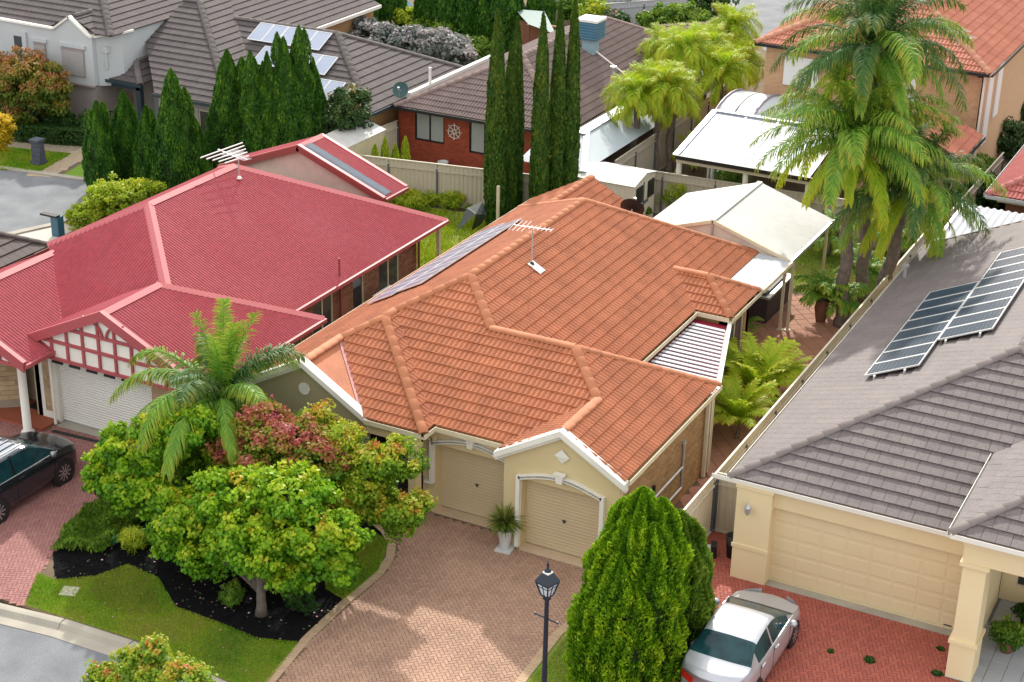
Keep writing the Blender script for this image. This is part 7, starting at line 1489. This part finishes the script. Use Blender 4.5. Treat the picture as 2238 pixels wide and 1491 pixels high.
        for xx, nm, mt, zz, ww in ((hl-.12, 'headlight', m_glass if suv else m_alu, .66, .36), (-hl+.06, 'tail_light', m_red, .74, .34)):
            wy = W_at(xx); mb = MB(); n = 6; VV = []
            for k in range(n+1):
                f = k/n; yy = wy*(1.0-.55*f*ww/.36)+.006; x_ = xx+(.10 if xx > 0 else -.10)*f**.5*.75-math.copysign(1, xx)*.20*(1-f); VV += [W3(x_, s_*yy, zz-.07), W3(x_-(.05 if xx > 0 else -.03), s_*yy*.985, zz+.09)]
            mb.add(VV, [[2*k, 2*k+2, 2*k+3, 2*k+1] for k in range(n)]); mb.build(nm, mt, t)
    mb = MB(); mb.box(W3(-hl+.0, 0, .36), (.04, W_at(-hl+.05)*1.0, .12), heading); mb.box(W3(hl, 0, .34), (.04, W_at(hl-.05)*1.0, .12), heading); mb.build('bumper', m_black if suv else paint, t)
    t.location = (0, 0, 0); return t
sed_side = [(-2.3, .70), (-2.2, .78), (-1.8, .85), (-1, .88), (1, .88), (1.7, .86), (2.1, .78), (2.28, .62)]
sed_belt = [(-2.3, .78), (-2.24, .95), (-1.9, 1.0), (-.5, .97), (1.1, .90), (1.6, .82), (2.0, .73), (2.2, .66), (2.3, .52)]
sed_roof = [(-2.3, .79), (-2.24, 1.0), (-1.72, 1.06), (-1.0, 1.37), (-.5, 1.455), (.0, 1.45), (.25, 1.38), (1.2, .93), (1.6, .85), (2.0, .76), (2.2, .67), (2.3, .53)]
car('silver sedan parked nose-in towards the cream garage door', 'parked_car', 15.5, 11.45, math.radians(90), 4.6, 1.76, sed_side, sed_belt, sed_roof, dict(ws=(.24, 1.17), rw=(-1.66, -1.02), side=((-.30, .85), (-1.25, -.36)), mirror=(.72, .98), handles=(-.15, -1.05), seams=(.85, -.32, -1.2)), m_carsilver, wheel_r=.31, wb=2.6)
suv_side = [(-2.4, .78), (-2.2, .86), (-1.5, .93), (1.2, .93), (1.9, .90), (2.25, .82), (2.4, .66)]
suv_belt = [(-2.4, .95), (-2.2, 1.12), (0, 1.10), (1.1, 1.06), (1.6, 1.02), (2.1, .92), (2.3, .82), (2.4, .66)]
suv_roof = [(-2.4, 1.0), (-2.25, 1.25), (-1.9, 1.62), (-1.0, 1.70), (0, 1.71), (.25, 1.68), (1.25, 1.10), (1.6, 1.06), (2.1, .96), (2.3, .86), (2.4, .68)]
car('dark navy SUV with silver roof rails parked on the left driveway', 'parked_car', -5.25, 9.0, math.radians(90), 4.75, 1.88, suv_side, suv_belt, suv_roof, dict(ws=(.30, 1.18), rw=(-2.25, -1.95), side=((-.45, 1.0), (-1.35, -.52), (-1.85, -1.42)), mirror=(.86, 1.18), handles=(-.3, -1.2), seams=(1.0, -.48, -1.4), wo=.02), m_carnavy, roofpaint=m_carroof, suv=True, cat='SUV', wheel_r=.37, wb=2.62)
su = [o for o in COL.objects if o.get('label', '').startswith('dark navy SUV')][0]
for s_ in (-1, 1):
    mb = MB(); mb.tube([(-5.25+s_*.62, 9.0+.1, 1.75), (-5.25+s_*.62, 9.0-1.7, 1.74)], .025, 6); mb.build('roof_rail', m_alu, su)
for k in range(4): mb = MB(); mb.box((-5.25-.36+.24*k, 8.3, 1.725), (.05, 1.7, .012)); mb.build('roof_rib', m_carroof, su)

# ------------------------------------------------------------------ street lamp
lp = V3(12.9, 6.0, 0); SL = thing('street_lamp', 'black heritage street lamp with white glazed lantern', 'street lamp', tuple(lp))
mb = MB(); mb.lathe(tuple(lp), [(.14, 0), (.14, .25), (.09, .35), (.065, .6), (.06, 2.0), (.048, 3.9), (.05, 4.0), (.09, 4.04), (.04, 4.08), (.05, 4.16)], 14); mb.build('post', m_darkmetal, SL, True)
mb = MB(); mb.tube([lp+V3(-.28, .05, 3.55), lp+V3(.28, -.05, 3.55)], .018, 8)
for s_ in (-1, 1): mb.lathe(tuple(lp+V3(.28*s_, -.05*s_, 3.52)), [(.01, 0), (.035, .03), (.01, .06)], 8)
mb.build('ladder_bar', m_darkmetal, SL)
zb = 4.14; LSC = .78
gm = mat('lantern glass', (.62, .68, .74), .12, (.50, .58, .66), 3, .5, spec=.8)
def sq(r, z, rot=.5): return [lp+V3(LSC*r*math.cos(rot+math.pi/2*k), LSC*r*math.sin(rot+math.pi/2*k), zb+(z-zb)*LSC) for k in range(4)]
b1, b2 = sq(.15, zb), sq(.30, zb+.42)
for k in range(4):
    g_ = MB(); g_.add([b1[k], b1[(k+1) % 4], b2[(k+1) % 4], b2[k]], [[0, 1, 2, 3]]); g_.build('pane', gm, SL)
    f_ = MB(); beam(f_, b1[k]+V3(0, 0, -.0), b2[k], .03, .03); beam(f_, b2[k], b2[(k+1) % 4], .035, .035); beam(f_, b1[k], b1[(k+1) % 4], .03, .03); m0, m1_ = (b1[k]+b1[(k+1) % 4])/2, (b2[k]+b2[(k+1) % 4])/2; beam(f_, m0, m1_, .014, .014); h0, h1 = (b1[k]*.35+b2[k]*.65), (b1[(k+1) % 4]*.35+b2[(k+1) % 4]*.65); beam(f_, h0, h1, .014, .014); f_.build('frame', m_darkmetal, SL)
r_ = MB(); e1, e2 = sq(.35, zb+.43), sq(.15, zb+.68); r_.add(e1+e2, [[k, (k+1) % 4, 4+(k+1) % 4, 4+k] for k in range(4)]+[[3, 2, 1, 0]]); r_.build('roof', m_darkmetal, SL)
r_ = MB(); e1, e2 = sq(.155, zb+.685), sq(.12, zb+.73); r_.add(e1+e2, [[k, (k+1) % 4, 4+(k+1) % 4, 4+k] for k in range(4)]+[[4, 5, 6, 7]]); r_.build('vent', m_whitepaint, SL)
r_ = MB(); r_.lathe(tuple(lp+V3(0, 0, zb+.73*LSC)), [(.08, 0), (.06, .04), (.025, .06), (.02, .12), (.035, .15), (.01, .2), (.006, .26)], 10); r_.build('finial', m_darkmetal, SL, True)
r_ = MB(); r_.lathe(tuple(lp+V3(0, 0, zb)), [(.05, .02), (.07, .1), (.07, .24), (.03, .28)], 10); r_.build('lamp_bulb', m_whitepaint, SL, True)

# ------------------------------------------------------------------ pots and small things
pq = V3(8.16, 13.28, 0); pt = thing('plant_pot', 'tall tapered white pot on a grey slab between the two garage doors', 'plant pot', tuple(pq))
mb = MB(); mb.box(tuple(pq+V3(.02, -.02, .035)), (.44, .44, .05), .1); mb.build('slab', m_pot, pt)
mb = MB(); mb.lathe(tuple(pq+V3(0, 0, .06)), [(.12, 0), (.13, .02), (.20, .52), (.215, .56), (.19, .56), (.18, .50)], 20); mb.build('body', m_pot, pt, True)
yc = thing('yucca', 'spiky green yucca growing in the white pot', 'potted plant', tuple(pq+V3(0, 0, .6))); rs_ = np.random.RandomState(77); n_ = 420; d = rsph(n_, rs_); d[:, 2] = np.abs(d[:, 2])*1.0-.25; d = nrm(d); Ln = .62*(.7+.4*rs_.rand(n_)); c0 = np.array(pq)+np.array([0, 0, .80])
V = np.empty((n_, 6, 3)); s_ = nrm(np.cross(d, np.array([0, 0, 1.])))*.014; tip = d+np.array([0, 0, -.35]); m_ = c0+d*Ln[:, None]*.5; V[:, 0] = c0-s_*.7; V[:, 1] = c0+s_*.7; V[:, 2] = m_+s_; V[:, 3] = m_-s_; tp = m_+nrm(tip)*Ln[:, None]*.5; V[:, 4] = tp+s_*.1; V[:, 5] = tp-s_*.1
k = np.arange(n_)[:, None]*6; F = np.vstack([k+np.array([[0, 1, 2, 3]]), k+np.array([[3, 2, 4, 5]])]); link('foliage', mesh_from('foliage', V.reshape(-1, 3), F, m_yucca, False, np.concatenate([rs_.rand(n_)]*2)), yc); mb = MB(); mb.tube([pq+V3(0, 0, .55), pq+V3(0, 0, .85)], .04, 8); mb.build('stem_core', m_wood, yc)
def pot(label, p, r, h, mt): t = thing('plant_pot', label, 'plant pot', tuple(p)); mb = MB(); mb.lathe(tuple(p), [(r*.75, 0), (r, h), (r*.88, h), (r*.86, h*.85)], 14); mb.build('body', mt, t, True); return t
pot('round white pot in front of the red brick wall', V3(-9.1, 40.3, .0), .25, .42, m_pot); pot('black pot with a small plant at the white shed door', at(1410, 468, z=0), .25, .45, m_black)
shrub('sprig of green growing in the black pot by the shed', None, r=(.2, .2, .15), mt=m_bush, n=300, leaf=.08, seed=310, base=at(1410, 468, z=.4), clump=.1, per=20)
pot('black bin between fence and cream garage pillar', V3(13.6, 15.9, 0), .2, .65, m_black)
pot('small terracotta pot in the entrance porch', V3(21.0, 15.0, .03), .2, .3, m_rust)
lt = thing('garden_light', 'pale flood light and dark bag lying at the foot of the return fence', 'garden light', (12.95, 15.6, 0)); mb = MB(); mb.box((13.0, 15.55, .15), (.22, .3, .3), .3); mb.build('lens', m_pot, lt); mb = MB(); mb.box((13.15, 15.7, .18), (.16, .34, .36), .3); mb.build('body', m_black, lt)
# folded garden umbrella in the rear yard
um = thing('umbrella', 'fallen grey garden umbrella lying open in the weedy yard', 'umbrella', (-3.9, 32.8, 0)); a = at(996, 508, z=.1); b = at(1055, 440, z=1.3); c = at(1052, 490, z=.5); apex = at(1040, 468, z=1.2); rim = [a, at(1020, 455, z=.95), b, at(1064, 470, z=.9), c, at(1030, 505, z=.15)]
for i in range(len(rim)-1): mb = MB(); mb.add([apex, rim[i], rim[i+1]], [[0, 1, 2]]); mb.build('canopy_panel', mat('faded umbrella cloth', (.035, .045, .045), .8, (.07, .09, .07), 2, .6) if 'faded umbrella cloth' not in MATS else MATS['faded umbrella cloth'], um)
mb = MB(); mb.tube([apex, at(1022, 455, z=1.2)], .012, 6); mb.build('pole', m_post, um)
t = MB(); q = at(1088, 470, z=1.0); t.box((q.x, q.y, 1.1), (.10, .10, 2.2)); tag(t.build('timber_post', m_creamtrim), 'bare cream timber post in front of the tall cypresses', 'post')
lbx = thing('letterbox', 'blue and dark letterbox beside the far driveway left of the red roof', 'letterbox', at(128, 515, z=0)); q = at(128, 515, z=0); mb = MB(); mb.box((q.x, q.y, .4), (.35, .35, .8)); mb.build('body', m_sky_blue, lbx); mb = MB(); mb.box((q.x-.25, q.y-.1, .84), (.8, .25, .08)); mb.build('lid', m_black, lbx)
q = at(86, 360, z=0); gp2 = thing('letterbox_pillar', 'dark stone letterbox pillar on the far lawn', 'letterbox', tuple(q)); m_st = mat('dark slate stone', (.06, .07, .09), .85, (.10, .11, .14), 8, .6, bump=.6, bscale=15)
for k in range(5): mb = MB(); w_ = .42 if k else .52; mb.box((q.x, q.y, .11+k*.21), (w_, w_, .20), .1*k); mb.build('stone', m_st, gp2)
mb = MB(); mb.box((q.x, q.y, 1.12), (.50, .50, .10)); mb.build('cap_stone', m_st, gp2)
# parked vehicles and rubbish far at the top
ju = thing('rubbish_pile', 'heap of white and red sacks beside the street at the top', 'rubbish pile', at(1570, 15, z=0)); rs_ = np.random.RandomState(5)
for k in range(9):
    q = at(1545+rs_.rand()*50, 22-rs_.rand()*14, z=.3); mb = MB(); mb.lathe(tuple(q), [(.1, -.3), (.5, -.1), (.45, .2), (.12, .4)], 8); mb.build('sack', [m_whitepaint, m_sky_blue, m_redtrim, m_pot][k % 4], ju, True)
ty = thing('garden_toy', 'blue garden toy between the far cypresses', 'toy', at(895, 18, z=0)); q = at(895, 18, z=.4); mb = MB(); beam(mb, q+V3(-.5, 0, .6), q+V3(.5, 0, -.3), .5, .15); mb.build('slide', mat('toy blue', (.02, .18, .40), .4), ty)

for i, (u, v) in enumerate([(1815, 1425), (1900, 1445), (2055, 1420), (2048, 1475)]):
    shrub(['tiny weed tuft in the red driveway joints near the car', 'larger weed tuft in the middle of the red driveway', 'small dark weed beside the porch pillar on the red driveway', 'weed growing at the foot of the porch pillar'][i], None, r=[(.05, .05, .02), (.13, .11, .03), (.06, .05, .02), (.10, .08, .05)][i], mt=m_bushd, n=260, leaf=.05, seed=400+i, base=at(u, v, z=0), clump=.05, per=20, name='weed', cat='weed')
